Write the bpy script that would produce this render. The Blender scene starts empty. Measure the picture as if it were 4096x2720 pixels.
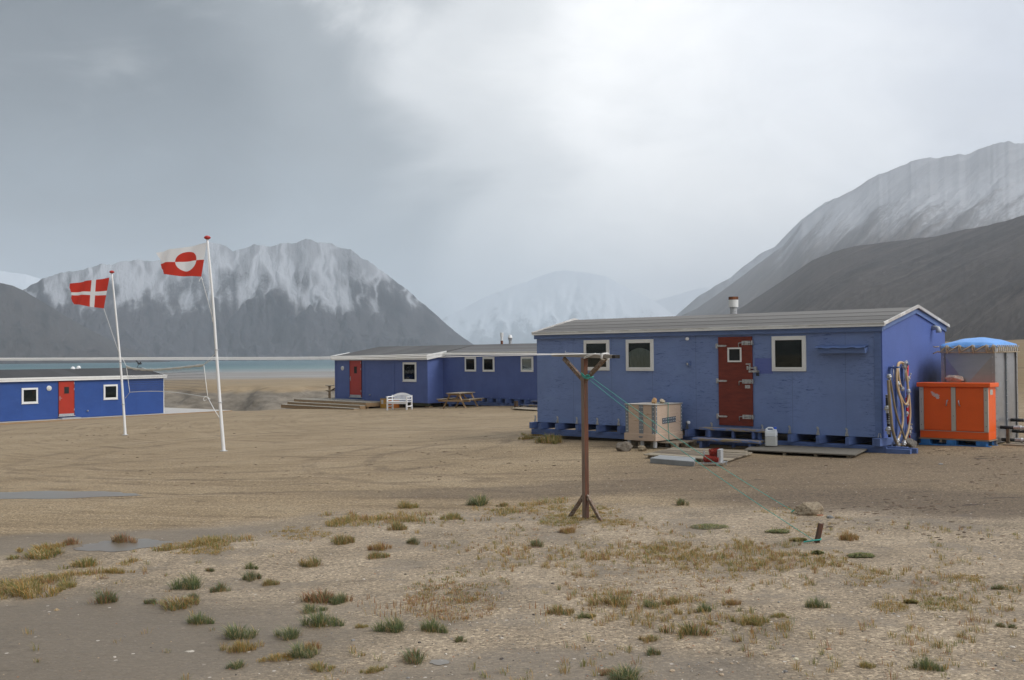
import bpy, bmesh, math, random
import numpy as np
from mathutils import Vector, Matrix, noise as mnoise

random.seed(7)
np.random.seed(7)
S = bpy.context.scene
COL = S.collection
R = math.radians

# ------------------------------------------------------------------ camera
CZ = 2.1                      # eye height above the yard (m)
F = 4300.0                    # focal length for a 4096 wide frame
PITCH, ROLL = 0.0149, 0.009
fw = Vector((0, math.cos(PITCH), math.sin(PITCH)))
u0 = Vector((0, -math.sin(PITCH), math.cos(PITCH)))
r0 = Vector((1, 0, 0))
RT = r0 * math.cos(ROLL) - u0 * math.sin(ROLL)
UP = r0 * math.sin(ROLL) + u0 * math.cos(ROLL)
cam = bpy.data.cameras.new('camera')
cam.sensor_width = 36.0
cam.lens = 36.0 * F / 4096.0
cam.clip_start = 0.1
cam.clip_end = 60000
co = bpy.data.objects.new('camera', cam)
COL.objects.link(co)
m = Matrix.Identity(4)
for i in range(3):
    m[i][0], m[i][1], m[i][2] = RT[i], UP[i], -fw[i]
m[2][3] = CZ
co.matrix_world = m
S.camera = co

# ------------------------------------------------------------------ exposure, sky, sun
S.view_settings.view_transform = 'Standard'
S.view_settings.look = 'None'
S.view_settings.exposure = 0.75
S.view_settings.gamma = 1.0
S.render.engine = 'CYCLES'
S.cycles.volume_bounces = 2
S.cycles.max_bounces = 8
S.cycles.transparent_max_bounces = 12

SUN_EL, SUN_AZ = R(42), R(118)          # high, soft, from the right and a little behind the viewer
W = bpy.data.worlds.new("World")
S.world = W
W.use_nodes = True
nt = W.node_tree
nt.nodes.clear()


def nn(t, kind, **kw):
    n = t.nodes.new(kind)
    for k, v in kw.items():
        setattr(n, k, v)
    return n


def mth(t, op, a, b=None, clamp=False):
    n = nn(t, 'ShaderNodeMath', operation=op, use_clamp=clamp)
    for i, s in enumerate((a, b)):
        if s is None:
            continue
        if isinstance(s, (int, float)):
            n.inputs[i].default_value = s
        else:
            t.links.new(s, n.inputs[i])
    return n.outputs[0]


def ramp(t, fac, stops, interp='EASE'):
    n = nn(t, 'ShaderNodeValToRGB')
    n.color_ramp.interpolation = interp
    e = n.color_ramp.elements
    while len(e) < len(stops):
        e.new(0.5)
    for i, (p, c) in enumerate(stops):
        e[i].position = p
        e[i].color = (*c, 1) if len(c) == 3 else c
    t.links.new(fac, n.inputs[0])
    return n.outputs[0]


def mixc(t, fac, a, b, blend='MIX'):
    n = nn(t, 'ShaderNodeMix', data_type='RGBA', blend_type=blend)
    for s, i in ((fac, 0), (a, 6), (b, 7)):
        if isinstance(s, (int, float)):
            n.inputs[i].default_value = s
        elif isinstance(s, tuple):
            n.inputs[i].default_value = (*s, 1)
        else:
            t.links.new(s, n.inputs[i])
    return n.outputs[2]


def mapr(t, v, a, b, c=0.0, d=1.0, smooth=True):
    n = nn(t, 'ShaderNodeMapRange')
    if smooth:
        n.interpolation_type = 'SMOOTHSTEP'
    t.links.new(v, n.inputs[0])
    for i, q in enumerate((a, b, c, d)):
        n.inputs[i + 1].default_value = q
    return n.outputs[0]


def noi(t, vec, scale, detail=4, rough=0.55, dist=0.0):
    n = nn(t, 'ShaderNodeTexNoise')
    n.inputs['Scale'].default_value = scale
    n.inputs['Detail'].default_value = detail
    n.inputs['Roughness'].default_value = rough
    n.inputs['Distortion'].default_value = dist
    if vec is not None:
        t.links.new(vec, n.inputs['Vector'])
    return n.outputs['Fac']


def mapg(t, vec, scale=(1, 1, 1), loc=(0, 0, 0), rot=(0, 0, 0), vtype='POINT'):
    n = nn(t, 'ShaderNodeMapping', vector_type=vtype)
    n.inputs['Location'].default_value = loc
    n.inputs['Rotation'].default_value = rot
    n.inputs['Scale'].default_value = scale
    t.links.new(vec, n.inputs['Vector'])
    return n.outputs[0]


sky = nn(nt, 'ShaderNodeTexSky', sky_type='NISHITA')
sky.sun_disc = False
sky.sun_elevation = SUN_EL
sky.sun_rotation = SUN_AZ
sky.air_density = 1.5
sky.dust_density = 2.0
bg1 = nn(nt, 'ShaderNodeBackground')
bg1.inputs['Strength'].default_value = 0.1
nt.links.new(sky.outputs[0], bg1.inputs[0])
tc = nn(nt, 'ShaderNodeTexCoord')
d = tc.outputs['Generated']
sx = nn(nt, 'ShaderNodeSeparateXYZ')
nt.links.new(d, sx.inputs[0])
az = mth(nt, 'ARCTAN2', sx.outputs[0], sx.outputs[1])
el = mth(nt, 'ABSOLUTE', sx.outputs[2])
cv = nn(nt, 'ShaderNodeCombineXYZ')
nt.links.new(az, cv.inputs[0])
nt.links.new(el, cv.inputs[1])
n1 = noi(nt, mapg(nt, cv.outputs[0], (2.2, 4.2, 1), (3.1, 0.4, 0)), 1.3, 5, 0.5, 0.4)
n2 = noi(nt, mapg(nt, cv.outputs[0], (1.0, 2.3, 1), (1.7, 2.4, 0.5), (0, 0, 0.45)), 4.2, 9, 0.62, 0.9)
# the cloud deck: heavy and blue-grey over the fjord, thin and bright over the valley
s = mth(nt, 'ADD', az, mth(nt, 'MULTIPLY', mth(nt, 'SUBTRACT', n1, 0.5), 0.26))
s = mth(nt, 'ADD', s, mth(nt, 'MULTIPLY', mth(nt, 'SUBTRACT', n2, 0.5), 0.14))
s = mth(nt, 'ADD', s, mth(nt, 'MULTIPLY', mth(nt, 'SUBTRACT', el, 0.16), 0.16))
s01 = mapr(nt, s, -0.6, 0.8, smooth=False)
cc = ramp(nt, s01, [(0.0, (.13, .138, .14)), (.10, (.075, .083, .089)), (.22, (.095, .109, .119)), (.33, (.32, .345, .36)),
                    (.41, (.95, .96, .965)), (.51, (1.42, 1.41, 1.40)), (.63, (1.18, 1.20, 1.24)), (.75, (.85, .89, .98)), (1.0, (.68, .71, .77))])
# a darker bank low over the mountains on the fjord side, lighter strip under it
bank = mth(nt, 'MULTIPLY', mapr(nt, el, 0.05, 0.115), mapr(nt, el, 0.24, 0.13))
bank = mth(nt, 'MULTIPLY', bank, mapr(nt, az, 0.02, -0.16))
bank = mth(nt, 'MULTIPLY', bank, mapr(nt, n2, 0.3, 0.6))
cc = mixc(nt, mth(nt, 'MULTIPLY', bank, 0.5), cc, (.23, .28, .33))
n3 = noi(nt, mapg(nt, cv.outputs[0], (1.0, 2.0, 1), (5.7, 1.4, 0.5), (0, 0, 0.5)), 9.0, 9, 0.66, 1.2)
cc = mixc(nt, mapr(nt, n3, .3, .7, 0, .22), cc, mixc(nt, .5, cc, (.40, .42, .44)))
cc = mixc(nt, mapr(nt, n2, .52, .75, 0, .25), cc, (1.05, 1.05, 1.03))
bg2 = nn(nt, 'ShaderNodeBackground')
# an overcast dome is brighter overhead than towards the horizon
nt.links.new(mapr(nt, el, .32, .95, .62, 1.55), bg2.inputs['Strength'])
nt.links.new(cc, bg2.inputs[0])
mx = nn(nt, 'ShaderNodeMixShader')
mx.inputs[0].default_value = 0.93
nt.links.new(bg1.outputs[0], mx.inputs[1])
nt.links.new(bg2.outputs[0], mx.inputs[2])
wo = nn(nt, 'ShaderNodeOutputWorld')
nt.links.new(mx.outputs[0], wo.inputs[0])

sl = bpy.data.lights.new('sun', 'SUN')
sl.energy = 1.0
sl.angle = R(25)
sl.color = (1.0, 0.965, 0.92)
so = bpy.data.objects.new('sun', sl)
COL.objects.link(so)
sv = Vector((math.sin(SUN_AZ) * math.cos(SUN_EL), math.cos(SUN_AZ) * math.cos(SUN_EL), math.sin(SUN_EL)))
so.rotation_euler = (-sv).to_track_quat('-Z', 'Y').to_euler()
so.location = (30, -30, 60)


# ------------------------------------------------------------------ geometry helpers
def ray(px, py):
    return fw + RT * ((px - 2048) / F) + UP * ((1360 - py) / F)


def atd(px, py, y):
    v = ray(px, py)
    k = y / v.y
    return Vector((v.x * k, y, CZ + v.z * k))


def onwall(px, py, o, u):
    """distance along a vertical wall (start o, unit direction u) and height, for a sight line"""
    v = ray(px, py)
    det = v.x * (-u[1]) + v.y * u[0]
    k = (o[0] * (-u[1]) + o[1] * u[0]) / det
    X, Y = v.x * k, v.y * k
    return (X - o[0]) * u[0] + (Y - o[1]) * u[1], CZ + v.z * k


def hsh(a, b, seed):
    x = np.sin(a * 127.1 + b * 311.7 + seed * 74.7) * 43758.5453
    return x - np.floor(x)


def vnoise(x, y, seed=0):
    x, y = np.asarray(x, float), np.asarray(y, float)
    xi, yi = np.floor(x), np.floor(y)
    fx, fy = x - xi, y - yi
    fx, fy = fx * fx * (3 - 2 * fx), fy * fy * (3 - 2 * fy)
    a, b = hsh(xi, yi, seed), hsh(xi + 1, yi, seed)
    c, e = hsh(xi, yi + 1, seed), hsh(xi + 1, yi + 1, seed)
    return (a * (1 - fx) + b * fx) * (1 - fy) + (c * (1 - fx) + e * fx) * fy


def fbm(x, y, octv=4, seed=0):
    s, a, tot = 0, 1.0, 0
    for i in range(octv):
        s = s + a * vnoise(np.asarray(x) * 2 ** i, np.asarray(y) * 2 ** i, seed + i)
        tot += a
        a *= 0.5
    return s / tot


def sst(a, b, x):
    t = np.clip((np.asarray(x, float) - a) / (b - a), 0, 1)
    return t * t * (3 - 2 * t)


# ground control points: x, y, height relative to the eye
CP = np.array([
    (0, 5, -2.12), (-3.5, 7, -2.14), (3.5, 7, -2.10), (0, 9, -2.10), (.95, 13.9, -2.10), (3.4, 12, -2.09), (3.9, 13.7, -2.09), (6, 12, -2.04),
    (7, 15, -2.0), (0, 18, -2.2), (4, 18, -2.1), (-5, 20, -2.36), (-4.5, 12, -2.2), (-8, 13, -2.26), (-9, 19, -2.34),
    (.65, 28.2, -2.12), (4.2, 24.6, -2.09), (7.53, 21.5, -2.03), (9.2, 22.3, -1.95), (10.5, 22, -1.92), (12, 24, -1.9), (9, 17, -1.97),
    (3, 31, -2.1), (10, 27, -1.95), (-8.1, 30.1, -2.6), (-14.6, 40.6, -2.85), (-3, 40, -2.5), (3, 42, -2.35),
    (-2.9, 51.5, -2.46), (-4.3, 54.6, -2.66), (-4.3, 56, -2.62), (-7.8, 55, -2.76), (-11.5, 59, -2.85), (-13.8, 62, -2.95), (0, 52.5, -2.40), (3.5, 49, -2.36),
    (-22, 67.5, -3.50), (-28.5, 59.4, -3.56), (-33, 54, -3.55), (-19, 71.5, -3.52), (-16.5, 66, -3.3), (-20, 50, -3.05), (-26, 70, -3.55), (-12, 66, -3.0), (6, 60, -2.4),
    (20, 40, -1.9), (20, 20, -1.8), (-20, 20, -2.6), (-20, 0, -2.4), (20, 0, -1.9), (0, -20, -2.1), (30, 60, -1.8), (-40, 60, -3.6), (-45, 30, -3.3)], float)


def _rbf():
    n = len(CP)
    D = np.hypot(CP[:, None, 0] - CP[None, :, 0], CP[:, None, 1] - CP[None, :, 1])
    A = np.zeros((n + 3, n + 3))
    A[:n, :n] = D - np.eye(n) * 0.8
    A[:n, n] = 1
    A[:n, n + 1:] = CP[:, :2]
    A[n:, :n] = A[:n, n:].T
    b = np.zeros(n + 3)
    b[:n] = CP[:, 2]
    return np.linalg.solve(A, b)


WT = _rbf()
PUDDLES = [(-8.35, 18.75, 2.3, .62, .05), (-4.6, 12.75, .62, .5, .5), (-.515, 7.45, .085, .075, .2)]


def ground(x, y):
    x, y = np.asarray(x, float), np.asarray(y, float)
    sh = x.shape
    x, y = x.ravel(), y.ravel()
    z = np.full(x.shape, WT[-3]) + WT[-2] * np.clip(x, -60, 60) + WT[-1] * np.clip(y, -30, 90)
    xc, yc = np.clip(x, -60, 60), np.clip(y, -30, 90)
    for (cx, cy, _), w in zip(CP, WT):
        z = z + w * np.hypot(xc - cx, yc - cy)
    z = z + (fbm(x * .55, y * .55, 3, 3) - .5) * .07 * sst(45, 12, y)
    # low hump in the foreground
    r = np.maximum(y, 1.0)
    k = x / r
    # fjord side: yard edge, gully, eroded bank, flat, beach
    wob = (fbm(x * .05, y * .02, 4, 11) - .5)
    re = np.where(k < -.213, 64 + (-.213 - k) * 170, 64 + (k + .213) * 60) + wob * 4
    br = 104 + wob * 26 - sst(-.19, -.215, k) * 0
    face = (vnoise(x * .28, x * 0, 5) + vnoise(x * .9, r * .2, 8) * .5) * 3.2
    br = br + face
    L = z.copy()
    t1 = sst(0, 8, r - re)
    L = L * (1 - t1) + (-5.2) * t1
    t2 = sst(0, 1, (r - (br - 12)) / 12.0)
    t2 = np.clip(t2 + (fbm(x * .35, r * .35, 4, 21) - .5) * .5 * t2 * (1 - t2) * 4, 0, 1)
    top = np.interp(r, [90, 112, 160, 330, 480, 700, 1500], [-2.5, -2.72, -3.3, -5.2, -6.05, -8.2, -12])
    top = top + (fbm(x * .04, r * .02, 3, 31) - .5) * .5 * sst(500, 200, r)
    L = L * (1 - t2) + top * t2
    # land side: rises towards the right-hand mountain
    Rr = z + np.interp(r, [40, 70, 150, 300, 700, 1500, 3000], [0, 0, 1.2, 3.6, 7, 9, 9]) + (fbm(x * .02, r * .03, 4, 41) - .5) * np.interp(r, [60, 300, 900], [0, 3.5, 10])
    wr = sst(.10, .30, k)
    far = L * (1 - wr) + Rr * wr
    z = np.where(r > 58, far, z)
    z = z + CZ
    for (cx, cy, rx, ry, lv) in PUDDLES:
        dd = np.hypot((x - cx) / rx, (y - cy) / ry)
        msk = sst(1.9, 1.0, dd)
        if msk.max() > 0:
            z = z * (1 - msk) + PLEV[(cx, cy)] * msk
    return z.reshape(sh)


PLEV = {}
_p = PUDDLES
PUDDLES = []
for q in _p:
    PLEV[(q[0], q[1])] = float(ground(np.array([q[0]]), np.array([q[1]]))[0])
PUDDLES = _p


_GX, _GY, _GS = -45.0, 3.0, .1
_gx = np.arange(_GX, 45.01, _GS)
_gy = np.arange(_GY, 85.01, _GS)
_GT = ground(*np.meshgrid(_gx, _gy))


def gz(x, y):
    fx, fy = (x - _GX) / _GS, (y - _GY) / _GS
    i, j = int(fx), int(fy)
    if fx < 0 or fy < 0 or i + 1 >= len(_gx) or j + 1 >= len(_gy):
        return float(ground(np.array([x]), np.array([y]))[0])
    fx, fy = fx - i, fy - j
    return float((_GT[j, i] * (1 - fx) + _GT[j, i + 1] * fx) * (1 - fy) + (_GT[j + 1, i] * (1 - fx) + _GT[j + 1, i + 1] * fx) * fy)


def ong(px, py):
    """where a sight line meets the ground"""
    v = ray(px, py)
    k = 4.0
    step = 0.25
    while k < 400:
        if CZ + v.z * k < gz(v.x * k, v.y * k):
            break
        k += step
        step = max(.25, k * .02)
    lo, hi = k - step, k
    for _ in range(18):
        mid = (lo + hi) / 2
        if CZ + v.z * mid < gz(v.x * mid, v.y * mid):
            hi = mid
        else:
            lo = mid
    return Vector((v.x * hi, v.y * hi, gz(v.x * hi, v.y * hi)))


class MB:
    """collects shapes, then links them as one mesh object"""

    def __init__(s):
        s.v, s.f, s.m, s.sm = [], [], [], []

    def add(s, vs, fs, m=0, smooth=False):
        b = len(s.v)
        s.v += [tuple(q) for q in vs]
        s.f += [tuple(b + i for i in f) for f in fs]
        s.m += [m] * len(fs)
        s.sm += [smooth] * len(fs)
        return s

    def box(s, x0, x1, y0, y1, z0, z1, m=0):
        return s.add([(x0, y0, z0), (x1, y0, z0), (x1, y1, z0), (x0, y1, z0), (x0, y0, z1), (x1, y0, z1), (x1, y1, z1), (x0, y1, z1)],
                     [(0, 3, 2, 1), (4, 5, 6, 7), (0, 1, 5, 4), (1, 2, 6, 5), (2, 3, 7, 6), (3, 0, 4, 7)], m)

    def bar(s, p, q, w, h, up=(0, 0, 1), m=0):
        p, q = Vector(p), Vector(q)
        a = (q - p).normalized()
        up = Vector(up)
        x = a.cross(up)
        if x.length < 1e-5:
            x = a.cross(Vector((1, 0, 0)))
        x.normalize()
        y = x.cross(a).normalized()
        vs = []
        for c in (p, q):
            for i, j in ((-1, -1), (1, -1), (1, 1), (-1, 1)):
                vs.append(c + x * (i * w / 2) + y * (j * h / 2))
        return s.add(vs, [(3, 2, 1, 0), (4, 5, 6, 7), (0, 1, 5, 4), (1, 2, 6, 5), (2, 3, 7, 6), (3, 0, 4, 7)], m)

    def tube(s, pts, r, n=8, m=0, cap=True):
        pts = [Vector(p) for p in pts]
        rs = r if isinstance(r, (list, tuple)) else [r] * len(pts)
        vs, fs = [], []
        prev = None
        for i, p in enumerate(pts):
            a = (pts[min(i + 1, len(pts) - 1)] - pts[max(i - 1, 0)])
            a = a.normalized() if a.length > 1e-9 else Vector((0, 0, 1))
            if prev is None:
                prev = a.orthogonal().normalized()
            x = (prev - a * prev.dot(a))
            x = x.normalized() if x.length > 1e-6 else a.orthogonal().normalized()
            prev = x
            y = a.cross(x)
            for j in range(n):
                t = 2 * math.pi * j / n
                vs.append(p + (x * math.cos(t) + y * math.sin(t)) * rs[i])
        for i in range(len(pts) - 1):
            for j in range(n):
                fs.append((i * n + j, i * n + (j + 1) % n, (i + 1) * n + (j + 1) % n, (i + 1) * n + j))
        s.add(vs, fs, m, True)
        if cap:
            b = len(s.v) - len(vs)
            s.f += [tuple(b + j for j in reversed(range(n))), tuple(b + (len(pts) - 1) * n + j for j in range(n))]
            s.m += [m, m]
            s.sm += [False, False]
        return s

    def lathe(s, prof, c=(0, 0, 0), n=16, m=0, axis=None):
        """profile of (radius, height) turned about z (or another axis) through c"""
        ax = Vector(axis).normalized() if axis else Vector((0, 0, 1))
        x = ax.orthogonal().normalized()
        y = ax.cross(x)
        c = Vector(c)
        vs, fs = [], []
        for r, z in prof:
            for j in range(n):
                t = 2 * math.pi * j / n
                vs.append(c + ax * z + (x * math.cos(t) + y * math.sin(t)) * max(r, 1e-4))
        for i in range(len(prof) - 1):
            for j in range(n):
                fs.append((i * n + j, i * n + (j + 1) % n, (i + 1) * n + (j + 1) % n, (i + 1) * n + j))
        fs.append(tuple(reversed(range(n))))
        fs.append(tuple((len(prof) - 1) * n + j for j in range(n)))
        return s.add(vs, fs, m, False)

    def prism(s, poly, ax, a0, a1, m=0):
        """polygon in the two other axes extruded along axis ax ('x','y','z')"""
        n = len(poly)
        mk = {'x': lambda p, a: (a, p[0], p[1]), 'y': lambda p, a: (p[0], a, p[1]), 'z': lambda p, a: (p[0], p[1], a)}[ax]
        vs = [mk(p, a0) for p in poly] + [mk(p, a1) for p in poly]
        fs = [tuple(reversed(range(n))), tuple(range(n, 2 * n))] + [(i, (i + 1) % n, n + (i + 1) % n, n + i) for i in range(n)]
        return s.add(vs, fs, m)

    def build(s, name, mats, parent=None, bevel=0.0, loc=None, rz=None, fix=True):
        me = bpy.data.meshes.new(name)
        me.from_pydata(s.v, [], s.f)
        me.polygons.foreach_set('material_index', s.m)
        me.polygons.foreach_set('use_smooth', s.sm)
        for mm in (mats if isinstance(mats, (list, tuple)) else [mats]):
            me.materials.append(mm)
        if fix and len(s.f) < 60000:
            b = bmesh.new()
            b.from_mesh(me)
            bmesh.ops.recalc_face_normals(b, faces=b.faces)
            b.to_mesh(me)
            b.free()
        me.update()
        o = bpy.data.objects.new(name, me)
        COL.objects.link(o)
        if parent is not None:
            o.parent = parent
        if loc is not None:
            o.location = loc
        if rz is not None:
            o.rotation_euler = (0, 0, rz)
        if bevel:
            bm = o.modifiers.new('bevel', 'BEVEL')
            bm.width = bevel
            bm.segments = 2
            bm.limit_method = 'ANGLE'
        return o


def tag(o, label, cat, group=None):
    o['label'] = label
    o['category'] = cat
    if group:
        o['group'] = group
    return o


def thing(name, label, cat, loc, rz=0, group=None):
    o = bpy.data.objects.new(name, None)
    o.empty_display_size = .2
    COL.objects.link(o)
    o.location = loc
    o.rotation_euler = (0, 0, rz)
    return tag(o, label, cat, group)


def struct(o, kind='structure'):
    o['kind'] = kind
    return o


def copy_tree(o, parent=None):
    c = o.copy()
    COL.objects.link(c)
    if parent is not None:
        c.parent = parent
    for ch in list(o.children):
        copy_tree(ch, c)
    return c


# ------------------------------------------------------------------ materials
def mk(name, base, rough=.75, var=.18, scale=4.0, stretch=(1, 1, 1), bump=.15, bscale=60, bstretch=None, metal=0.0, spec=.4,
       c2=None, c2lo=.55, c2hi=.7, c2scale=None, c2stretch=None, bdist=.01, rvar=0.0):
    m = bpy.data.materials.new(name)
    m.use_nodes = True
    t = m.node_tree
    p = t.nodes['Principled BSDF']
    oc = nn(t, 'ShaderNodeTexCoord').outputs['Object']
    n = noi(t, mapg(t, oc, stretch), scale, 5, .6)
    lo = tuple(c * (1 - var) for c in base)
    hi = tuple(min(1, c * (1 + var)) for c in base)
    col = ramp(t, n, [(.3, lo), (.7, hi)], 'LINEAR')
    if c2:
        k = noi(t, mapg(t, oc, c2stretch or stretch, (3.7, 1.9, 8.3)), c2scale or scale * 2, 6, .65, .3)
        col = mixc(t, mapr(t, k, c2lo, c2hi), col, c2)
    t.links.new(col, p.inputs['Base Color'])
    p.inputs['Roughness'].default_value = rough
    if rvar:
        t.links.new(mapr(t, n, .3, .7, rough - rvar, rough + rvar), p.inputs['Roughness'])
    p.inputs['Metallic'].default_value = metal
    p.inputs['Specular IOR Level'].default_value = spec
    if bump:
        b = nn(t, 'ShaderNodeBump')
        b.inputs['Strength'].default_value = bump
        b.inputs['Distance'].default_value = bdist
        t.links.new(noi(t, mapg(t, oc, bstretch or stretch), bscale, 4), b.inputs['Height'])
        t.links.new(b.outputs[0], p.inputs['Normal'])
    return m


def paint_wall(name, base, streak, streak_amt, seam=1.2, var=.08, dark_spot=None, patch=None, rough=.62, seam_off=0.0, pale=None):
    """painted plywood: grain that shows through, faded patches, butt joints between the sheets"""
    m = bpy.data.materials.new(name)
    m.use_nodes = True
    t = m.node_tree
    p = t.nodes['Principled BSDF']
    oc = nn(t, 'ShaderNodeTexCoord').outputs['Object']
    big = noi(t, oc, 1.1, 4, .6)
    col = ramp(t, big, [(.3, tuple(c * (1 - var) for c in base)), (.7, tuple(c * (1 + var) for c in base))], 'LINEAR')
    grain = noi(t, mapg(t, oc, (2.2, 2.2, 15)), 1.7, 6, .7, 1.6)
    area = noi(t, oc, .9, 3, .5)
    g = mth(t, 'MULTIPLY', mapr(t, grain, .53, .66), mapr(t, area, .38, .62))
    col = mixc(t, mth(t, 'MULTIPLY', g, streak_amt), col, streak)
    fine = noi(t, mapg(t, oc, (4, 4, 60)), 2.5, 4, .6)
    col = mixc(t, mapr(t, fine, .35, .75, 0, .35 * streak_amt), col, tuple(c * .62 for c in base))
    if pale:
        f = noi(t, mapg(t, oc, (1, 1, 2.5), (7, 3, 1)), 1.6, 6, .65)
        col = mixc(t, mapr(t, f, .5, .78, 0, .5), col, pale)
    sp = nn(t, 'ShaderNodeSeparateXYZ')
    t.links.new(oc, sp.inputs[0])
    if seam:
        fr = mth(t, 'FRACT', mth(t, 'DIVIDE', mth(t, 'ADD', sp.outputs[0], seam_off + 50 * seam), seam))
        sm = mth(t, 'LESS_THAN', fr, .008 / seam)
        col = mixc(t, mth(t, 'MULTIPLY', sm, .6), col, tuple(c * .35 for c in base))
    if patch:
        x0, x1, z0, z1, pc = patch
        q = mth(t, 'MULTIPLY', mth(t, 'MULTIPLY', mth(t, 'GREATER_THAN', sp.outputs[0], x0), mth(t, 'LESS_THAN', sp.outputs[0], x1)),
                mth(t, 'MULTIPLY', mth(t, 'GREATER_THAN', sp.outputs[2], z0), mth(t, 'LESS_THAN', sp.outputs[2], z1)))
        col = mixc(t, mth(t, 'MULTIPLY', q, .75), col, pc)
    if dark_spot:
        cx, cz, rx, rz_, sc = dark_spot
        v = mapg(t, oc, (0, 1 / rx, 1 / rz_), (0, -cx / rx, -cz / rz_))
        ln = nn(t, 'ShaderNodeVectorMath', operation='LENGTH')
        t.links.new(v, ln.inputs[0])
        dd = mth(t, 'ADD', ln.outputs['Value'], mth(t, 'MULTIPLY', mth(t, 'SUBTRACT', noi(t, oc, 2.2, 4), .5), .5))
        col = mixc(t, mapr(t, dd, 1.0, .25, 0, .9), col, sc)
    t.links.new(col, p.inputs['Base Color'])
    p.inputs['Roughness'].default_value = rough
    p.inputs['Specular IOR Level'].default_value = .3
    b = nn(t, 'ShaderNodeBump')
    b.inputs['Strength'].default_value = .25
    b.inputs['Distance'].default_value = .006
    t.links.new(mth(t, 'ADD', grain, fine), b.inputs['Height'])
    t.links.new(b.outputs[0], p.inputs['Normal'])
    return m


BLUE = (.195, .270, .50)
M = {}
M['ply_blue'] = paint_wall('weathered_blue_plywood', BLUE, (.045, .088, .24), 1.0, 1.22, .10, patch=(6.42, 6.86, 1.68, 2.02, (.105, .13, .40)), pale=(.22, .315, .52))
M['gable_blue'] = paint_wall('painted_gable', (.098, .150, .395), (.07, .105, .32), .35, 0, .08, dark_spot=(2.5, .95, 1.25, 1.15, (.017, .017, .021)))  # with a soft-edged darker patch low on the wall
M['mid_blue'] = paint_wall('painted_long_house', (.102, .148, .36), (.055, .09, .27), .5, 2.0, .10, seam_off=.3, pale=(.125, .175, .40))
M['mid_blue2'] = paint_wall('painted_long_house_wing', (.095, .139, .345), (.05, .08, .26), .5, 1.22, .10, pale=(.115, .16, .385))
M['hut_blue'] = paint_wall('fresh_blue_paint', (.032, .082, .285), (.018, .06, .25), .3, 2.4, .08, rough=.5, pale=(.05, .11, .33))
M['blue_trim'] = mk('blue_trim_paint', (.125, .190, .385), .6, .15, 3, (1, 1, 4), .15, 40)
M['blue_timber'] = mk('blue_sled_timber', (.092, .140, .30), .65, .22, 3, (1, 1, 4), .25, 30, c2=(.20, .27, .44), c2lo=.62, c2hi=.8)
M['step_wood'] = mk('worn_blue_step', (.115, .18, .38), .75, .2, 5, (1, 6, 6), .3, 40, c2=(.30, .235, .14), c2lo=.42, c2hi=.55, c2scale=3)
M['white'] = mk('white_paint', (.80, .80, .78), .5, .05, 3, bump=.05)
M['white_trim'] = mk('white_metal_trim', (.74, .74, .72), .45, .07, 2, (.6, 4, 4), .05, c2=(.42, .40, .37), c2lo=.66, c2hi=.85, c2scale=5)
M['grey_trim'] = mk('weathered_grey_trim', (.50, .48, .45), .55, .12, 2, (.6, 4, 4), .05, c2=(.68, .67, .64), c2lo=.5, c2hi=.6, c2scale=1.2)
M['pole_white'] = mk('white_pole_gloss', (.82, .82, .81), .3, .04, 1.5, bump=.02, spec=.5)
M['red_door'] = mk('dark_red_door_paint', (.185, .032, .019), .6, .25, 2.5, (1, 1, 5), .2, 40, c2=(.12, .022, .016), c2lo=.5, c2hi=.75)
M['bright_red'] = mk('red_door_paint', (.42, .035, .018), .45, .07, 2, bump=.05)
M['tray_grey'] = mk('grey_enamel', (.26, .27, .27), .6, .15, 4, bump=.08, c2=(.19, .19, .185), c2lo=.55, c2hi=.7)
M['galv'] = mk('galvanised_steel', (.46, .47, .48), .45, .25, 18, bump=.08, metal=.75, c2=(.60, .60, .60), c2lo=.5, c2hi=.6, c2scale=30)
M['galv_dull'] = mk('dull_zinc', (.43, .44, .445), .6, .2, 14, bump=.08, metal=.25, c2=(.58, .58, .58), c2lo=.55, c2hi=.65, c2scale=25)
M['zinc_strip'] = mk('grey_zinc_strip', (.205, .225, .245), .55, .15, 6, bump=.05)
M['plate_dark'] = mk('dark_zinc_plate', (.105, .125, .15), .55, .15, 6, bump=.05)
M['steel_panel'] = mk('stainless_panel', (.40, .40, .41), .34, .06, 3, (1, 1, 3), .04, metal=.75, c2=(.44, .41, .39), c2lo=.6, c2hi=.8, c2scale=2)
M['rust'] = mk('rusty_steel', (.20, .075, .035), .85, .4, 12, bump=.3, c2=(.06, .03, .02), c2lo=.5, c2hi=.65)
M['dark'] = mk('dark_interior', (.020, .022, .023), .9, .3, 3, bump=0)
M['black'] = mk('black_rubber', (.018, .018, .02), .6, .2, 8, bump=.1)
M['pale_sheet'] = mk('pale_grey_sheet', (.30, .31, .30), .9, .2, 5, (4, 1, 1), .3, 10)
M['wood_grey'] = mk('weathered_grey_wood', (.275, .228, .165), .85, .25, 3, (8, 1.2, 8), .35, 25, (10, 1, 10), c2=(.20, .17, .14), c2lo=.55, c2hi=.75)
M['wood_grey_x'] = mk('weathered_grey_board', (.275, .228, .165), .85, .25, 3, (1.2, 8, 8), .35, 25, (1, 10, 10), c2=(.20, .17, .14), c2lo=.55, c2hi=.75)
M['board_dark'] = mk('dark_weathered_board', (.185, .15, .11), .85, .25, 3, (1.2, 8, 8), .35, 25, (1, 10, 10))
M['board_pale'] = mk('pale_weathered_board', (.34, .29, .215), .85, .2, 3, (1.2, 8, 8), .35, 25, (1, 10, 10))
M['post_grey'] = mk('grey_post_side', (.24, .18, .14), .85, .25, 3, (10, 10, .8), .35, 30, (12, 12, 1), c2=(.20, .125, .085), c2lo=.5, c2hi=.64, c2scale=2, c2stretch=(10, 10, .7))
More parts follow.
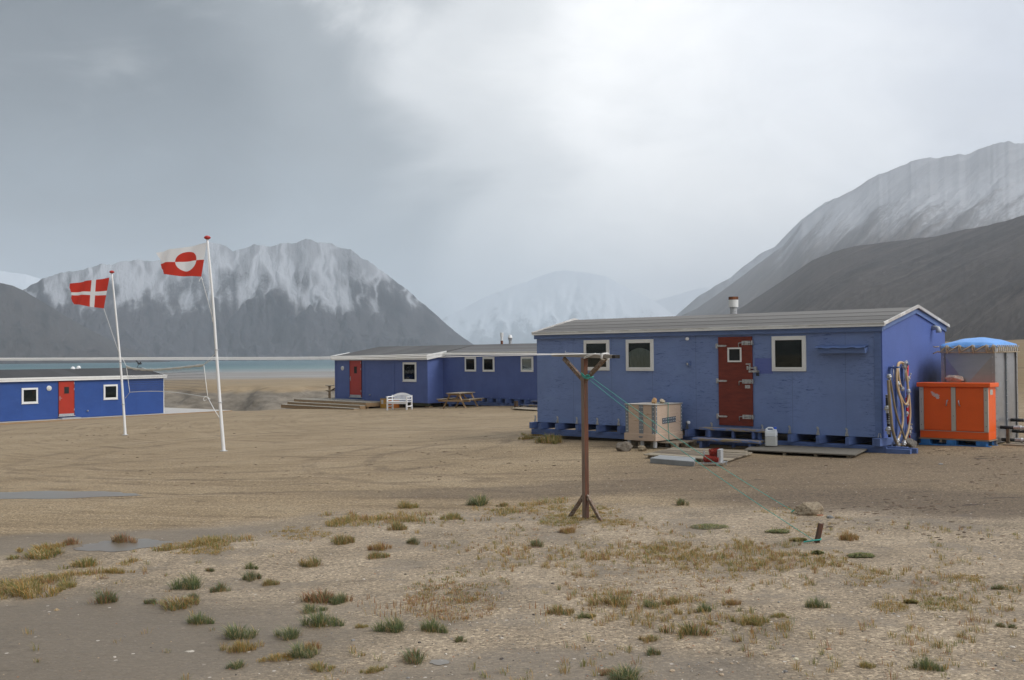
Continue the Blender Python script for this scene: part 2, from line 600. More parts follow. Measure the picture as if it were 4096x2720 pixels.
M['ply_grey'] = mk('grey_plywood', (.165, .148, .12), .85, .2, 3, (1.2, 6, 6), .3, 25, (1, 9, 9), c2=(.10, .09, .078), c2lo=.52, c2hi=.72)
M['wood_new'] = mk('treated_wood', (.35, .235, .13), .75, .2, 3, (1.2, 9, 9), .25, 25, (1, 10, 10), c2=(.30, .19, .09), c2lo=.55, c2hi=.7)
M['deck_top'] = mk('deck_boards', (.36, .32, .255), .85, .15, 2, (1, 7, 1), .2, 20, (1, 10, 1), c2=(.28, .245, .19), c2lo=.5, c2hi=.7)
M['deck_pale'] = mk('pale_grey_deck', (.44, .42, .39), .85, .12, 2, (7, 1, 1), .2, 20, (10, 1, 1))
M['post_wood'] = mk('stained_post', (.125, .048, .026), .75, .4, 3, (9, 9, 1.0), .35, 30, (12, 12, 1), c2=(.085, .050, .036), c2lo=.44, c2hi=.6, c2scale=2.2, c2stretch=(10, 10, .7))
M['bar_wood'] = mk('silvered_crossbar', (.33, .30, .265), .85, .25, 3, (1.2, 9, 9), .35, 30, (1, 12, 12), c2=(.17, .11, .075), c2lo=.55, c2hi=.72)
M['bar_end'] = mk('dark_end_grain', (.025, .023, .022), .9, .3, 20, bump=.2)
M['brace_wood'] = mk('weathered_brace', (.17, .11, .072), .85, .3, 3, (5, 5, 5), .35, 30, c2=(.30, .25, .205), c2lo=.45, c2hi=.65)
M['crate_ply'] = mk('bleached_crate_plywood', (.62, .47, .355), .8, .12, 2, (1, 1, 4), .15, 30, c2=(.36, .21, .125), c2lo=.53, c2hi=.66, c2scale=3.5, c2stretch=(1.3, 1.3, 5))
M['crate_ply'] = paint_wall('bleached_crate_plywood', (.60, .455, .345), (.27, .145, .08), .95, 0, .10, rough=.8, pale=(.66, .56, .46))
M['crate_lid'] = mk('grey_crate_lid', (.43, .40, .355), .85, .15, 3, (6, 1, 6), .15, 30)
M['orange'] = mk('orange_cabinet_paint', (.84, .118, .012), .38, .06, 2, bump=.03, spec=.5)
M['strip_pale'] = mk('pale_corner_profile', (.50, .47, .40), .5, .06, 3, bump=.03)
M['pallet_blue'] = mk('blue_pallet_paint', (.035, .165, .42), .75, .3, 5, bump=.25, c2=(.16, .17, .18), c2lo=.58, c2hi=.75)
M['tarp'] = mk('blue_tarpaulin', (.13, .34, .74), .5, .1, 3, bump=.15, bscale=12, bdist=.02)
M['rope_tan'] = mk('tan_rope', (.50, .40, .27), .85, .2, 20, bump=.2)
M['cord_white'] = mk('white_cord', (.78, .77, .74), .7, .06, 10, bump=.05)
M['net_black'] = mk('dark_net_twine', (.05, .05, .06), .8, .1, 10, bump=0)
M['band_white'] = mk('net_band_canvas', (.70, .69, .64), .8, .08, 6, bump=.1)
M['green_rope'] = mk('sea_green_rope', (.05, .33, .27), .55, .12, 60, bump=.1)
M['hose_tan'] = mk('tan_hose', (.56, .40, .235), .6, .15, 6, bump=.08)
M['hose_flat'] = mk('worn_flat_hose', (.25, .195, .125), .8, .22, 8, bump=.15)
M['red_paint'] = mk('red_hose_paint', (.60, .025, .022), .45, .1, 5, bump=.03)
M['jerry'] = mk('milky_plastic', (.72, .75, .77), .35, .04, 3, bump=.03, spec=.5)
M['jerry_fluid'] = mk('filled_plastic', (.50, .50, .47), .35, .05, 3, bump=.03, spec=.5)
M['cap_blue'] = mk('blue_screw_cap', (.02, .10, .62), .4, .05, 3, bump=0)
M['brush_red'] = mk('red_bristles', (.32, .045, .032), .9, .35, 40, bump=.6, bscale=120)
M['roof_dark'] = None
M['yellow_box'] = mk('ochre_box_paint', (.52, .285, .055), .55, .08, 3, bump=.05)
M['orange_box'] = mk('orange_box_paint', (.60, .19, .03), .55, .08, 3, bump=.05)
M['paper'] = mk('paper_notice', (.62, .60, .58), .8, .06, 9, bump=0)
M['bench_white'] = mk('white_garden_paint', (.86, .86, .86), .4, .03, 3, bump=.03)
M['finial'] = mk('red_finial', (.42, .03, .025), .35, .08, 3, bump=.02)
M['tin'] = mk('rusty_tin', (.105, .075, .055), .7, .35, 6, bump=.2, metal=.3)
M['timber_green'] = mk('pressure_treated_beam', (.16, .17, .11), .85, .2, 4, (1, 6, 6), .2, 30)


def glass_mat():
    m = bpy.data.materials.new('window_glass')
    m.use_nodes = True
    t = m.node_tree
    t.nodes.remove(t.nodes['Principled BSDF'])
    o = t.nodes['Material Output']
    a, g = nn(t, 'ShaderNodeBsdfTransparent'), nn(t, 'ShaderNodeBsdfGlossy')
    a.inputs[0].default_value = (.86, .9, .88, 1)
    g.inputs['Roughness'].default_value = .02
    g.inputs[0].default_value = (.9, .95, 1, 1)
    fr = nn(t, 'ShaderNodeFresnel')
    fr.inputs[0].default_value = 1.33
    x = nn(t, 'ShaderNodeMixShader')
    t.links.new(fr.outputs[0], x.inputs[0])
    t.links.new(a.outputs[0], x.inputs[1])
    t.links.new(g.outputs[0], x.inputs[2])
    t.links.new(x.outputs[0], o.inputs[0])
    return m


M['glass'] = glass_mat()


def roof_mat(name, base, axis, step, off, line=.5):
    """roofing felt: long courses, each with its own shade, dark laps"""
    m = bpy.data.materials.new(name)
    m.use_nodes = True
    t = m.node_tree
    p = t.nodes['Principled BSDF']
    oc = nn(t, 'ShaderNodeTexCoord').outputs['Object']
    sp = nn(t, 'ShaderNodeSeparateXYZ')
    t.links.new(oc, sp.inputs[0])
    q = mth(t, 'DIVIDE', mth(t, 'ADD', sp.outputs[axis], off + step * 40), step)
    wn = nn(t, 'ShaderNodeTexWhiteNoise', noise_dimensions='1D')
    t.links.new(mth(t, 'FLOOR', q), wn.inputs['W'])
    n = noi(t, mapg(t, oc, (.5, 3, 3)), 2.5, 5, .6)
    gran = noi(t, oc, 90, 3, .7)
    col = ramp(t, mth(t, 'ADD', mth(t, 'MULTIPLY', wn.outputs['Value'], .75), mth(t, 'MULTIPLY', n, .6)),
               [(.2, tuple(c * .78 for c in base)), (.9, tuple(c * 1.25 for c in base))], 'LINEAR')
    col = mixc(t, mapr(t, gran, .3, .7, 0, .3), col, tuple(c * .6 for c in base))
    fr = mth(t, 'FRACT', q)
    col = mixc(t, mth(t, 'MULTIPLY', mth(t, 'LESS_THAN', fr, .035), line), col, tuple(c * .3 for c in base))
    t.links.new(col, p.inputs['Base Color'])
    p.inputs['Roughness'].default_value = .85
    p.inputs['Specular IOR Level'].default_value = .25
    b = nn(t, 'ShaderNodeBump')
    b.inputs['Strength'].default_value = .3
    b.inputs['Distance'].default_value = .004
    t.links.new(gran, b.inputs['Height'])
    t.links.new(b.outputs[0], p.inputs['Normal'])
    return m


M['felt_main'] = roof_mat('grey_roof_felt', (.165, .158, .148), 1, .46, .1)
M['felt_plain'] = roof_mat('dark_roof_felt', (.105, .104, .102), 0, 1.0, 0, .25)
M['felt_mid'] = roof_mat('grey_lapped_felt', (.135, .132, .13), 1, .42, 0, .5)
M['felt_hut'] = roof_mat('black_roof_felt', (.060, .060, .062), 0, 1.0, 0, .5)

# ------------------------------------------------------------------ ground
def ground_mat():
    m = bpy.data.materials.new('gravel_ground')
    m.use_nodes = True
    t = m.node_tree
    p = t.nodes['Principled BSDF']
    pos = nn(t, 'ShaderNodeNewGeometry').outputs['Position']
    flat = mapg(t, pos, (1, 1, 0))
    warp = nn(t, 'ShaderNodeTexNoise')
    warp.inputs['Scale'].default_value = .55
    warp.inputs['Detail'].default_value = 5
    t.links.new(flat, warp.inputs['Vector'])
    wv = nn(t, 'ShaderNodeVectorMath', operation='MULTIPLY_ADD')
    t.links.new(warp.outputs['Color'], wv.inputs[0])
    wv.inputs[1].default_value = (2.2, 2.2, 0)
    off = nn(t, 'ShaderNodeVectorMath', operation='ADD')
    t.links.new(flat, wv.inputs[2])
    t.links.new(wv.outputs[0], off.inputs[0])
    off.inputs[1].default_value = (-1.1, -1.1, 0)
    wp = off.outputs[0]

    def blob(cx, cy, rx, ry, rot=0, a=1.15, b=.55, v=None):
        q = mapg(t, v or wp, (rx, ry, 1), (cx, cy, 0), (0, 0, R(rot)), 'TEXTURE')
        ln = nn(t, 'ShaderNodeVectorMath', operation='LENGTH')
        t.links.new(q, ln.inputs[0])
        return mapr(t, ln.outputs['Value'], a, b)

    # yard sand
    n1 = noi(t, flat, .35, 5, .6)
    col = ramp(t, n1, [(.3, (.222, .164, .096)), (.5, (.268, .201, .120)), (.7, (.308, .238, .149))], 'LINEAR')
    # tyre and rake streaks across the yard
    # wheel tracks swing round in wide arcs
    cen = nn(t, 'ShaderNodeVectorMath', operation='SUBTRACT')
    t.links.new(flat, cen.inputs[0])
    cen.inputs[1].default_value = (7, 52, 0)
    cl = nn(t, 'ShaderNodeVectorMath', operation='LENGTH')
    t.links.new(cen.outputs[0], cl.inputs[0])
    cs = nn(t, 'ShaderNodeSeparateXYZ')
    t.links.new(cen.outputs[0], cs.inputs[0])
    ca = nn(t, 'ShaderNodeCombineXYZ')
    t.links.new(mth(t, 'MULTIPLY', mth(t, 'ARCTAN2', cs.outputs[0], cs.outputs[1]), 7.0), ca.inputs[0])
    t.links.new(mth(t, 'MULTIPLY', cl.outputs['Value'], 2.3), ca.inputs[1])
    st = noi(t, ca.outputs[0], 1.3, 7, .66, .35)
    col = mixc(t, mth(t, 'MULTIPLY', mapr(t, st, .50, .64, 0, .75), mapr(t, noi(t, mapg(t, flat, (1, 1, 1), (4, 9, 0)), .45, 5, .65), .40, .62)), col, (.135, .094, .056))
    col = mixc(t, mapr(t, st, .46, .34, 0, .5), col, (.335, .262, .172))
    # foreground hump: paler, greyer gravel
    hump = blob(.6, 8.5, 9.2, 6.9, 0, 1.06, .9)
    hcol = ramp(t, noi(t, flat, .9, 5, .6), [(.3, (.205, .163, .112)), (.52, (.308, .245, .170)), (.75, (.375, .305, .218))], 'LINEAR')
    col = mixc(t, hump, col, hcol)
    # worn wheel ruts, in pairs, where vehicles turn in front of the huts
    w2n = nn(t, 'ShaderNodeVectorMath', operation='MULTIPLY_ADD')
    t.links.new(warp.outputs['Color'], w2n.inputs[0])
    w2n.inputs[1].default_value = (.6, .6, 0)
    t.links.new(flat, w2n.inputs[2])
    rut = None
    for cx, cy, rx, ry, rot, w in ((-5.5, 30, 7.2, 8.8, 12, .030), (-5.5, 30, 5.7, 7.3, 12, .036), (-2.0, 24, 10.5, 5.6, -6, .030), (-2.0, 24, 9.0, 4.3, -6, .036), (6.5, 23.5, 9.5, 6.4, -14, .028), (6.5, 23.5, 11.0, 7.8, -14, .026)):
        q = mapg(t, w2n.outputs[0], (rx, ry, 1), (cx, cy, 0), (0, 0, R(rot)), 'TEXTURE')
        ln = nn(t, 'ShaderNodeVectorMath', operation='LENGTH')
        t.links.new(q, ln.inputs[0])
        r_ = mapr(t, mth(t, 'ABSOLUTE', mth(t, 'SUBTRACT', ln.outputs['Value'], 1.0)), w, w * .3)
        rut = r_ if rut is None else mth(t, 'MAXIMUM', rut, r_)
    rut = mth(t, 'MULTIPLY', rut, mapr(t, noi(t, mapg(t, flat, (1, 1, 1), (7, 3, 0)), .9, 6, .7), .38, .62))
    col = mixc(t, mth(t, 'MULTIPLY', rut, .55), col, (.125, .09, .057))
    # dark damp silt: lower left, patches in the hump, the track behind it
    wet = blob(-4.1, 8.0, 3.2, 2.2, 14)
    w2 = blob(-5.6, 13.1, 3.4, 1.3, 12)
    w3 = mth(t, 'MULTIPLY', mapr(t, noi(t, flat, 1.1, 5, .65), .50, .62), mth(t, 'MULTIPLY', hump, .55))
    w4 = blob(.2, 6.9, 1.7, .75, 5)
    wetm = mth(t, 'MAXIMUM', mth(t, 'MAXIMUM', wet, mth(t, 'MULTIPLY', w2, .8)), mth(t, 'MAXIMUM', w3, mth(t, 'MULTIPLY', w4, .75)))
    col = mixc(t, mth(t, 'MULTIPLY', wetm, .9), col, (.152, .122, .088))
    mud = mth(t, 'MAXIMUM', blob(6.2, 14.6, 4.6, 1.5, -24), mth(t, 'MULTIPLY', blob(1.2, 17.3, 4.6, 1.1, -4), .7))
    col = mixc(t, mth(t, 'MULTIPLY', mud, .85), col, (.118, .088, .060))
    mud2 = blob(7.5, 18.5, 7.5, 3.6, -8)
    col = mixc(t, mth(t, 'MULTIPLY', mud2, .7), col, (.150, .110, .072))
    # dark clods and ruts
    ru = noi(t, mapg(t, flat, (.8, 3.0, 1), (5, 2, 0), (0, 0, R(-6))), 1.5, 7, .7, .2)
    rum = mth(t, 'MULTIPLY', mapr(t, ru, .575, .65), mth(t, 'MAXIMUM', mth(t, 'MAXIMUM', mud, mud2), .35))
    col = mixc(t, mth(t, 'MULTIPLY', rum, .75), col, (.055, .038, .026))
    # eroded bank and the beach beyond the yard
    sp = nn(t, 'ShaderNodeSeparateXYZ')
    t.links.new(pos, sp.inputs[0])
    bn = noi(t, mapg(t, pos, (.25, .25, .8)), 1.0, 6, .65, .4)
    zz = mth(t, 'ADD', sp.outputs[2], mth(t, 'MULTIPLY', mth(t, 'SUBTRACT', bn, .5), 1.3))
    bank = mth(t, 'MULTIPLY', mapr(t, zz, -.75, -1.15), mth(t, 'MULTIPLY', mapr(t, sp.outputs[1], 74, 84), mapr(t, sp.outputs[1], 150, 125)))
    bcol = ramp(t, noi(t, mapg(t, pos, (.8, .8, 3)), .9, 6, .7), [(.3, (.085, .075, .062)), (.52, (.17, .15, .122)), (.75, (.27, .235, .185))], 'LINEAR')
    col = mixc(t, mth(t, 'MULTIPLY', bank, .9), col, bcol)
    mudflat = mapr(t, mth(t, 'ADD', sp.outputs[1], mth(t, 'MULTIPLY', mth(t, 'SUBTRACT', noi(t, mapg(t, flat, (.02, .08, 1)), 1, 4), .5), 120)), 150, 225)
    mudflat = mth(t, 'MULTIPLY', mudflat, mapr(t, sp.outputs[0], 40, -10))
    mst = noi(t, mapg(t, flat, (.012, .11, 1)), 1.0, 5, .6, .6)
    mcol = ramp(t, mst, [(.36, (.16, .15, .14)), (.5, (.25, .235, .215)), (.62, (.33, .32, .31))], 'LINEAR')
    col = mixc(t, mudflat, col, mcol)
    # tundra beyond the huts on the land side
    tun = mth(t, 'MULTIPLY', mapr(t, sp.outputs[1], 34, 60), mapr(t, sp.outputs[0], 11, 20))
    tn = noi(t, mapg(t, flat, (.06, .22, 1)), 1.0, 6, .65, .3)
    tcol = ramp(t, tn, [(.32, (.07, .05, .032)), (.46, (.20, .13, .062)), (.58, (.17, .125, .055)), (.7, (.27, .205, .13))], 'LINEAR')
    col = mixc(t, tun, col, tcol)
    # pebbles
    far = nn(t, 'ShaderNodeVectorMath', operation='LENGTH')
    t.links.new(pos, far.inputs[0])
    near = mapr(t, far.outputs['Value'], 60, 14, .25, 1)
    vo = nn(t, 'ShaderNodeTexVoronoi')
    vo.inputs['Scale'].default_value = 52
    vo.inputs['Randomness'].default_value = 1
    t.links.new(pos, vo.inputs['Vector'])
    vsep = nn(t, 'ShaderNodeSeparateColor')
    t.links.new(vo.outputs['Color'], vsep.inputs[0])
    silt = mth(t, 'SUBTRACT', 1.0, mth(t, 'MULTIPLY', wetm, .78))
    amt = mth(t, 'MULTIPLY', near, silt)
    lum = ramp(t, vsep.outputs[0], [(0, (.42, .40, .38)), (.2, (.78, .76, .74)), (.7, (1.08, 1.06, 1.04)), (.88, (1.45, 1.42, 1.38)), (1, (2.0, 1.98, 1.95))], 'LINEAR')
    col = mixc(t, mth(t, 'MULTIPLY', amt, .85), col, lum, 'MULTIPLY')
    v2 = nn(t, 'ShaderNodeTexVoronoi')
    v2.inputs['Scale'].default_value = 17
    t.links.new(pos, v2.inputs['Vector'])
    v2s = nn(t, 'ShaderNodeSeparateColor')
    t.links.new(v2.outputs['Color'], v2s.inputs[0])
    pick = mth(t, 'MULTIPLY', mth(t, 'GREATER_THAN', v2s.outputs[0], .93), mth(t, 'LESS_THAN', v2.outputs['Distance'], .24))
    pcol = ramp(t, v2s.outputs[1], [(0, (.10, .085, .075)), (.4, (.30, .25, .20)), (.7, (.58, .52, .45)), (1, (.45, .26, .16))], 'CONSTANT')
    col = mixc(t, mth(t, 'MULTIPLY', pick, mth(t, 'MULTIPLY', near, .8)), col, pcol)
    t.links.new(col, p.inputs['Base Color'])
    t.links.new(mapr(t, wetm, 0, 1, .88, .6), p.inputs['Roughness'])
    p.inputs['Specular IOR Level'].default_value = .3
    b = nn(t, 'ShaderNodeBump')
    b.inputs['Strength'].default_value = .8
    b.inputs['Distance'].default_value = .012
    hgt = mth(t, 'ADD', mth(t, 'MULTIPLY', mth(t, 'SUBTRACT', 1.0, vo.outputs['Distance']), mth(t, 'MULTIPLY', amt, .7)),
              mth(t, 'MULTIPLY', noi(t, flat, 9, 6, .7), 1.2))
    hgt = mth(t, 'ADD', hgt, mth(t, 'MULTIPLY', ru, 2.5))
    t.links.new(hgt, b.inputs['Height'])
    t.links.new(b.outputs[0], p.inputs['Normal'])
    return m


def polar_ground():
    azs = np.concatenate([np.linspace(-180, -42, 40, endpoint=False), np.linspace(-42, -31, 24, endpoint=False), np.linspace(-31, 31, 420, endpoint=False),
                          np.linspace(31, 42, 24, endpoint=False), np.linspace(42, 180, 40, endpoint=False)])
    rr = np.concatenate([np.linspace(1.2, 6, 12, endpoint=False), np.geomspace(6, 60, 200, endpoint=False), np.geomspace(60, 135, 170, endpoint=False), np.geomspace(135, 2600, 110)])
    A, Rr = np.meshgrid(np.radians(azs), rr)
    X, Y = np.sin(A) * Rr, np.cos(A) * Rr
    Z = ground(X, Y)
    na, nr = len(azs), len(rr)
    vs = np.stack([X, Y, Z], -1).reshape(-1, 3)
    vs = np.vstack([vs, [[0, 0, gz(0, 0)]]])
    i = np.arange(nr - 1)[:, None] * na + np.arange(na)[None]
    j = np.arange(nr - 1)[:, None] * na + (np.arange(na)[None] + 1) % na
    f = np.stack([i, i + na, j + na, j], -1).reshape(-1, 4)
    cidx = len(vs) - 1
    faces = f.tolist() + [(k, (k + 1) % na, cidx) for k in range(na)]
    me = bpy.data.meshes.new('ground')
    me.from_pydata(vs.tolist(), [], faces)
    me.polygons.foreach_set('use_smooth', [True] * len(me.polygons))
    b = bmesh.new()
    b.from_mesh(me)
    bmesh.ops.recalc_face_normals(b, faces=b.faces)
    b.to_mesh(me)
    b.free()
    if me.polygons[1000].normal.z < 0:
        me.flip_normals()
    o = bpy.data.objects.new('ground', me)
    COL.objects.link(o)
    me.materials.append(ground_mat())
    return struct(o)


polar_ground()


# ------------------------------------------------------------------ fjord
def water_mat():
    m = bpy.data.materials.new('glacial_water')
    m.use_nodes = True
    t = m.node_tree
    p = t.nodes['Principled BSDF']
    pos = nn(t, 'ShaderNodeNewGeometry').outputs['Position']
    sp = nn(t, 'ShaderNodeSeparateXYZ')
    t.links.new(pos, sp.inputs[0])
    sw = noi(t, mapg(t, pos, (.004, .014, 1)), 1.0, 4, .6, .3)
    deep = ramp(t, sw, [(.35, (.014, .070, .092)), (.65, (.024, .105, .122))], 'LINEAR')
    yy = mth(t, 'ADD', sp.outputs[1], mth(t, 'MULTIPLY', mth(t, 'SUBTRACT', sw, .5), 250))
    col = mixc(t, mapr(t, yy, 1000, 600), deep, (.075, .155, .155))
    col = mixc(t, mapr(t, yy, 680, 490), col, (.20, .215, .205))
    cap = noi(t, mapg(t, pos, (.05, .02, 1)), 1.0, 3, .5)
    col = mixc(t, mth(t, 'MULTIPLY', mapr(t, cap, .715, .76), mapr(t, sp.outputs[1], 560, 800)), col, (.62, .66, .66))
    t.links.new(col, p.inputs['Base Color'])
    p.inputs['Roughness'].default_value = .35
    p.inputs['Specular IOR Level'].default_value = .25
    b = nn(t, 'ShaderNodeBump')
    b.inputs['Strength'].default_value = 1
    b.inputs['Distance'].default_value = 1.5
    t.links.new(noi(t, mapg(t, pos, (.06, .16, 1)), 1.0, 5, .6), b.inputs['Height'])
    t.links.new(b.outputs[0], p.inputs['Normal'])
    return m


WZ = CZ - 6.0
wt = MB()
wt.add([(-9000, 300, WZ), (3200, 300, WZ), (3200, 19000, WZ), (-9000, 19000, WZ)], [(0, 1, 2, 3)])
struct(wt.build('water', water_mat()))

# shallow rain puddles
pm = bpy.data.materials.new('puddle_water')
pm.use_nodes = True
pp = pm.node_tree.nodes['Principled BSDF']
pp.inputs['Base Color'].default_value = (.16, .135, .105, 1)
pp.inputs['Roughness'].default_value = .28
for k, (cx, cy, rx, ry, lv) in enumerate(PUDDLES):
    n = 64
    pts = []
    for i in range(n):
        a = 2 * math.pi * i / n
        q = .86 + .34 * (float(fbm(np.array([math.cos(a) * 1.6 + k * 7]), np.array([math.sin(a) * 1.6]), 3, 51)[0]) - .5) * 2
        pts.append((cx + math.cos(a) * rx * q, cy + math.sin(a) * ry * q, PLEV[(cx, cy)] + .004))
    w = MB().add(pts, [tuple(range(n))])
    struct(w.build('puddle', pm))


# ------------------------------------------------------------------ mountains
def rock_mat(name, rock, rock2, snowline, spread, snowamt=.85, chute=.5, band=None, rib=1.0):
    m = bpy.data.materials.new(name)
    m.use_nodes = True
    t = m.node_tree
    p = t.nodes['Principled BSDF']
    pos = nn(t, 'ShaderNodeNewGeometry').outputs['Position']
    gl = nn(t, 'ShaderNodeAttribute', attribute_name='gully').outputs['Fac']
    rl = nn(t, 'ShaderNodeAttribute', attribute_name='rill').outputs['Fac']
    uv = nn(t, 'ShaderNodeAttribute', attribute_name='lie').outputs['Vector']
    sp = nn(t, 'ShaderNodeSeparateXYZ')
    t.links.new(pos, sp.inputs[0])
    big = noi(t, mapg(t, uv, (18, 5, 1)), 1, 6, .62, .4)
    col = ramp(t, big, [(.3, rock), (.7, rock2)], 'LINEAR')
    # scree fans and streaks that run down the fall line
    stk = noi(t, mapg(t, uv, (110, 5, 1)), 1, 5, .65, .5)
    col = mixc(t, mapr(t, stk, .52, .66, 0, .6), col, tuple(min(1, c * 1.8) for c in rock2))
    col = mixc(t, mapr(t, stk, .46, .34, 0, .65), col, tuple(c * .55 for c in rock))
    strata = noi(t, mapg(t, uv, (6, 55, 1)), 1, 5, .6, .6)
    col = mixc(t, mapr(t, strata, .55, .68, 0, .3), col, tuple(c * .6 for c in rock))
    # scree gathers in the gullies, bare ribs stay dark
    col = mixc(t, mapr(t, rl, .45, .8, 0, .6 * rib), col, tuple(min(1, c * 1.9) for c in rock2))
    col = mixc(t, mapr(t, rl, .38, .15, 0, .65 * rib), col, tuple(c * .6 for c in rock))
    # snow: thin and broken, it lies in the gullies and reaches lower there
    sn = noi(t, mapg(t, uv, (380, 55, 1)), 1, 8, .74, .3)
    sb = noi(t, mapg(t, uv, (20, 7, 1)), 1, 4, .6)
    h = mth(t, 'ADD', sp.outputs[2], mth(t, 'MULTIPLY', mth(t, 'SUBTRACT', sb, .5), spread * 1.2))
    h = mth(t, 'ADD', h, mth(t, 'MULTIPLY', mth(t, 'SUBTRACT', rl, .42), spread * chute * 1.6))
    hs = mapr(t, h, snowline - spread * .4, snowline + spread * 1.2)
    cover = mth(t, 'ADD', mth(t, 'MULTIPLY', hs, .62), mth(t, 'MULTIPLY', mth(t, 'SUBTRACT', rl, .42), .9 * rib))
    sf = mapr(t, mth(t, 'ADD', cover, mth(t, 'MULTIPLY', mth(t, 'SUBTRACT', sn, .5), 1.6)), .34, .56)
    sf = mth(t, 'MULTIPLY', sf, mapr(t, hs, .0, .12))
    dust = mth(t, 'MULTIPLY', hs, .24)
    if band:
        sf = mth(t, 'MULTIPLY', sf, mapr(t, h, band[1], band[0], .3, 1))
    col = mixc(t, dust, col, (.62, .65, .69))
    col = mixc(t, mth(t, 'MULTIPLY', sf, snowamt), col, (.80, .83, .87))
    # packed snow in the narrow chutes
    ch = mth(t, 'MULTIPLY', mapr(t, rl, .60, .80), mapr(t, hs, .02, .30))
    col = mixc(t, mth(t, 'MULTIPLY', ch, min(.30, snowamt * 1.9) * rib), col, (.80, .83, .87))
    t.links.new(col, p.inputs['Base Color'])
    p.inputs['Roughness'].default_value = .95
    p.inputs['Specular IOR Level'].default_value = .1
    b = nn(t, 'ShaderNodeBump')
    b.inputs['Strength'].default_value = .7
    b.inputs['Distance'].default_value = 14
    t.links.new(mth(t, 'ADD', stk, mth(t, 'MULTIPLY', sn, .6)), b.inputs['Height'])
    t.links.new(b.outputs[0], p.inputs['Normal'])
    return m


def mountain(pts, D0, D1, mat, gamma=1.4, seed=1, freq=9, amp=.16, jag=.012, step=6, rows=110, base=None, slant=0.0):
    """a mountain side: foot at distance D0, crest at D1, gullies cut into the slope, and a back slope"""
    px = np.arange(pts[0][0], pts[-1][0] + step, step, dtype=float)
    py = np.interp(px, [q[0] for q in pts], [q[1] for q in pts])
    n = len(px)
    dx, dy, te = np.zeros(n), np.zeros(n), np.zeros(n)
    for i in range(n):
        v = ray(px[i], py[i])
        hh = math.hypot(v.x, v.y)
        dx[i], dy[i], te[i] = v.x / hh, v.y / hh, v.z / hh
    u = (px - px[0]) / 4096.0
    if not callable(D1):
        D1v = np.full(n, float(D1)) + (fbm(u * 7, u * 0, 3, seed + 40) - .5) * (D1 - D0) * .35
    else:
        D1v = D1(px)
    D0v = D0(px) if callable(D0) else np.full(n, float(D0)) * (1 + (fbm(u * 5, u * 0 + 3, 3, seed + 60) - .5) * .12)
    H = D1v * te
    H = H + np.abs(H) * (fbm(u * 90, u * 0, 4, seed + 9) - .5) * jag * 2
    zb = WZ - 3 if base is None else base
    v = np.concatenate([np.linspace(0, 1, rows), np.linspace(1, 1.5, 10)[1:]])
    U, V = np.meshgrid(u, v)
    Vc = np.minimum(V, 1)
    uu = U + slant * (1 - Vc)
    g1 = 1 - np.abs(2 * fbm(uu * freq * 1.0 + fbm(U * 12, V * 3.5, 3, seed + 5) * 1.1, V * 1.4, 3, seed) - 1)
    g2 = 1 - np.abs(2 * fbm(uu * freq * 3.1 + fbm(U * 30, V * 6, 3, seed + 6) * 1.1, V * 2.4, 3, seed + 2) - 1)
    g3 = 1 - np.abs(2 * fbm(uu * freq * 8.5 + fbm(U * 70, V * 14, 2, seed + 7) * 1.1, V * 5.0, 2, seed + 4) - 1)
    g = .50 * g1 ** 2 + .32 * g2 ** 1.5 + .18 * g3
    prof = np.where(V <= 1, .12 * Vc + .88 * Vc ** gamma, 1 - (V - 1) * 1.6)
    crest = (CZ + H)[None, :]
    Z = zb + (np.maximum(crest, zb + .5) - zb) * prof
    env = np.sin(np.pi * np.clip(Vc, 0, 1) ** .8) ** .8
    Z = Z - (np.maximum(crest, zb) - zb) * amp * (g - .30) * env * np.where(V <= 1, 1, .0)
    Z = Z + (fbm(U * 160, V * 26, 4, seed + 20) - .5) * (np.maximum(crest, zb) - zb) * min(.035, amp * .16) * np.where(V <= 1, env, 0)
    Z = np.maximum(Z, zb)
    D = D0v[None, :] + (D1v - D0v)[None, :] * V
    X, Y = dx[None, :] * D, dy[None, :] * D
    vs = np.stack([X, Y, Z], -1).reshape(-1, 3)
    nr = len(v)
    i = np.arange(nr - 1)[:, None] * n + np.arange(n - 1)[None]
    f = np.stack([i, i + 1, i + n + 1, i + n], -1).reshape(-1, 4)
    me = bpy.data.meshes.new('mountain')
    me.from_pydata(vs.tolist(), [], f.tolist())
    me.polygons.foreach_set('use_smooth', [True] * len(me.polygons))
    at = me.attributes.new('gully', 'FLOAT', 'POINT')
    at.data.foreach_set('value', np.clip(g, 0, 1).reshape(-1).astype(np.float32))
    a3 = me.attributes.new('rill', 'FLOAT', 'POINT')
    a3.data.foreach_set('value', np.clip(.5 * g2 ** 1.5 + .5 * g3, 0, 1).reshape(-1).astype(np.float32))
    a2 = me.attributes.new('lie', 'FLOAT_VECTOR', 'POINT')
    a2.data.foreach_set('vector', np.stack([uu, V, np.zeros_like(U)], -1).reshape(-1).astype(np.float32))
    me.materials.append(mat)
    o = bpy.data.objects.new('mountain', me)
    COL.objects.link(o)
    return struct(o)


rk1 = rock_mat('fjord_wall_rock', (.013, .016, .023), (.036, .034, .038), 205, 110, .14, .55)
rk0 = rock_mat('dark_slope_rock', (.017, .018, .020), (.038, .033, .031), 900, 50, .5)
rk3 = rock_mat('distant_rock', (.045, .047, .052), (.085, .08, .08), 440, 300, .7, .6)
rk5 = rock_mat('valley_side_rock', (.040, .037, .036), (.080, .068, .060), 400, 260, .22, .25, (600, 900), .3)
rk5b = rock_mat('dark_shoulder_rock', (.024, .024, .027), (.060, .053, .048), 900, 100, .6, .5, None, .5)

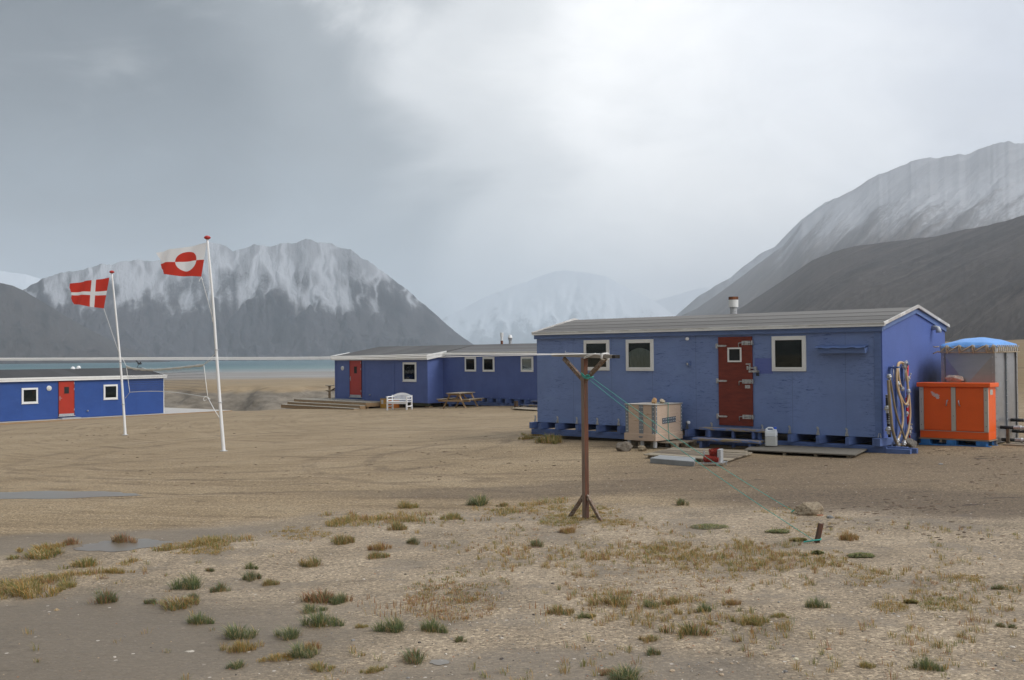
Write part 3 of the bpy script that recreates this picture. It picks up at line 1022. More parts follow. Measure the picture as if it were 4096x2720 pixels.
mountain([(-900, 1180), (-500, 1120), (-200, 1100), (0, 1087), (102, 1096), (178, 1117), (260, 1150), (420, 1260), (600, 1380), (720, 1440)], 10000, 12500, rk3, 1.2, 77, 12, .12)
mountain([(-1600, 1120), (-1100, 1040), (-600, 1130), (-250, 1240), (-80, 1230), (102, 1151), (169, 1119), (280, 1083), (356, 1068), (419, 1056), (508, 1049), (580, 1036), (644, 1038), (762, 1000), (834, 966), (881, 971),
          (932, 998), (1008, 977), (1076, 985), (1186, 969), (1245, 960), (1321, 970), (1389, 998), (1474, 1041), (1550, 1096), (1609, 1146), (1669, 1193),
          (1745, 1257), (1821, 1329), (1889, 1375), (1948, 1409), (2010, 1432)], 2900, 3500, rk1, 1.3, 3, 13, .30, rows=230, step=4, jag=.03)
mountain([(-2200, 1130), (-1500, 1030), (-900, 1060), (-500, 1090), (-200, 1100), (0, 1132), (51, 1143), (102, 1166), (169, 1207), (254, 1258), (339, 1307), (424, 1352), (520, 1398), (600, 1430), (680, 1444)], 2000, 2700, rk0, 1.2, 13, 12, .20, rows=140)
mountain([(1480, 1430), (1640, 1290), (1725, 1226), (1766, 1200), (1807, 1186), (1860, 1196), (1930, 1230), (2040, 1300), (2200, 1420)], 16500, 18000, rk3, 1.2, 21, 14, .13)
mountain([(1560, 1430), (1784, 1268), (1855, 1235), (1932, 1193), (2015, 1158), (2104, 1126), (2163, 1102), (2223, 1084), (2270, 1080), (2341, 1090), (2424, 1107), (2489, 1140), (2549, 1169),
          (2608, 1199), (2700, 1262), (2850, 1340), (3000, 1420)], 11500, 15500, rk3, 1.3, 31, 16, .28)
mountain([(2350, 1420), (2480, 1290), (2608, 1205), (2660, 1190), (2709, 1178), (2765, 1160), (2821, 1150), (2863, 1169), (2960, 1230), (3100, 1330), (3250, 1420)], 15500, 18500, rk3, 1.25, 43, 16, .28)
mountain([(2560, 1400), (2700, 1265), (2800, 1180), (2920, 1110), (3031, 1022), (3100, 985), (3170, 915), (3208, 880), (3300, 810), (3360, 790), (3430, 800), (3560, 960), (3700, 1200)], 6400, 7400, rk5, 1.2, 53, 11, .1, base=-20)
mountain([(2560, 1395), (2640, 1322), (2727, 1262), (2790, 1232), (2872, 1175), (2929, 1134), (2980, 1096), (3056, 1039), (3126, 988), (3170, 937), (3208, 893), (3265, 848), (3360, 785), (3443, 741), (3512, 703),
          (3582, 668), (3645, 646), (3728, 630), (3804, 627), (3867, 617), (3931, 595), (3994, 570), (4032, 563), (4096, 570), (4300, 600), (4700, 560), (5300, 700)],
         lambda p: np.interp(p, [2560, 3200, 4100], [2300, 1500, 1250]), lambda p: np.interp(p, [2560, 3100, 3600, 4100], [4200, 5000, 5700, 6000]), rk5, 1.3, 63, 10, .05, rows=220, step=5, base=-20, slant=.24)
mountain([(2580, 1425), (2800, 1330), (2950, 1240), (3120, 1130), (3250, 1040), (3330, 1008), (3420, 985), (3550, 967), (3741, 945), (3867, 916), (3994, 891), (4096, 861), (4300, 800), (4700, 700), (5300, 760)],
         lambda p: np.interp(p, [2580, 3200, 4100], [1500, 700, 480]), lambda p: np.interp(p, [2580, 3200, 4100], [2300, 2100, 1900]), rk5b, 1.15, 73, 7, .07, rows=220, step=5, base=-20, slant=.34, jag=.006)

# air
hz = MB()
hz.box(-13500, 12000, -400, 20500, WZ - 26, 1330)
ho = hz.build('haze', [])
hm = bpy.data.materials.new('mist_air')
hm.use_nodes = True
hm.node_tree.nodes.remove(hm.node_tree.nodes['Principled BSDF'])
pv = nn(hm.node_tree, 'ShaderNodeVolumePrincipled')
pv.inputs['Color'].default_value = (.87, .93, 1.0, 1)
pv.inputs['Density'].default_value = HAZE = 1.25e-4
pv.inputs['Anisotropy'].default_value = 0.0
hm.node_tree.links.new(pv.outputs[0], hm.node_tree.nodes['Material Output'].inputs['Volume'])
ho.data.materials.append(hm)
struct(ho, 'stuff')


# ------------------------------------------------------------------ huts: shared pieces
def window(par, t0, t1, z0, z1, fwid, frame, pale_sheet=None, y=0.0, sill=False):
    """frame set on the wall at y (outside is -y), dark sheet for the unlit room, optional pale sheet and a pane in front"""
    w = MB()
    d0, d1 = y - .038, y - .003
    w.box(t0, t1, d0, d1, z1 - fwid, z1)
    w.box(t0, t1, d0, d1, z0, z0 + fwid)
    w.box(t0, t0 + fwid, d0, d1, z0 + fwid, z1 - fwid)
    w.box(t1 - fwid, t1, d0, d1, z0 + fwid, z1 - fwid)
    if sill:
        w.box(t0 - .02, t1 + .02, y - .06, d1, z0 - .025, z0 - .003)
    o = w.build('window', frame, par, .006)
    s = MB()
    e = fwid * .55
    for a, b, c, g in ((t0 + e, t1 - e, z1 - fwid - .012, z1 - e), (t0 + e, t1 - e, z0 + e, z0 + fwid + .012), (t0 + e, t0 + fwid + .012, z0 + fwid, z1 - fwid), (t1 - fwid - .012, t1 - e, z0 + fwid, z1 - fwid)):
        s.box(a, b, y - .044, y - .0385, c, g)
    s.build('sash', frame, o, .003)
    a, b, c, e = t0 + fwid, t1 - fwid, z0 + fwid, z1 - fwid
    MB().box(a, b, y - .008, y - .004, c, e).build('room_backing', M['dark'], o)  # dark sheet on the wall stands in for the unlit room
    if pale_sheet:
        cz = c + (e - c) * pale_sheet
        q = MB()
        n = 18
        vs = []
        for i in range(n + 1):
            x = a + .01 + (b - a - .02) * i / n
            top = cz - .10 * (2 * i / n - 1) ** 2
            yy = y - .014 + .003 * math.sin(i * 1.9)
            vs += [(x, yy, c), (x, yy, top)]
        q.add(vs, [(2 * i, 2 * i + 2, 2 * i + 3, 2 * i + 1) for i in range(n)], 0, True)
        q.build('pale_sheet', M['pale_sheet'], o)
    MB().box(a - .004, b + .004, y - .026, y - .022, c - .004, e + .004).build('pane', M['glass'], o)
    return o


def lamp(par, t, z, r, y=0.0):
    o = MB().lathe([(r, 0), (r, .035), (r * .93, .05), (r * .93, .06)], (t, y, z), 24, 0, (0, -1, 0)).build('bulkhead_lamp', M['white'], par)
    MB().lathe([(r * .72, .061), (r * .70, .085), (r * .5, .10), (.001, .105)], (t, y, z), 24, 0, (0, -1, 0)).build('lens', M['band_white'], o)
    return o


def door_modern(par, t0, t1, z0, z1, y, mat):
    """flush red door: glazed slot, lever handle, kick plate, hinges"""
    o = MB().box(t0 + .03, t1 - .03, y - .03, y - .004, z0 + .14, z1 - .03).build('door', mat, par, .004)
    f = MB()
    f.box(t0, t0 + .028, y - .045, y - .003, z0, z1)
    f.box(t1 - .028, t1, y - .045, y - .003, z0, z1)
    f.box(t0 + .028, t1 - .028, y - .045, y - .003, z1 - .028, z1)
    f.build('door_frame', M['red_door'], o)
    k = MB().box(t0 + .03, t1 - .03, y - .036, y - .004, z0 + .02, z0 + .137)
    k.box(t0 - .02, t1 + .02, y - .09, y - .003, z0 - .02, z0 + .018)
    k.build('kick_plate', M['galv_dull'], o, .004)
    w = t1 - t0
    cx = t0 + w * .5
    q = MB()
    a, b, c, e = cx - .13, cx + .14, z1 - .72, z1 - .36
    q.box(a - .025, b + .025, y - .037, y - .0305, c - .025, c)
    q.box(a - .025, b + .025, y - .037, y - .0305, e, e + .025)
    q.box(a - .025, a, y - .037, y - .0305, c, e)
    q.box(b, b + .025, y - .037, y - .0305, c, e)
    q = q.build('glazed_slot', M['red_door'], o)
    MB().box(a, b, y - .0345, y - .031, c, e).build('pane', M['dark'], q)
    h = MB().box(t0 + .065, t0 + .10, y - .042, y - .0305, z0 + .93, z0 + 1.18)
    h.tube([(t0 + .082, y - .04, z0 + 1.06), (t0 + .082, y - .085, z0 + 1.06), (t0 + .19, y - .085, z0 + 1.055)], .011, 8)
    h.build('handle', M['galv'], o)
    for zz in (z0 + .3, z1 - .55, z1 - .2):
        MB().box(t1 - .038, t1 - .012, y - .058, y - .046, zz, zz + .12).build('hinge', M['galv'], o)
    return o


def mushroom(par, name, x, y, z, s=1.0):
    """roof vent: pipe, flared skirt, domed hood"""
    o = MB().lathe([(.07 * s, -.15 * s), (.07 * s, .34 * s), (.05 * s, .36 * s)], (x, y, z), 16).build(name, M['galv_dull'], par)
    MB().lathe([(.15 * s, .0), (.10 * s, .13 * s), (.085 * s, .16 * s)], (x, y, z), 16).build('skirt', M['galv_dull'], o)
    MB().lathe([(.16 * s, .30 * s), (.155 * s, .36 * s), (.10 * s, .46 * s), (.03 * s, .49 * s)], (x, y, z), 16).build('hood', M['white'], o)
    return o


# ------------------------------------------------------------------ near hut (blue plywood, on a timber sled)
O1, A1 = Vector((0.65, 28.2)), math.atan2(-.675, .737)
U1 = (math.cos(A1), math.sin(A1))
V1 = (-U1[1], U1[0])
L1, D1_ = 9.33, 3.37
GB = CZ - 2.12                   # base of the hut's empty
H = thing('plywood_hut', 'large weathered blue plywood hut with a dark red door, raised on a timber sled', 'hut', (O1.x, O1.y, GB), A1)
zw = CZ - 1.73 - GB              # underside of the walls in hut coordinates
ze, zr = CZ + .60 - GB, CZ + .975 - GB
yr = 1.685


def h1(px, py, out=0.0):
    o = (O1.x - V1[0] * out, O1.y - V1[1] * out)
    t, z = onwall(px, py, o, U1)
    return t, z - GB


w = MB()
w.box(0, L1 - .02, 0, .08, zw, ze - .03)
w.box(0, L1 - .02, D1_ - .08, D1_, zw, ze - .03)
w.prism([(.08, zw), (D1_ - .08, zw), (D1_ - .08, ze - .03), (yr, zr - .04), (.08, ze - .03)], 'x', 0, .08)
w.box(.08, L1 - .1, .08, D1_ - .08, zw, zw + .06)
w.build('wall', M['ply_blue'], H)
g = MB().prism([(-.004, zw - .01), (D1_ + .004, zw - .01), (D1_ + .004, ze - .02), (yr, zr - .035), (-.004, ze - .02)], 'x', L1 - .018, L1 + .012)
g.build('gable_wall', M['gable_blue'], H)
MB().box(L1 - .16, L1 - .019, -.014, -.002, zw, ze - .13).build('corner_board', M['blue_trim'], H, .003)
rf = MB()
sl1 = (zr - ze) / (yr + .06)
for side in (0, 1):
    n = 4
    for k in range(n):
        a, b = -.06 + (yr + .06) * k / n - (.03 if k else 0), -.06 + (yr + .06) * (k + 1) / n
        za, zb_ = ze + sl1 * (a + .06), ze + sl1 * (b + .06)
        lift = .006
        P = [(a, za + lift), (b, zb_), (b, zb_ - .03), (a, za - .03 + lift * .2)]
        if side:
            P = [(2 * yr - p[0], p[1]) for p in P]
        rf.prism(P, 'x', -.07, L1 + .07)
rf.build('roof', M['felt_main'], H)
f = MB()
f.box(-.085, L1 + .10, -.092, -.062, ze - .045, ze + .012)
f.box(-.075, L1 + .09, -.061, -.002, ze - .05, ze - .032)
for xx in (-.1, L1 + .071):
    for sg in (0, 1):
        pa, pb = Vector((xx + .014, -.09 if not sg else 2 * yr + .09, ze - .012)), Vector((xx + .014, yr, zr + .016))
        f.bar(pa, pb, .03, .065)
f.build('roof_trim', M['grey_trim'], H, .004)
MB().box(-.085, L1 + .10, -.104, -.0925, ze - .062, ze - .032).build('drip_edge', M['white'], H)
f = MB()
f.box(-.05, L1 + .04, -.058, -.003, ze - .165, ze - .055)
for sg in (0, 1):
    f.bar(Vector((L1 + .03, -.02 if not sg else 2 * yr + .02, ze - .075)), Vector((L1 + .03, yr, zr - .065)), .034, .13)
f.build('eaves_board', M['blue_trim'], H, .004)
# flue
tt = 4.82
c = MB().lathe([(.085, -.15), (.085, .21), (.085, .22)], (tt, yr + .12, zr - .03), 20).build('flue', M['galv_dull'], H)
MB().lathe([(.118, .20), (.118, .40)], (tt, yr + .12, zr - .03), 20).build('flue_collar', M['white_trim'], c)
MB().lathe([(.119, .38), (.119, .455), (.10, .455), (.10, .40)], (tt, yr + .12, zr - .03), 20).build('rusty_rim', M['rust'], c)
# windows
for (px0, py0, px1, py1, cur) in ((2338, 1360, 2439.8, 1482, None), (2506.5, 1357.5, 2616.5, 1483.5, .78), (3089.8, 1344, 3226, 1484.8, None)):  # pale sheet in the second window stands in for a grey reflection
    a, _ = h1(px0, 1420)
    b, _ = h1(px1, 1420)
    pm_ = (px0 + px1) / 2
    _, z1_ = h1(pm_, py0)
    _, z0_ = h1(pm_, py1)
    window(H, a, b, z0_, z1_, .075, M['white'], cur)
# door
ta, _ = h1(2876.8, 1500)
tb, _ = h1(3012, 1500)
zt, zbt = h1(2942, 1347)[1], h1(2942, 1702)[1]
dr = MB().box(ta, tb, -.034, -.003, zbt, zt).build('door', M['red_door'], H, .005)
dw = tb - ta
k = dw / 485.0


def dx_(x):
    return ta + (x - 62) * k


def dz_(y):
    return zt - (y - 135) * (zt - zbt) / 1290.0


e = MB()
x0, x1, z1_, z0_ = dx_(205), dx_(402), dz_(292), dz_(503)
for a, b, c_, g_ in ((x0, x1, z1_ - .035, z1_), (x0, x1, z0_, z0_ + .035), (x0, x0 + .035, z0_ + .035, z1_ - .035), (x1 - .035, x1, z0_ + .035, z1_ - .035)):
    e.box(a, b, -.06, -.035, c_, g_)
e = e.build('door_window', M['white'], dr, .003)
MB().box(x0 + .035, x1 - .035, -.042, -.036, z0_ + .035, z1_ - .035).build('pane', M['dark'], e)
MB().box(x0 - .045, x1 + .025, -.04, -.0345, z0_ - .04, z0_ - .001).build('window_ledge', M['red_door'], e)
for y in (265, 778, 1297):
    q = MB()
    z = dz_(y)
    q.box(ta - .055, ta + .0, -.05, -.004, z - .055, z + .055)
    q.prism([(ta, z - .022), (ta + .20, z - .018), (ta + .232, z), (ta + .20, z + .018), (ta, z + .022)], 'y', -.05, -.035)
    q.tube([(ta - .004, -.055, z - .06), (ta - .004, -.055, z + .06)], .012, 8)
    q.build('hinge', M['galv'], dr)
for y in (228, 783, 1293):
    z = dz_(y)
    q = MB()
    q.box(tb - .25, tb - .03, -.045, -.035, z - .046, z + .046)
    q.tube([(tb - .32, -.06, z - .085), (tb - .32, -.06, z - .005), (tb - .31, -.062, z + .003), (tb - .05, -.062, z + .003), (tb + .03, -.055, z + .003)], .011, 8)
    for xx in (tb - .21, tb - .08):
        q.box(xx - .012, xx + .012, -.078, -.046, z - .03, z + .035)
    q.box(tb + .003, tb + .03, -.07, -.003, z - .045, z + .05)
    q.build('bolt_latch', M['galv'], dr)
z = dz_(588)
q = MB().box(tb - .12, tb + .10, -.06, -.04, z - .012, z + .012)
q.box(tb - .125, tb - .085, -.058, -.035, z - .04, z + .04)
q.box(tb - .06, tb - .03, -.066, -.035, z - .045, z + .065)
q.box(tb + .07, tb + .115, -.06, -.004, z - .05, z + .03)
q.box(tb - .15, tb - .03, -.05, -.035, dz_(532) - .012, dz_(532) + .012)
q.build('hasp', M['galv'], dr)
z = dz_(637)
q = MB().box(tb - .08, tb + .18, -.05, -.036, z - .022, z + .022).build('hasp', M['galv'], dr)
l = MB().box(tb + .125, tb + .185, -.085, -.052, z - .10, z - .03)
l.tube([(tb + .14, -.068, z - .03), (tb + .14, -.068, z + .012), (tb + .17, -.068, z + .012), (tb + .17, -.068, z - .03)], .006, 6)
l.build('padlock', M['black'], q, .004)
z = dz_(858)
q = MB().box(dx_(445), dx_(517), -.04, -.035, z - .036, z + .036)
q.lathe([(.026, .0405), (.02, .046)], ((dx_(445) + dx_(517)) / 2, 0, z), 14, 1, (0, -1, 0))
q.build('lock_plate', [M['galv'], M['galv_dull']], dr)
# blue hood over a wall vent
a, za = h1(3278, 1388)
b, _ = h1(3472, 1390)
za = h1(3375, 1390)[1]
zb2 = h1(3375, 1413)[1]
q = MB()
q.prism([(-.003, za + .02), (-.003, zb2 + .06), (-.10, zb2), (-.15, zb2), (-.16, za - .02)], 'x', a + .03, b)
n = 8
vs = []
for i in range(n + 1):
    x = a - .03 + (b - a + .04) * i / n
    d_ = .012 * math.sin(i * 2.4)
    vs += [(x, -.003, za + .045), (x, -.19, za + d_), (x, -.19, za - .012 + d_), (x, -.003, za + .03)]
q.add(vs, [(4 * i + j, 4 * i + 4 + j, 4 * i + 4 + (j + 1) % 4, 4 * i + (j + 1) % 4) for i in range(n) for j in range(4)])
q.build('vent_hood', M['blue_trim'], H)
# little fittings
for px, py in ((2750, 1355.6), (2755, 1689)):
    t_, z_ = h1(px, py)
    MB().lathe([(.03, -.002), (.03, .03), (.036, .03), (.036, .10), (.02, .105)], (t_ - .02, -.02, z_), 12, 0, (.75, -.6, 0)).build('wall_spigot', M['white'], H)
t_, z_ = h1(2755, 1454)
q = MB().box(t_ - .05, t_ + .05, -.05, -.003, z_ - .05, z_ + .055).build('switch_box', M['blue_trim'], H, .006)
MB().box(t_ - .02, t_ + .02, -.062, -.051, z_ - .035, z_ + .015).build('switch', M['galv'], q)
# pipe elbow high on the gable
_e = [(L1 + .0, 2.62, ze - .06), (L1 + .10, 2.62, ze - .06), (L1 + .15, 2.60, ze - .075), (L1 + .17, 2.59, ze - .12), (L1 + .17, 2.59, ze - .17)]
MB().tube(_e, [.05, .05, .055, .06, .06], 14).build('pipe_elbow', M['galv_dull'], H)
# sled
sl_ = MB()
sl_.box(-.12, L1 + .50, -.02, .06, zw - .315, zw - .165)
b1 = sl_.build('sled_beam', M['blue_timber'], H, .006)
sl_ = MB().box(-.12, L1 + .12, -.115, -.07, zw - .315, zw - .175).build('sled_beam', M['blue_timber'], H, .006)
MB().box(L1 + .12, L1 + .62, -.16, -.07, zw - .40, zw - .20).build('skid_end', M['blue_timber'], H, .006)
MB().box(L1 + .10, L1 + .70, -.03, .05, zw - .40, zw - .18).build('skid_end', M['blue_timber'], H, .006)
MB().box(-.1, L1 + .3, D1_ - .2, D1_ - .1, zw - .315, zw - .165).build('sled_beam', M['blue_timber'], H, .006)
MB().box(L1 - .1, L1 - .0, .08, D1_ - .1, zw - .165, zw - .012).build('end_beam', M['blue_timber'], H)
jx = []
for px in (2124, 2160, 2226, 2308, 2390, 2475, 2746, 2845, 3158, 3271, 3389, 3512):
    t_, _ = h1(px, 1700, .25)
    jx.append(t_)
jx[0] = -.07
for i, t_ in enumerate(jx):
    MB().box(t_ - .045, t_ + .045, -.26 if i else -.2, 1.6, zw - .162, zw - .004).build('joist', M['blue_timber'], H, .006)
t_, _ = h1(3495, 1760, .25)
MB().box(t_ - .04, t_ + .04, -.24, .3, zw - .165, zw - .006).build('joist', M['blue_timber'], H, .006)
for px in (2143, 2232, 2309, 2391, 2476, 2750, 2848, 3051, 3160, 3273, 3388, 3519):
    t_, _ = h1(px, 1690, .0)
    q = MB()
    q.box(t_ - .018, t_ + .018, -.012, -.0035, zw - .0, zw + .15)
    q.box(t_ - .035, t_ + .0, -.013, -.0035, zw + .13, zw + .17)
    q.prism([(t_ - .04, zw), (t_ - .02, zw), (t_ - .005, zw + .09), (t_ - .02, zw + .09)], 'y', -.022, -.0125)
    q.prism([(t_ + .02, zw), (t_ + .04, zw), (t_ + .022, zw + .09), (t_ + .008, zw + .09)], 'y', -.022, -.0125)
    q.build('bracket', M['galv'], H)
for t_ in (.35, 3.2, 6.4, 9.1):
    MB().box(t_ - .1, t_ + .1, -.1, .15, zw - .50, zw - .317).build('support_block', M['wood_grey_x'], H, .008)
for t_ in (1.6, 4.8, 8.0):
    MB().box(t_ - .1, t_ + .1, D1_ - .3, D1_ - .05, zw - .55, zw - .317).build('support_block', M['wood_grey_x'], H, .008)

# hose rack bolted to the gable (rack is its own thing, hoses hang from it)
RK = thing('hose_rack', 'blue timber hose rack on the gable end of the plywood hut', 'rack', (O1.x + U1[0] * L1, O1.y + U1[1] * L1, GB), A1)
zt_ = CZ - .30 - GB
MB().bar((.015, .33, zt_), (.30, .15, zt_), .05, .035).build('rail', M['blue_trim'], RK, .004)
MB().bar((.015, 1.0, zt_ + .05), (.22, .82, zt_ + .05), .05, .035).build('rail', M['blue_trim'], RK, .004)
for y in (.32, .62, .95):
    MB().box(.014, .055, y - .035, y + .035, zw - .25, zt_ + .02).build('upright', M['blue_trim'], RK, .004)
for y, x, zz in ((.25, .13, .0), (.55, .12, .06), (.85, .12, .06)):
    MB().tube([(x, y, zt_ + .03), (x, y, zt_ - .3)], .012, 8).build('hook', M['galv'], RK)


def coupling(mb, p, m=1, s=1.0, ax=(0, 0, 1)):
    mb.lathe([(.03 * s, -.05 * s), (.03 * s, 0), (.055 * s, .005 * s), (.06 * s, .035 * s), (.045 * s, .045 * s), (.045 * s, .07 * s), (.03 * s, .085 * s)], p, 14, m, ax)


def hp(px, py, o):
    """point o metres out from the gable"""
    base = (O1.x + U1[0] * (L1 + o), O1.y + U1[1] * (L1 + o))
    t_, z_ = onwall(px, py, base, V1)
    return Vector((base[0] + V1[0] * t_, base[1] + V1[1] * t_, z_))


def spline(pts, n=8):
    """smooth curve through points"""
    pts = [Vector(p) for p in pts]
    out = []
    for i in range(len(pts) - 1):
        p0, p1, p2, p3 = pts[max(i - 1, 0)], pts[i], pts[i + 1], pts[min(i + 2, len(pts) - 1)]
        for k in range(n):
            t = k / n
            out.append(.5 * ((2 * p1) + (-p0 + p2) * t + (2 * p0 - 5 * p1 + 4 * p2 - p3) * t * t + (-p0 + 3 * p1 - 3 * p2 + p3) * t ** 3))
    out.append(pts[-1])
    return out


def zz3(x, y):
    return 3480 + x / 3.564, 1400 + y / 3.564


def hose(pts, o, r, mat, label, ends=True, n=10, flat=False):
    P = [hp(*zz3(*q), o + (q[2] if len(q) > 2 else 0)) if len(q) == 2 else hp(*zz3(q[0], q[1]), o + q[2]) for q in pts]
    base = P[-1].copy()
    base.z = min(p.z for p in P)
    sp_ = spline([p - base for p in P])
    mb = MB().tube(sp_, r, n)
    o_ = mb.build('fire_hose', mat, None, loc=base)
    tag(o_, label, 'hose', 'hoses hung on the gable rack')
    if ends:
        for q, a in ((sp_[0], sp_[0] - sp_[1]), (sp_[-1], sp_[-1] - sp_[-2])):
            c_ = MB()
            coupling(c_, q, 0, .9, a)
            c_.build('coupling', M['galv'], o_)
    return o_


hose([(278, 395), (300, 500), (325, 650), (350, 800), (395, 980), (450, 1130), (495, 1270), (490, 1320)], .20, .022, M['hose_flat'], 'worn dark tan hose slanting down the front of the gable rack')
hose([(262, 430), (270, 600), (285, 800), (300, 950), (315, 1100), (345, 1230), (385, 1345)], .24, .030, M['hose_flat'], 'broad flattened tan hose hanging straight at the hut corner', ends=False)
hose([(450, 540), (425, 470), (400, 330), (400, 230), (430, 185), (465, 190), (475, 215)], .14, .024, M['hose_tan'], 'short pale tan hose looped over the top of the rack')
hose([(395, 1290), (430, 1200), (462, 1060), (468, 930), (450, 760), (405, 600), (383, 480), (380, 330), (400, 200), (440, 175), (480, 190)], .15, .022, M['hose_tan'], 'long pale tan hose bowing down the middle of the rack')
hose([(505, 250), (525, 400), (545, 560), (562, 720), (572, 900), (560, 1060), (535, 1180), (500, 1270), (450, 1345), (405, 1350)], .13, .024, M['hose_tan'], 'pale tan hose on the cabinet side sweeping to the ground')
hose([(400, 500), (415, 600), (455, 700), (495, 770), (525, 765), (545, 700), (548, 610)], .15, .022, M['hose_tan'], 'pale tan hose with a low loop below its white coupling')
sp_ = MB()
for q in ((265, 260, 310), (280, 300, 420), (340, 440, 560), (455, 380, 530)):
    a, b = hp(*zz3(q[0], q[1]), .1), hp(*zz3(q[0], q[2]), .1)
    sp_.tube([a, b], .010, 6)
base = hp(*zz3(250, 1240), .12)
o_ = MB()
P = [hp(*zz3(x, y), .12) - base for x, y in ((243, 640), (245, 760), (252, 900), (262, 1040), (270, 1150), (280, 1240))]
o_.tube(spline(P), .03, 10)
sub = o_.build('suction_hose', M['black'], None, loc=base)
tag(sub, 'black ribbed suction hose with pale couplings behind the flat hose', 'hose')
for x, y in ((245, 860), (262, 1160)):
    c_ = MB()
    coupling(c_, hp(*zz3(x, y), .14) - base, 0, 1.1)
    c_.build('coupling', M['galv'], sub)
o_ = MB()
for i in range(14):
    o_.lathe([(.033, -.006), (.036, 0), (.033, .006)], (P[3] * (1 - i / 13) + P[0] * (i / 13)), 10)
o_.build('ribs', M['galv_dull'], sub)
# red standpipe with valves
base = hp(*zz3(560, 1255), .10)
q = MB()
q.tube([hp(*zz3(540, 215), .10) - base, hp(*zz3(530, 700), .10) - base, hp(*zz3(565, 1255), .10) - base], .018, 8)
q.tube([hp(*zz3(518, 680), .10) - base, hp(*zz3(545, 1060), .10) - base], .024, 8)
q.box(-.0, .0001, 0, .0001, 0, .0001)
sp0 = q.build('standpipe', M['red_paint'], None, loc=base)
tag(sp0, 'thin red pipe standing at the end of the hose rack', 'pipe')
for x, y in ((515, 195), (548, 420), (530, 795), (527, 920), (578, 1135), (568, 1190)):
    c_ = MB()
    coupling(c_, hp(*zz3(x, y), .13) - base, 0, .75)
    c_.build('valve', M['galv'], sp0)
for x, y, y2 in ((575, 340, 400), (588, 1060, 1140)):
    c_ = MB().tube([hp(*zz3(x, y2), .13) - base, hp(*zz3(x + 4, y), .13) - base], .006, 6)
    c_.lathe([(.016, -.016), (.02, 0), (.016, .016)], hp(*zz3(x + 4, y), .13) - base, 8)
    c_.build('valve_handle', M['galv'], sp0)

# ------------------------------------------------------------------ door steps, planks and platforms by the near hut
ST = thing('door_steps', 'pair of worn blue plank steps below the dark red door', 'steps', (O1.x, O1.y, GB), A1)
zt1, zt2 = CZ - 1.655 - GB, CZ - 1.87 - GB
MB().box(5.20, 6.86, -.40, -.08, zt1 - .055, zt1).build('tread', M['step_wood'], ST, .012)
MB().box(5.22, 6.90, -.72, -.42, zt2 - .055, zt2).build('tread', M['step_wood'], ST, .012)
for t_ in (5.38, 6.05, 6.70):
    MB().box(t_ - .03, t_ + .03, -.36, -.28, -.15, zt1 - .057).build('leg', M['blue_timber'], ST, .004)
for t_ in (5.42, 6.66):
    MB().box(t_ - .03, t_ + .03, -.68, -.46, -.15, zt2 - .057).build('leg', M['blue_timber'], ST, .004)
for t_ in (5.48, 6.60):
    MB().box(t_ - .02, t_ + .02, -.45, -.1, zt1 - .2, zt1 - .06).build('bearer', M['blue_timber'], ST, .004)


def corner_pts(pts, z=None):
    return [ong(*p) for p in pts]


def platform(label, name, quad, nb, thick, lift, mat, along=0, gap=.014, blocks=True, tilt=None):
    """boards laid side by side over cross bearers; quad = ground corners a b c d (a-b front edge)"""
    P = [ong(*q) for q in quad]
    c = sum(P, Vector()) / 4
    zc = max(p.z for p in P) if tilt is None else None
    t = thing(name, label, 'platform', (c.x, c.y, c.z))
    a, b, c2, d_ = [p - c for p in P]
    for v in (a, b, c2, d_):
        v.z = (zc - c.z + lift) if tilt is None else v.z + lift
    top = MB()
    for i in range(nb):
        f0, f1 = i / nb, (i + 1) / nb - gap
        if along == 0:      # boards run a->b
            q = [a.lerp(d_, f0), b.lerp(c2, f0), b.lerp(c2, f1), a.lerp(d_, f1)]
        else:
            q = [a.lerp(b, f0), a.lerp(b, f1), d_.lerp(c2, f1), d_.lerp(c2, f0)]
        dz = random.uniform(-.004, .004)
        j = [Vector((random.uniform(-.01, .01), random.uniform(-.01, .01), 0)) for _ in range(4)]
        q = [v + jj for v, jj in zip(q, j)]
        vs = [v + Vector((0, 0, dz)) for v in q] + [v + Vector((0, 0, dz - thick)) for v in q]
        top.add(vs, [(0, 1, 2, 3), (7, 6, 5, 4), (0, 4, 5, 1), (1, 5, 6, 2), (2, 6, 7, 3), (3, 7, 4, 0)], random.choice([0, 0, 1, 2]) if nb > 1 else 0)
    top.build('boards', [mat, M['board_dark'], M['board_pale']], t, .003)
    if blocks:
        for f_ in (.06, .38, .66, .94):
            p, q = a.lerp(b, f_), d_.lerp(c2, f_)
            if along == 1:
                p, q = a.lerp(d_, f_), b.lerp(c2, f_)
            dn = Vector((0, 0, -thick - .035 - .004))
            p2, q2 = p.lerp(q, .03) + dn, p.lerp(q, .97) + dn
            MB().bar(p2, q2, .07, .07).build('bearer', M['wood_grey_x'], t, .004)
    return t


platform('low slatted wooden platform on the ground in front of the red door', 'slatted_platform', [(2575, 1834), (2912, 1853), (3012, 1820), (2696, 1803)], 11, .025, .055, M['wood_grey_x'], 0, gap=.022)
platform('single grey plank lying between the door steps and the slatted platform', 'plank', [(2762, 1816), (2988, 1824), (2990, 1814), (2770, 1806)], 1, .045, .06, M['wood_grey_x'], 0, blocks=False)
platform('long warped grey plywood walkway on blocks beside the jerrycan', 'plywood_walkway', [(2975, 1812), (3420, 1834), (3482, 1803), (3020, 1788)], 1, .025, .07, M['ply_grey'], 0, tilt=1)
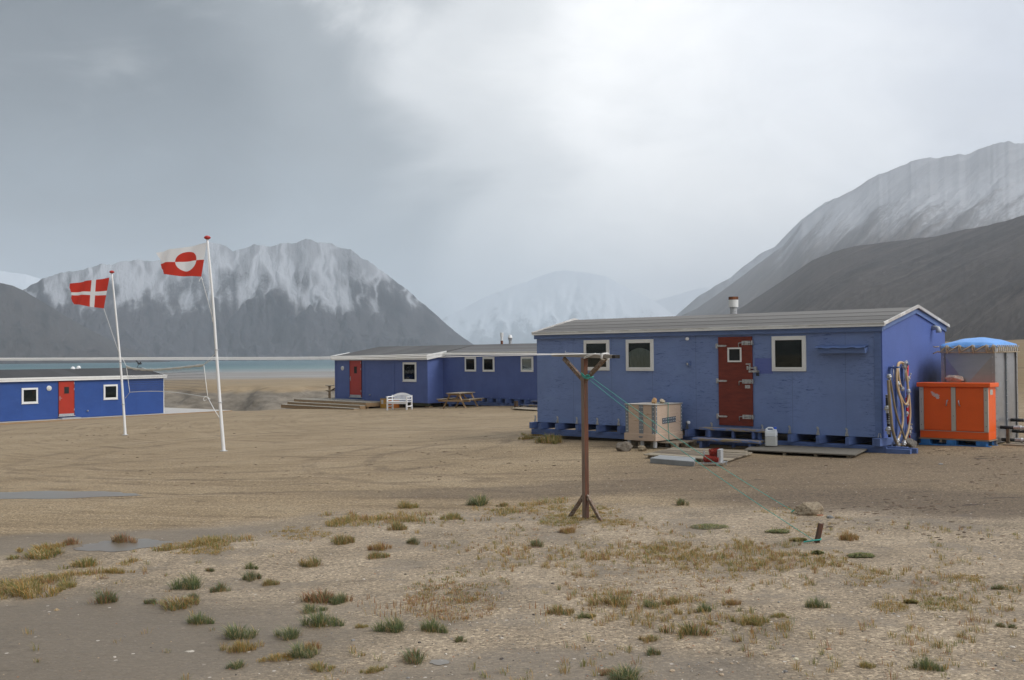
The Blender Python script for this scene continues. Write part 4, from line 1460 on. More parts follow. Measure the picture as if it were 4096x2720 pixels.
# shallow grey metal tray
P = [ong(2600, 1853), ong(2776, 1866), ong(2782, 1848), ong(2640, 1838)]
c = sum(P, Vector()) / 4
q = MB()
z0_, z1_ = -.02, .095
vs = [(p.x - c.x, p.y - c.y, z0_) for p in P] + [(p.x - c.x, p.y - c.y, z1_) for p in P]
q.add(vs, [(3, 2, 1, 0), (4, 5, 6, 7), (0, 1, 5, 4), (1, 2, 6, 5), (2, 3, 7, 6), (3, 0, 4, 7)])
tr = q.build('metal_tray', M['tray_grey'], None, .008, loc=c)
tag(tr, 'flat grey metal tray lying on the ground before the slatted platform', 'tray')
# broken pallet with a stone
PL = thing('pallet', 'grey wooden pallet on the ground between the plywood crate and the door steps', 'pallet', (O1.x + U1[0] * 4.45 - V1[0] * .75, O1.y + U1[1] * 4.45 - V1[1] * .75, gz(O1.x + U1[0] * 4.45 - V1[0] * .75, O1.y + U1[1] * 4.45 - V1[1] * .75)), A1)
q = MB()
for i in range(6):
    y = -.38 + i * .145
    q.box(-.62, .62, y, y + .125, .115, .137)
q.build('boards', M['wood_grey_x'], PL, .003)
q = MB()
for x in (-.56, 0, .56):
    for y in (-.33, .05, .40):
        MB().box(x - .07, x + .07, y - .05, y + .05, .02, .114).build('block', M['wood_grey'], PL, .003)
for y in (-.33, .05, .40):
    MB().box(-.62, .62, y - .05, y + .05, -.01, .019).build('bottom_board', M['wood_grey_x'], PL, .003)

# boot scraper with red brushes
c = ong(2850, 1862)
BS = thing('boot_brush', 'boot scraper with fat red bristle brushes on a metal foot frame', 'boot scraper', (c.x, c.y, c.z + .01), R(-25))
q = MB()
q.bar((-.26, -.08, .03), (.22, -.06, .05), .03, .02)
q.bar((-.10, .14, .05), (.26, .12, .06), .03, .02)
q.bar((.20, -.10, .05), (.22, .16, .055), .03, .02)
q.bar((-.05, -.09, .03), (-.05, .15, .05), .03, .02)
q.box(.10, .125, -.1, -.075, -.06, .05)
q.box(.22, .245, .1, .125, -.06, .05)
q.build('foot_frame', M['galv'], BS, .003)
MB().bar((-.16, 0, .02), (-.16, .0, .26), .03, .03, (0, 1, 0)).build('stay', M['galv_dull'], BS)
MB().box(.10, .17, -.03, .16, .05, .30).build('brush_plate', M['galv_dull'], BS, .006)


def bristle(cx, ax, r, L, seed):
    b = MB()
    rnd = random.Random(seed)
    ax = Vector(ax).normalized()
    x = ax.orthogonal().normalized()
    y = ax.cross(x)
    b.lathe([(r * .5, -L / 2), (r * .82, -L / 2 + .01), (r * .85, L / 2 - .01), (r * .5, L / 2)], cx, 14, 0, ax)
    for i in range(900):
        t = rnd.uniform(0, 6.283)
        d_ = x * math.cos(t) + y * math.sin(t)
        p = Vector(cx) + ax * rnd.uniform(-L / 2, L / 2) + d_ * r * .8
        e = d_ * r * rnd.uniform(.22, .32) + ax * rnd.uniform(-.006, .006)
        s_ = ax * .004
        b.add([p - s_, p + s_, p + e], [(0, 1, 2)])
    return b


bristle((-.02, .0, .115), (1, .08, -.06), .07, .30, 1).build('bristle_brush', M['brush_red'], BS, fix=False)
bristle((.03, .06, .235), (1, .05, .18), .075, .20, 2).build('bristle_brush', M['brush_red'], BS, fix=False)

# jerrycan
t_, _ = h1(3085, 1750, .50)
jp = Vector((O1.x + U1[0] * t_ - V1[0] * .50, O1.y + U1[1] * t_ - V1[1] * .50))
jz = CZ + (ray(3085, 1783).z / ray(3085, 1783).y) * jp.y
JC = thing('jerrycan', 'milky plastic jerrycan with a blue cap, half full, beside the door steps', 'jerrycan', (jp.x, jp.y, jz), R(-22))


def rbox(mb, x0, x1, y0, y1, z0, z1, r, m=0, n=5):
    pts = []
    for cx, cy, a0 in ((x1 - r, y1 - r, 0), (x0 + r, y1 - r, 90), (x0 + r, y0 + r, 180), (x1 - r, y0 + r, 270)):
        for i in range(n + 1):
            a = R(a0 + 90 * i / n)
            pts.append((cx + r * math.cos(a), cy + r * math.sin(a)))
    return mb.prism(pts, 'z', z0, z1, m)


rbox(MB(), -.125, .125, -.09, .09, 0, .20, .035).build('filled_base', M['jerry_fluid'], JC, .01)
b_ = MB()
rbox(b_, -.125, .125, -.09, .09, .2005, .305, .035)
b_.build('can_body', M['jerry'], JC, .012)
b_ = MB().prism([(-.120, .306), (.118, .306), (.105, .35), (.05, .365), (.03, .335), (-.075, .335), (-.09, .372), (-.112, .372)], 'y', -.07, .07)
b_.build('shoulder', M['jerry'], JC, .012)
MB().tube([(-.095, 0, .36), (-.06, 0, .385), (.02, 0, .385), (.05, 0, .36)], .016, 8).build('handle', M['jerry'], JC)
MB().lathe([(.03, .36), (.03, .395), (.026, .40)], (.085, 0, 0), 16).build('screw_cap', M['cap_blue'], JC)

# ------------------------------------------------------------------ plywood crate
CRO = Vector((2.585, 24.66))
CR = thing('plywood_crate', 'bleached plywood crate with riveted metal corners beside the blue hut', 'crate', (CRO.x, CRO.y, CZ - 2.06), A1)
CW, CD = .83, 1.06
c0, c1 = .12, .925
MB().box(0, CW, 0, CD, c0, c1).build('crate_body', M['crate_ply'], CR, .006)
MB().box(-.03, CW + .012, -.02, CD + .02, c0 - .0, c0 + .16).build('base_rim', M['crate_ply'], CR, .006)
MB().box(-.02, CW + .02, -.02, CD + .02, c1 + .002, c1 + .02).build('lid', M['crate_lid'], CR, .004)


def strip(mb, p0, p1, w_, nrm, side, n, rows=1):
    """flat metal strip with rivets: p0->p1 centre line, nrm outwards"""
    p0, p1, nrm, side = Vector(p0), Vector(p1), Vector(nrm), Vector(side)
    mb.bar(p0 + nrm * .004, p1 + nrm * .004, w_, .006, nrm, 0) if False else None
    a = p1 - p0
    vs = []
    for h_ in (.0025, .0075):
        for s1, base in ((-1, p0), (1, p0), (1, p1), (-1, p1)):
            vs.append(base + side * (s1 * w_ / 2) + nrm * h_)
    mb.add(vs, [(3, 2, 1, 0), (4, 5, 6, 7), (0, 1, 5, 4), (1, 2, 6, 5), (2, 3, 7, 6), (3, 0, 4, 7)], 0)
    for r_ in range(rows):
        off = (r_ - (rows - 1) / 2) * w_ * .5
        for i in range(n):
            c_ = p0 + a * ((i + .5) / n) + side * off
            mb.lathe([(.011, .0078), (.008, .0125)], c_, 10, 1, nrm)


st_ = MB()
for x in (.045, CW - .055):
    strip(st_, (x, 0, c0 + (.17 if x < .5 else .02)), (x, 0, c1), .085, (0, -1, 0), (1, 0, 0), 8)
st_.build('corner_strip', [M['zinc_strip'], M['white_trim']], CR)
st_ = MB()
strip(st_, (.44, 0, c0 + .10), (.44, 0, c1), .12, (0, -1, 0), (1, 0, 0), 7, 2)
st_.prism([(.38, c0 + .10), (.40, c0 + .065), (.48, c0 + .065), (.50, c0 + .10)], 'y', -.0265, -.0205)
st_.build('centre_strip', [M['zinc_strip'], M['white_trim']], CR)
st_ = MB()
for y in (.03, CD - .03):
    strip(st_, (CW, y, c0 + (.03 if y < .5 else .17)), (CW, y, c1), .05, (1, 0, 0), (0, 1, 0), 8)
st_.build('side_strip', [M['zinc_strip'], M['white_trim']], CR)
st_ = MB()
strip(st_, (CW, .26, .56), (CW, .80, .585), .13, (1, 0, 0), (0, 0, 1), 8, 2)
st_.build('perforated_plate', [M['plate_dark'], M['white_trim']], CR)
for x, y in ((.06, .06), (.42, .06), (CW - .06, .06), (CW - .06, .55), (CW - .06, CD - .06), (.06, CD - .06)):
    MB().lathe([(.045, -.03), (.045, c0 - .002)], (x, y, 0), 14).build('foot', M['galv_dull'], CR)
MB().box(-.0, CW + .0, CD * .5, CD, -.01, .012).build('runner', M['wood_grey_x'], CR)
st_ = MB()
zz_ = c1 + .026
st_.tube(spline([(.20, .75, zz_), (.40, .62, zz_), (.62, .5, zz_), (.80, .52, zz_), (CW + .026, .47, zz_ - .01), (CW + .018, .47, .60), (CW + .018, .49, .25), (CW + .022, .50, .10)]), .006, 6)
rp = st_.build('tie_cord', M['green_rope'], CR)


# ------------------------------------------------------------------ stones
def stone(label, c, size, rz, seed, col, name='stone', flat=.9, col2=None, group=None):
    rnd = random.Random(seed)
    b = bmesh.new()
    bmesh.ops.create_icosphere(b, subdivisions=4, radius=1)
    pl = []
    for i in range(15):
        v = Vector((rnd.gauss(0, 1), rnd.gauss(0, 1), rnd.gauss(0, 1))).normalized()
        pl.append((v, rnd.uniform(.62, .98)))
    for v in b.verts:
        d_ = v.co.normalized()
        r = 1.08
        for nrm, h_ in pl:
            k_ = d_.dot(nrm)
            if k_ > .05:
                r = min(r, h_ / k_)
        r *= 1 + .07 * mnoise.fractal(d_ * 2.2 + Vector((seed, 0, 0)), 1.0, 2.0, 5)
        v.co = d_ * r
    zmin = min(v.co.z for v in b.verts)
    for v in b.verts:
        v.co = Vector((v.co.x * size[0] / 2, v.co.y * size[1] / 2, (max(v.co.z, zmin * .75) - zmin * .75) * size[2] / 1.75))
    me = bpy.data.meshes.new(name)
    b.to_mesh(me)
    b.free()
    me.materials.append(mk('stone_face', col, .9, .3, 5 / max(size), (1, 1, 1.8), .5, 30 / max(size) * .3, c2=col2 or tuple(q * .45 for q in col), c2lo=.52, c2hi=.66, bdist=.02))
    o = bpy.data.objects.new(name, me)
    COL.objects.link(o)
    o.location = c
    o.rotation_euler = (0, 0, rz)
    return tag(o, label, 'stone', group)


def gst(px, py, w_, d_, h_, label, seed, col, rz=0, sink=.02, **kw):
    c = ong(px, py)
    c.z -= sink
    c.y += d_ * .4
    return stone(label, c, (w_, d_, h_), rz, seed, col, **kw)


gst(2500, 1806, .40, .32, .22, 'big grey stone propping the crate at its left foot', 3, (.18, .152, .12))
gst(2570, 1805, .23, .20, .15, 'small tan stone under the middle of the crate front', 5, (.24, .19, .125))
stone('grey and rust banded stone lying on the wooden pallet', (PL.location.x + .12, PL.location.y + .02, PL.location.z + .137), (.29, .22, .16), .3, 8, (.37, .27, .20), col2=(.20, .14, .10))
u_, v_ = Vector((U1[0], U1[1], 0)), Vector((V1[0], V1[1], 0))
cr3 = Vector((CRO.x, CRO.y, CZ - 2.06 + c1 + .02))
stone('rounded orange-tan stone on the crate lid', cr3 + u_ * .52 + v_ * .40, (.145, .14, .135), .4, 11, (.47, .29, .145), col2=(.33, .20, .12))
stone('flat pale cream stone on the crate lid', cr3 + u_ * .70 + v_ * .46, (.165, .13, .10), .1, 12, (.45, .375, .27), col2=(.27, .22, .16))
gst(3645, 1792, .33, .3, .24, 'grey stone at the hut corner below the hoses', 14, (.21, .195, .17))
gst(3246, 2062, .40, .30, .19, 'biggest tan boulder on the gravel beside the tyre track', 27, (.27, .215, .145), rz=-.3, name='boulder', col2=(.12, .08, .045))
gst(3282, 2064, .085, .06, .045, 'small reddish stone leaning on the big tan boulder', 18, (.42, .20, .12))
gst(3322, 2074, .10, .07, .055, 'small blue-grey stone beside the big tan boulder', 19, (.22, .22, .21))
gst(3318, 2110, .10, .07, .035, 'flat dark brown stone behind the leaning stake', 21, (.09, .065, .045))
gst(3766, 1858, .08, .06, .05, 'lone grey stone on the track before the orange cabinet', 22, (.27, .27, .27))
gst(2145, 2192, .11, .05, .03, 'flat brown stone by a grass tuft near the clothes post', 24, (.20, .14, .10))
gst(222, 2443, .06, .05, .045, 'small ochre stone on the dark damp sand', 25, (.50, .36, .20))
gst(410, 2316, .11, .07, .05, 'brown stone among the ochre tufts', 26, (.24, .17, .11))
gst(752, 2610, .09, .06, .03, 'pale flat stone on the damp sand', 27, (.48, .43, .36))
gst(3187, 2640, .055, .04, .03, 'small cream stone in the pale gravel', 28, (.66, .60, .44))

# ------------------------------------------------------------------ orange cabinet on its blue pallet
OC = Vector((8.665, 22.9))
zc0 = CZ - 1.94
CB = thing('metal_cabinet', 'bright orange two-door metal cabinet beside the hut gable', 'cabinet', (OC.x, OC.y, zc0), A1)
CL, CDp = 1.41, .44
zb0, zb1 = .135, 1.30
MB().box(0, CL, .0, CDp, zb0, zb0 + .16).build('plinth', M['orange'], CB, .006)
MB().box(.012, CL - .0, .012, CDp, zb0 + .16, zb1 - .085).build('cabinet_body', M['orange'], CB, .006)
MB().box(-.05, CL + .055, -.045, CDp + .05, zb1 - .09, zb1).build('lid', M['orange'], CB, .012)
zd0, zd1 = zb0 + .175, zb1 - .105
xs = [0.0, .085, .665, .755, 1.325, 1.412]
dL = MB().box(xs[1] + .006, xs[2] - .006, -.010, .011, zd0, zd1).build('door', M['orange'], CB, .004)
dR = MB().box(xs[3] + .006, xs[4] - .006, -.010, .011, zd0, zd1).build('door', M['orange'], CB, .004)
for d_, x in ((dL, .585), (dR, .835)):
    sgn = 1 if d_ is dL else -1
    MB().tube([(x + sgn * .01, -.012, zb0 + .80), (x + sgn * .01, -.045, zb0 + .80), (x - sgn * .012, -.045, zb0 + .69), (x - sgn * .012, -.012, zb0 + .69)], .011, 8).build('handle', M['galv'], d_)
for i in (0, 2, 4):
    q = MB().box(xs[i], xs[i + 1], -.016, .0115, zd0 - .01, zd1 + .01)
    for zz_ in (zd0 + .1, zd0 + .38, zd0 + .64, zd1 - .05) if i != 2 else (zd0 + .3,):
        q.lathe([(.010, .0165), (.007, .021)], ((xs[i] + xs[i + 1]) / 2, 0, zz_), 8, 1, (0, -1, 0))
    q.build('door_post', [M['strip_pale'], M['dark']], CB, .003)
MB().box(0, CL, -.012, -.002, zb0 + .150, zb0 + .158).build('drip_strip', M['strip_pale'], CB)
q = MB()
for i, (a, b, y) in enumerate(((.24, .30, 0), (.25, .33, 1), (.26, .40, 2), (.27, .43, 3), (.30, .42, 4), (.34, .43, 5), (.355, .42, 6))):
    z_ = zd1 - .10 - y * .022
    q.prism([(a, z_), (b, z_ - .004), (b - .012, z_ + .013), (a + .008, z_ + .016)], 'y', -.0118, -.0104)
q.build('label_remnant', M['paper'], dL)
q = MB().box(CL + .0005, CL + .004, .10, .26, zd1 - .14, zd1 - .03, 0)
for k_ in range(3):
    q.box(CL + .0042, CL + .0052, .12, .24, zd1 - .125 + k_ * .032, zd1 - .112 + k_ * .032, 1)
q.build('info_plate', [M['strip_pale'], M['galv_dull']], CB)
BP = thing('pallet', 'blue painted pallet under the orange cabinet', 'pallet', (OC.x, OC.y, zc0 - .02), A1)
for x in (.02, .56, 1.16):
    MB().box(x, x + .2, -.03, .12, .03, .125).build('block', M['pallet_blue'], BP, .004)
    MB().box(x, x + .2, .35, .5, .03, .125).build('block', M['pallet_blue'], BP, .004)
MB().box(-.02, CL + .02, -.03, .5, .127, .150).build('boards', M['wood_grey_x'], BP, .003)
MB().box(-.02, CL + .02, -.03, .10, .0, .028).build('bottom_board', M['pallet_blue'], BP, .003)
MB().box(-.02, CL + .02, .38, .5, .0, .028).build('bottom_board', M['pallet_blue'], BP, .003)
stone('long pink and cream stone on top of the orange cabinet', Vector((OC.x, OC.y, zc0 + zb1)) + u_ * .62 + v_ * .30, (.36, .17, .20), A1 + .1, 31, (.50, .41, .34), col2=(.30, .20, .16))

# ------------------------------------------------------------------ steel water tank
TO = Vector((9.21, 23.03))
zt0 = CZ - 1.94
TK = thing('water_tank', 'square stainless steel water tank with a blue tarpaulin lid tied on', 'tank', (TO.x, TO.y, zt0), A1)
TL, TD, TH = 1.075, 1.38, 2.0
q = MB().box(.012, TL - .012, .012, TD - .012, .04, TH - .01)
q.build('tank_shell', M['steel_panel'], TK)


def creased(mb, o, ax, ay, n_, d_=.022):
    """sheet panel pressed into four facets meeting at the middle"""
    o, ax, ay, n_ = Vector(o), Vector(ax), Vector(ay), Vector(n_)
    c_ = o + ax * .5 + ay * .5 + n_ * d_
    mb.add([o, o + ax, o + ax + ay, o + ay, c_], [(0, 1, 4), (1, 2, 4), (2, 3, 4), (3, 0, 4)])


q = MB()
creased(q, (.012, .010, .62), (TL - .024, 0, 0), (0, 0, TH - .72), (0, -1, 0), .085)
creased(q, (.012, .010, .05), (TL - .024, 0, 0), (0, 0, .55), (0, -1, 0), .03)
q.build('front_panel', M['steel_panel'], TK, fix=False)
q = MB()
creased(q, (TL - .010, .012, .05), (0, TD * .5 - .02, 0), (0, 0, TH - .15), (1, 0, 0), .02)
creased(q, (TL - .010, TD * .5 + .01, .05), (0, TD * .5 - .02, 0), (0, 0, TH - .15), (1, 0, 0), .02)
q.build('side_panel', M['steel_panel'], TK, fix=False)
for (x, y, sx2, sy2) in ((.0, .0, 1, 1), (TL, .0, -1, 1), (TL, TD, -1, -1), (0, TD, 1, -1)):
    q = MB().box(x - .018, x + .018, y - .018, y + .018, .02, TH)
    q.box(min(x + sx2 * .0181, x + sx2 * .055), max(x + sx2 * .0181, x + sx2 * .055), y - .018, y - .012, .02, TH)
    if x > 0:
        q.box(x + .012, x + .018, min(y + sy2 * .0181, y + sy2 * .055), max(y + sy2 * .0181, y + sy2 * .055), .02, TH)
    for i in range(11):
        z_ = .18 + i * .165
        if y == 0:
            q.lathe([(.012, .0), (.010, .016)], (x + sx2 * .036, -.0185, z_), 8, 1, (0, -1, 0))
        if x > 0:
            q.lathe([(.012, .0), (.010, .016)], (x + .0185, y + sy2 * .036, z_), 8, 1, (1, 0, 0))
    q.build('corner_angle', [M['steel_panel'], M['galv']], TK)
q = MB().box(TL - .008, TL + .022, TD * .5 - .014, TD * .5 + .014, .04, TH)
for i in range(11):
    for yy in (TD * .5 - .035, TD * .5 + .035):
        q.lathe([(.012, .0), (.010, .016)], (TL + .0225, yy, .18 + i * .165), 8, 1, (1, 0, 0))
q.build('side_seam', [M['zinc_strip'], M['galv']], TK)
q = MB()
q.box(-.03, TL + .03, -.035, -.02, TH - .06, TH + .07)
q.box(TL + .02, TL + .035, -.02, TD + .03, TH - .06, TH + .07)
q.box(-.035, -.02, -.02, TD + .03, TH - .06, TH + .07)
q.build('rim', M['galv_dull'], TK)
n = 26
vs, fs = [], []
for i in range(n + 1):
    for j in range(n + 1):
        a, b = i / n, j / n
        e = max(abs(2 * a - 1), abs(2 * b - 1))
        h_ = .15 * (1 - (2 * a - 1) ** 2) ** .75 * (1 - (2 * b - 1) ** 2) ** .75
        z_ = TH + .10 + h_ + .004 * math.sin(a * 17 + b * 9)
        if e > .99:
            z_ -= .05 + .02 * math.sin(a * 30 + b * 37)
        vs.append((-.05 + (TL + .10) * a, -.05 + (TD + .10) * b, z_))
for i in range(n):
    for j in range(n):
        k_ = i * (n + 1) + j
        fs.append((k_, k_ + n + 1, k_ + n + 2, k_ + 1))
q = MB().add(vs, fs, 0, True)
q.build('tarpaulin', M['tarp'], TK, fix=True)
q = MB()
rnd = random.Random(4)
xs_ = [-.05, .12, .38, .66, .94, TL]
for i in range(len(xs_) - 1):
    q.tube([(xs_[i], -.055, TH - .05 + .01 * (i % 2)), (xs_[i] + .05, -.06, TH - .045), (xs_[i + 1], -.058, TH + .085)], .010, 6)
    q.tube([(xs_[i + 1], -.062, TH + .09), (xs_[i + 1] - .01, -.066, TH + .0), (xs_[i + 1] + .012, -.062, TH - .09)], .016, 6)
    q.tube([(xs_[i + 1] + .03, -.062, TH + .08), (xs_[i + 1] + .025, -.066, TH - .02)], .013, 6)
for i in range(11):
    y = .02 + i * TD / 11
    q.tube([(TL + .06, y, TH + .08), (TL + .075, y + .03, TH + .0), (TL + .065, y + .055, TH - .065)], .013, 6)
q.tube([(-.05, -.055, TH - .04), (-.14, -.03, TH - .07), (-.19, -.01, TH - .09)], .012, 6)
q.tube([(-.05, -.055, TH + .06), (-.12, -.05, TH + .05), (-.17, -.04, TH + .06)], .012, 6)
q.tube([(-.06, -.055, TH - .07), (.3, -.06, TH - .065), (.7, -.06, TH - .075), (TL + .06, -.06, TH - .07), (TL + .07, .5, TH - .07), (TL + .07, TD, TH - .065)], .008, 6)
q.build('lashing', M['rope_tan'], TK)
# outlets with hoses at the foot of the tank
for k_, (y, z_, ln) in enumerate(((.28, .36, .62), (.34, .10, .64), (.95, .48, .7), (1.02, .24, .66))):
    base = Vector((TO.x, TO.y, zt0))
    q = MB().tube([(TL + .01, y, z_), (TL + .28, y - .01, z_)], .036, 10)
    o_ = q.build('outlet_pipe', M['black'], TK)
    q = MB().lathe([(.045, .28), (.045, .40), (.055, .40), (.055, .42), (.04, .43), (.04, .52), (.062, .53), (.066, .60), (.05, .62), (.05, ln)], (TL, y - .01, z_), 14, 0, (1, 0, 0))
    q.build('valve', M['galv'], o_)
for k_, (y, z_, lab) in enumerate(((.28, .36, 'upper tan hose coupled to the tank outlet'), (.34, .10, 'lower tan hose coupled to the tank outlet over the planks'))):
    p0 = Vector((TO.x, TO.y, zt0)) + u_ * (TL + .63) + v_ * (y - .01) + Vector((0, 0, z_))
    pts = [Vector((0, 0, 0)), u_ * .15, u_ * .5 + Vector((0, 0, -.05)), u_ * 1.2 + v_ * .2 + Vector((0, 0, -z_ - .0)), u_ * 2.6 + v_ * .5 + Vector((0, 0, -z_ + .02))]
    tag(MB().tube(spline(pts), .022, 10).build('tank_hose', M['hose_tan'], None, loc=p0), lab, 'hose')
q = MB()
for z_ in (0, .03):
    q.box(TL + .16, TL + .22, .14, .20, -.05, .34)
q.build('pipe_stand', M['wood_grey'], TK)
# planks laid by the tank
PB = thing('plank_walk', 'weathered plank walk on the ground by the tank outlets', 'platform', (TO.x + u_.x * (TL + .15) + v_.x * .0, TO.y + u_.y * (TL + .15), zt0 + .0), A1)
for i in range(5):
    y = -.02 + i * .2
    MB().box(.0, 2.2, y, y + .185, -.0, .035).build('board', M['wood_grey_x'], PB, .004)
for x in (.1, .9, 1.8):
    MB().box(x, x + .08, -.01, .95, -.07, -.001).build('bearer', M['wood_grey'], PB, .004)

# ------------------------------------------------------------------ long low house in the middle distance
O2 = Vector((-10.3, 62.5))
A2 = math.atan2(-.754, .657)
U2 = (math.cos(A2), math.sin(A2))
V2 = (-U2[1], U2[0])
g2 = CZ - 2.75
LH = thing('long_house', 'long low blue house in the middle distance with a red door and a stepped-back wing', 'house', (O2.x, O2.y, g2), A2)
b2, e2, r2 = CZ - 2.41 - g2, CZ + .085 - g2, CZ + .635 - g2
b3, e3 = CZ - 2.09 - g2, CZ + .205 - g2
LA, YR, WD, YB = 9.0, 3.18, 6.36, 1.01
LB = 19.5


def h2(px, py, y=0.0):
    o = (O2.x + V2[0] * y, O2.y + V2[1] * y)
    t, z = onwall(px, py, o, U2)
    return t, z - g2


MB().prism([(0, b2), (WD, b2), (WD, e2 - .05), (YR, r2 - .05), (0, e2 - .05)], 'x', 0, LA).build('wall', M['mid_blue'], LH)
MB().prism([(YB, b3), (WD - YB, b3), (WD - YB, e3 - .03), (YR, r2 - .05), (YB, e3 - .03)], 'x', LA + .003, LB).build('wing_wall', M['mid_blue2'], LH)
q = MB()
for x in (.0, LA - .12):
    q.box(x, x + .12, -.02, -.003, b2, e2 - .25)
for px in (1459, 1577):
    t_, _ = h2(px, 1500)
    q.box(t_ - .07, t_ + .02, -.02, -.003, b2, e2 - .25)
q.box(LA + .003, LA + .02, -.018, .12, b2, e2 - .25)
q.build('batten', M['mid_blue'], LH)


def slope(ya, za, yb, zb_, x0, x1, th=.05):
    return MB().prism([(ya, za), (yb, zb_), (yb, zb_ - th), (ya, za - th)], 'x', x0, x1)


k2 = (r2 - e2) / YR
q = slope(-.12, e2 - k2 * .12, YR, r2, -.12, LA + .12)
q.prism([(WD + .12, e2 - k2 * .12), (YR, r2), (YR, r2 - .05), (WD + .12, e2 - k2 * .12 - .05)], 'x', -.12, LA + .12)
q.build('roof', M['felt_plain'], LH)
k3 = (r2 - e3) / (YR - YB)
q = slope(YB - .1, e3 - k3 * .1, YR, r2 - .003, LA + .125, LB + .1)
q.prism([(WD - YB + .1, e3 - k3 * .1), (YR, r2 - .003), (YR, r2 - .053), (WD - YB + .1, e3 - k3 * .1 - .05)], 'x', LA + .125, LB + .1)
q.build('wing_roof', M['felt_mid'], LH)
q = MB()
q.box(-.16, LA + .16, -.16, -.122, e2 - .24, e2 + .0)
q.box(-.18, LA + .18, -.19, -.161, e2 - .09, e2 + .025)
q.box(-.10, LA + .12, -.121, -.003, e2 - .235, e2 - .20)
for x in (LA + .124, -.162):
    q.prism([(-.12, e2 - .24), (YB + .1, e2 - .24 + k2 * (YB + .2)), (YB + .1, e2 + k2 * (YB + .1) + .0), (-.12, e2 - .0)], 'x', x, x + .036)
    q.prism([(-.16, e2 - .085), (YB + .1, e2 - .085 + k2 * (YB + .2)), (YB + .1, e2 + k2 * (YB + .1) + .03), (-.16, e2 + .025)], 'x', x + .037 if x > 0 else x - .03, x + .06 if x > 0 else x - .001)
q.build('fascia', M['white_trim'], LH, .004)
MB().box(LA + .19, LB + .1, YB - .14, YB - .103, e3 - .11, e3 + .01).build('wing_fascia', M['white_trim'], LH, .004)
a, b = h2(1400.6, 1500)[0], h2(1447.5, 1500)[0]
z1_, z0_ = h2(1424, 1441.5)[1], h2(1424, 1589)[1]
door_modern(LH, a, b, z0_, z1_, 0, M['bright_red'])
a, b = h2(1612.8, 1500)[0], h2(1666.5, 1500)[0]
window(LH, a, b, h2(1640, 1525.5)[1], h2(1640, 1449)[1], .10, M['white'], None, 0, True)
for x0, x1, y0, y1, cur in ((1861, 1905, 1428, 1486, .5), (1932.5, 1978.5, 1428, 1487, None), (2085, 2134, 1426, 1487.5, None)):
    a, b = h2(x0, 1450, YB)[0], h2(x1, 1450, YB)[0]
    window(LH, a, b, h2((x0 + x1) / 2, y1, YB)[1], h2((x0 + x1) / 2, y0, YB)[1], .085, M['white'], cur, YB)
t_, z_ = h2(1371.7, 1472.7)
lamp(LH, t_, z_, .125)
t_, z_ = h2(1482, 1579)
MB().lathe([(.04, 0), (.03, .1)], (t_, 0, z_), 10, 0, (0, -1, 0)).build('wall_tap', M['galv'], LH)
# flues on the wing
for (px, topy, boty, kind) in ((2007, 1330.6, 1377, 0), (2040.5, 1339.5, 1376, 1)):
    o = (O2.x + V2[0] * YR, O2.y + V2[1] * YR)
    t_, zt_2 = onwall(px, topy, o, U2)
    zt_2 -= g2
    if kind == 0:
        c = MB().lathe([(.062, r2 - .1), (.062, zt_2 - .18)], (t_, YR, 0), 16).build('flue', M['white_trim'], LH)
        MB().lathe([(.088, zt_2 - .2), (.088, zt_2)], (t_, YR, 0), 16).build('flue_collar', M['white_trim'], c)
        MB().lathe([(.064, r2 - .05), (.064, r2 + .17)], (t_, YR, 0), 16).build('rust_band', M['rust'], c)
    else:
        c = MB().lathe([(.075, r2 - .1), (.075, r2 + .17)], (t_, YR, 0), 16).build('roof_vent', M['galv'], LH)
        MB().lathe([(.075, r2 + .16), (.115, zt_2 - .17), (.115, zt_2 - .15)], (t_, YR, 0), 16).build('flare', M['galv'], c)
        MB().lathe([(.125, zt_2 - .15), (.115, zt_2 - .12), (.07, zt_2 - .0), (.02, zt_2)], (t_, YR, 0), 16).build('hood', M['white'], c)
# supports of the front section, sled of the wing
q = MB()
MB().box(.4, LA - .25, .25, .4, b2 - .16, b2 - .004).build('floor_beam', M['timber_green'], LH)
MB().box(.4, LA - .25, 3.0, 3.15, b2 - .16, b2 - .004).build('floor_beam', M['timber_green'], LH)
for x in (.5, 3.4, 6.2, LA - .5, LA - .2):
    MB().box(x, x + .13, .2, .36, b2 - .75, b2 - .162).build('stilt', M['wood_new'], LH)
    MB().box(x, x + .13, 3.0, 3.15, b2 - .75, b2 - .162).build('stilt', M['wood_new'], LH)
MB().box(LA + .3, LB, YB - .10, YB - .02, b3 - .36, b3 - .20).build('sled_beam', M['blue_timber'], LH)
MB().box(LA + .3, LB, YB + .35, YB + .45, b3 - .36, b3 - .20).build('sled_beam', M['blue_timber'], LH)
for i in range(13):
    t_ = h2(1954, 1597, YB - .2)[0] + (i - 4) * .69
    if t_ > LA + .4:
        MB().box(t_ - .06, t_ + .06, YB - .26, YB + 1.2, b3 - .198, b3 - .004).build('joist', M['blue_timber'], LH)
        MB().box(t_ - .03, t_ + .03, YB - .012, YB - .003, b3 - .0, b3 + .06).build('bracket', M['blue_trim'], LH)
for i in range(5):
    MB().box(LA + .6 + i * 2.2, LA + .8 + i * 2.2, YB - .12, YB + .1, b3 - .60, b3 - .362).build('support_block', M['blue_timber'], LH)

